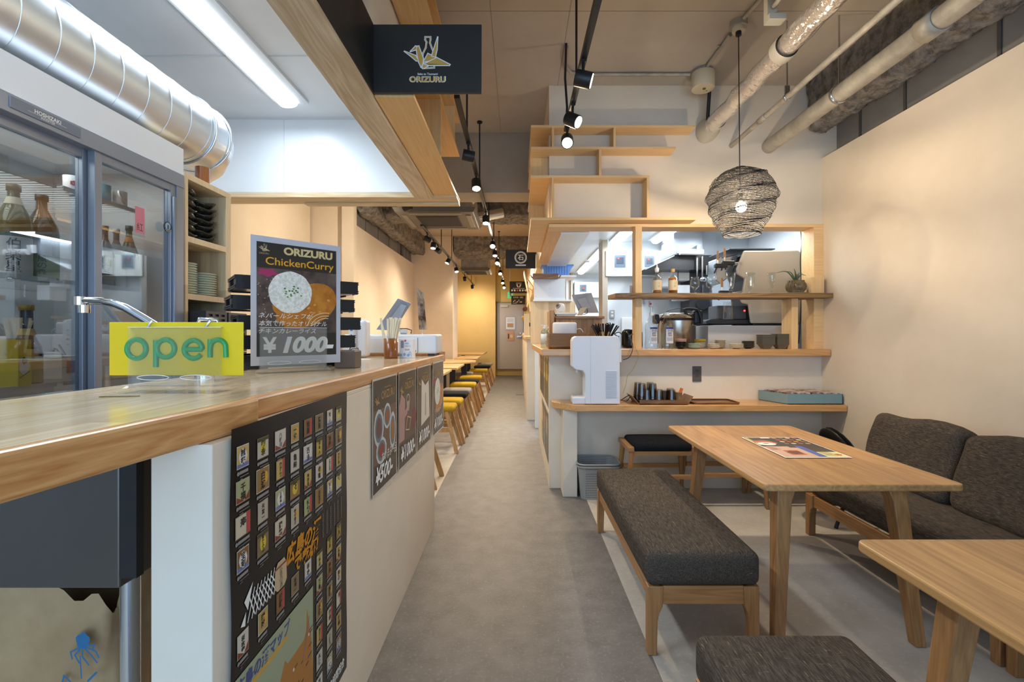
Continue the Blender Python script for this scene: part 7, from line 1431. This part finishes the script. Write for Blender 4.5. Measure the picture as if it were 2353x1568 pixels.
# meter cupboards
def meters(px0, px1, py0, py1, Y, lb, wins):
    t = root('meter_cupboard', lb, 'cupboard', (X((px0 + px1) / 2, Y), Y + .05, Z(py1, Y))); b = MB(); b.box(X(px0, Y), X(px1, Y), Y, Y + .1, Z(py1, Y), Z(py0, Y)); part('cabinet', b, C('#e2e4dc', .4), t, bev=.006)
    for (a, c_, d_, e) in wins:
        b = MB(); b.box(X(a, Y), X(c_, Y), Y - .006, Y, Z(e, Y), Z(d_, Y)); f = part('window_frame', b, C('#b4bcc0', .4), t, bev=.002); b = MB(); b.box(X(a + 3, Y), X(c_ - 3, Y), Y - .010, Y - .006, Z(e - 3, Y), Z(d_ + 3, Y), C('#5d6c7c', .2)); b.box(X(a + 7, Y), X(c_ - 7, Y), Y - .012, Y - .010, Z((d_ + e) / 2 + 6, Y), Z(d_ + 8, Y), C('#39414c', .3)); b.box(X(a + 9, Y), X(a + 14, Y), Y - .0135, Y - .012, Z(d_ + 12, Y), Z(d_ + 9, Y), C('#b84a44')); part('meter', b, None, f)
    b = MB(); b.box(X((px0 + px1) / 2 + 0, Y), X((px0 + px1) / 2 + 1, Y), Y - .002, Y, Z(py1 - 3, Y), Z(py0 + 3, Y), C('#a9aca6')); b.box(X((px0 + px1) / 2 + 5, Y), X((px0 + px1) / 2 + 9, Y), Y - .008, Y, Z((py0 + py1) / 2 + 8, Y), Z((py0 + py1) / 2 - 8, Y), C('#c9ccb8', .4)); part('latch', b, None, t)
meters(1392, 1524, 576, 635, 5.48, 'cream meter cupboard with two windows on the kitchen back wall', ((1409, 1440, 584, 618), (1478, 1506, 586, 617)))
meters(1320, 1382, 648, 684, 8.45, 'cream meter cupboard on the wall of the farther kitchen', ((1329, 1350, 652, 674),))
b = MB(); Y = 5.59; b.box(X(1401, Y), X(1412, Y), Y - .008, Y, Z(732, Y), Z(713, Y), C('#9fa4a8', .3, .6)); b.box(X(1404, Y), X(1409, Y), Y - .011, Y - .008, Z(720, Y), Z(716, Y), PWH); b.box(X(1404, Y), X(1409, Y), Y - .011, Y - .008, Z(728, Y), Z(723, Y), PWH); solo('wall_switch', b, None, 'metal switch plate on the white kitchen back wall', 'switch', (X(1406, Y), Y, Z(732, Y)))
b = MB(); Y = 5.59; b.box(X(1476, Y), X(1481, Y), Y - .008, Y, Z(699, Y), Z(689, Y), C('#9fa4a8', .3, .6)); solo('wall_switch', b, None, 'second metal switch plate half hidden right of the opening post', 'switch', (X(1478, Y), Y, Z(699, Y)))
t = root('kitchen_sink', 'white sink with a small tap and backboard against the kitchen back wall', 'sink', (X(1450, 5.3), 5.4, 0)); b = MB(); b.box(X(1400, 5.2), X(1510, 5.2), 5.2, 5.58, .0, .93, C('#c9ced3', .35, .4)); part('sink_base', b, None, t); b = MB(); b.rbox(X(1430, 5.5), X(1478, 5.5), 5.54, 5.575, .93, Z(729, 5.5), .012); part('backboard', b, WHT, t); b = MB(); b.tube(smooth([(X(1449, 5.35), 5.5, .93), (X(1449, 5.35), 5.5, 1.10), (X(1452, 5.35), 5.44, 1.12), (X(1453, 5.35), 5.42, 1.06)]), .009, 8); part('tap', b, CHROME, t)
t = root('detergent_bottle', 'white spray bottle with a blue nozzle by the kitchen sink', 'bottle', (X(1420, 5.3), 5.3, .931)); x = X(1420, 5.3); b = MB(); b.lathe([(.001, 0), (.028, 0), (.028, .19), (.012, .23), (.012, .24)], (x, 5.3, .931), 20); part('bottle_body', b, C('#e3e8ee', .3), t); b = MB(); b.cyl((x, 5.3, 1.168), (x, 5.3, 1.2), .014, n=14, m=C('#3456b0', .4)); b.box(x - .02, x + .025, 5.29, 5.31, 1.2, 1.235, WHT); part('nozzle', b, None, t)
# gas pipe and cables inside the right jamb
b = MB(); b.cyl((X(1862, 3.95), 3.95, .86), (X(1862, 3.95), 3.95, 2.04), .009, n=12, m=STEEL); b.cyl((X(1860, 3.95), 3.95, 1.13), (X(1860, 3.95), 3.95, 1.24), .022, n=18, m=C('#a9a49a', .4, .5)); solo('gas_pipe', b, STEEL, 'upright metal pipe with a valve inside the right end of the opening', 'pipe', (X(1862, 3.95), 3.95, .86))
cord('black cable hanging inside the right end of the kitchen opening', smooth([Q(1840, 530, 3.9), Q(1842, 560, 3.9), Q(1839, 600, 3.9), Q(1841, 650, 3.9), Q(1840, 720, 3.9), Q(1835, 790, 3.9)]), .004, BLK)
cord('grey cable beside the black one inside the right end of the opening', smooth([Q(1848, 530, 3.9), Q(1846, 570, 3.9), Q(1849, 620, 3.9), Q(1845, 700, 3.9), Q(1848, 790, 3.9)]), .004, C('#8f8f8c', .5))
t = root('blender_jar', 'clear ribbed plastic container beside the coffee machine', 'container', (X(1673, 3.98), 3.98, Z(735, 3.98))); b = MB(); x = X(1673, 4.0); b.lathe([(.036, 0), (.040, .002), (.035, .145), (.038, .15)], (x, 4.0, Z(734, 4.0)), 20, None, 2, False); part('jar', b, clearb, t)
# ================================================================ FAR END OF THE SERVING COUNTER
bb_ = C('#e2e8ef', .5); b = MB(); Y = 5.50; b.box(X(1225, Y), X(1314, Y), Y - .03, Y + .05, Z(693, Y), Z(689, Y), WHT); b.box(X(1227, Y), X(1299, Y), Y, Y + .02, Z(689, Y), Z(641, Y), bb_); f_ = Flat(b, (X(1227, Y), Y - .0005, Z(689, Y)), (1, 0, 0), (0, 0, 1)); [f_.disc(a, c_, .003, .003, C('#7c8288'), 1, 8) for a in (.02, .18) for c_ in (.04, .13, .21)]
solo('white_partition', b, bb_, 'white hollow board box above the rubberwood panel at the end of the serving counter', 'board', (X(1260, Y), Y, Z(693, Y)))
b = MB(); b.box(X(1219, Y), X(1322, Y), Y, Y + .03, CT, Z(693.5, Y)); solo('wood_partition', b, BIRCH, 'pale rubberwood partition panel at the end of the serving counter', 'board', (X(1270, Y), Y, CT), bev=.001)
b = MB(); Y = 5.46; b.box(X(1224, Y), X(1282, Y), Y - .05, Y + .1, Z(641, Y), Z(630, Y)); b.hexa([Q(1282, 640, Y), Q(1286, 640, Y), Q(1290, 632, Y), Q(1287, 632, Y)][::-1], [Q(1282, 640, Y + .12), Q(1286, 640, Y + .12), Q(1290, 632, Y + .12), Q(1287, 632, Y + .12)][::-1]); b.hexa([Q(1218, 632, Y), Q(1220, 632, Y), Q(1226, 640, Y), Q(1222, 640, Y)][::-1], [Q(1218, 632, Y + .12), Q(1220, 632, Y + .12), Q(1226, 640, Y + .12), Q(1222, 640, Y + .12)][::-1]); solo('wooden_tray', b, WALNX, 'wooden tray resting on top of the white board box', 'tray', (X(1253, Y), Y, Z(641, Y)))
t = root('blue_basket', 'blue plastic basket on the high shelf in the kitchen', 'basket', (X(1290, 5.8), 5.8, Z(634, 5.8))); b = MB(); Y = 5.75; b.hexa([Q(1250, 633, Y), Q(1306, 633, Y), (X(1306, Y), Y + .3, Z(633, Y)), (X(1250, Y), Y + .3, Z(633, Y))], [Q(1246, 609, Y), Q(1316, 609, Y), (X(1316, Y), Y + .3, Z(609, Y)), (X(1246, Y), Y + .3, Z(609, Y))], C('#6f9be0', .5))
for i in range(9): b.box(X(1255 + 6 * i, Y), X(1255.7 + 6 * i, Y), Y - .004, Y, Z(631, Y), Z(612, Y), C('#4a72b8', .5))
b.box(X(1244, Y), X(1318, Y), Y - .01, Y + .31, Z(610.5, Y), Z(608, Y), C('#5f8cd6', .5)); part('basket_body', b, None, t)
b = MB(); b.box(.37, .72, 5.70, 6.1, Z(637, 5.75), Z(634, 5.75), WHT); solo('high_shelf', b, WHT, 'white board shelf carrying the blue basket', 'shelf', (.5, 5.8, Z(637, 5.75)))
b = MB(); b.box(X(1204, 7.6), X(1216, 7.6), 7.5, 7.52, Z(772, 7.6), Z(722, 7.6)); solo('stall_panel', b, BIRCH, 'narrow pale wood panel on the next stall counter', 'board', (.17, 7.5, 1.185))
for i, (px0, py0, px1, py1, Y) in enumerate(((1204, 622, 1213, 668, 7.0), (1213, 655, 1219, 714, 7.55))):
    b = MB(); a, c_ = Q(px0, py0, Y), Q(px1, py1, Y); b.hexa([(c_[0], Y, c_[2]), (c_[0] + .012, Y, c_[2]), (c_[0] + .012, Y + .5, c_[2]), (c_[0], Y + .5, c_[2])], [(a[0], Y, a[2]), (a[0] + .012, Y, a[2]), (a[0] + .012, Y + .5, a[2]), (a[0], Y + .5, a[2])]); b.tube([(a[0] + .006, Y + .35, a[2] - .01), (.262, Y + .35, 1.95)], .006, 6)
    solo('menu_board', b, PINEZ, ['tilted wooden menu board hanging off the partition down the passage, upper one', 'wooden menu board hanging below the tilted one down the passage'][i], 'menu board', (a[0], Y, c_[2]))
t = root('plush_toy', 'small brown and yellow plush toy hanging by the passage partition', 'toy', Q(1206, 720, 9.0)); b = MB(); b.sph(Q(1206, 710, 9.0), .05, 8, C('#6b4226', .9)); b.sph(Q(1208, 721, 9.0), .04, 8, C('#c9982c', .9), (.8, .8, 1.4)); b.sph(Q(1204, 731, 9.0), .045, 8, C('#c9982c', .9)); b.tube([Q(1206, 706, 9.0), (.258, 9.0, 1.93)], .003, 6, C('#6b4226', .9)); part('toy_body', b, None, t)
b = MB(); b.box(X(1216, 6.65), X(1218.5, 6.65), 6.63, 6.66, Z(751, 6.65), Z(742, 6.65)); solo('wall_phone', b, BLK, 'small black device on the stall panel edge', 'device', (X(1217, 6.65), 6.65, Z(751, 6.65)))
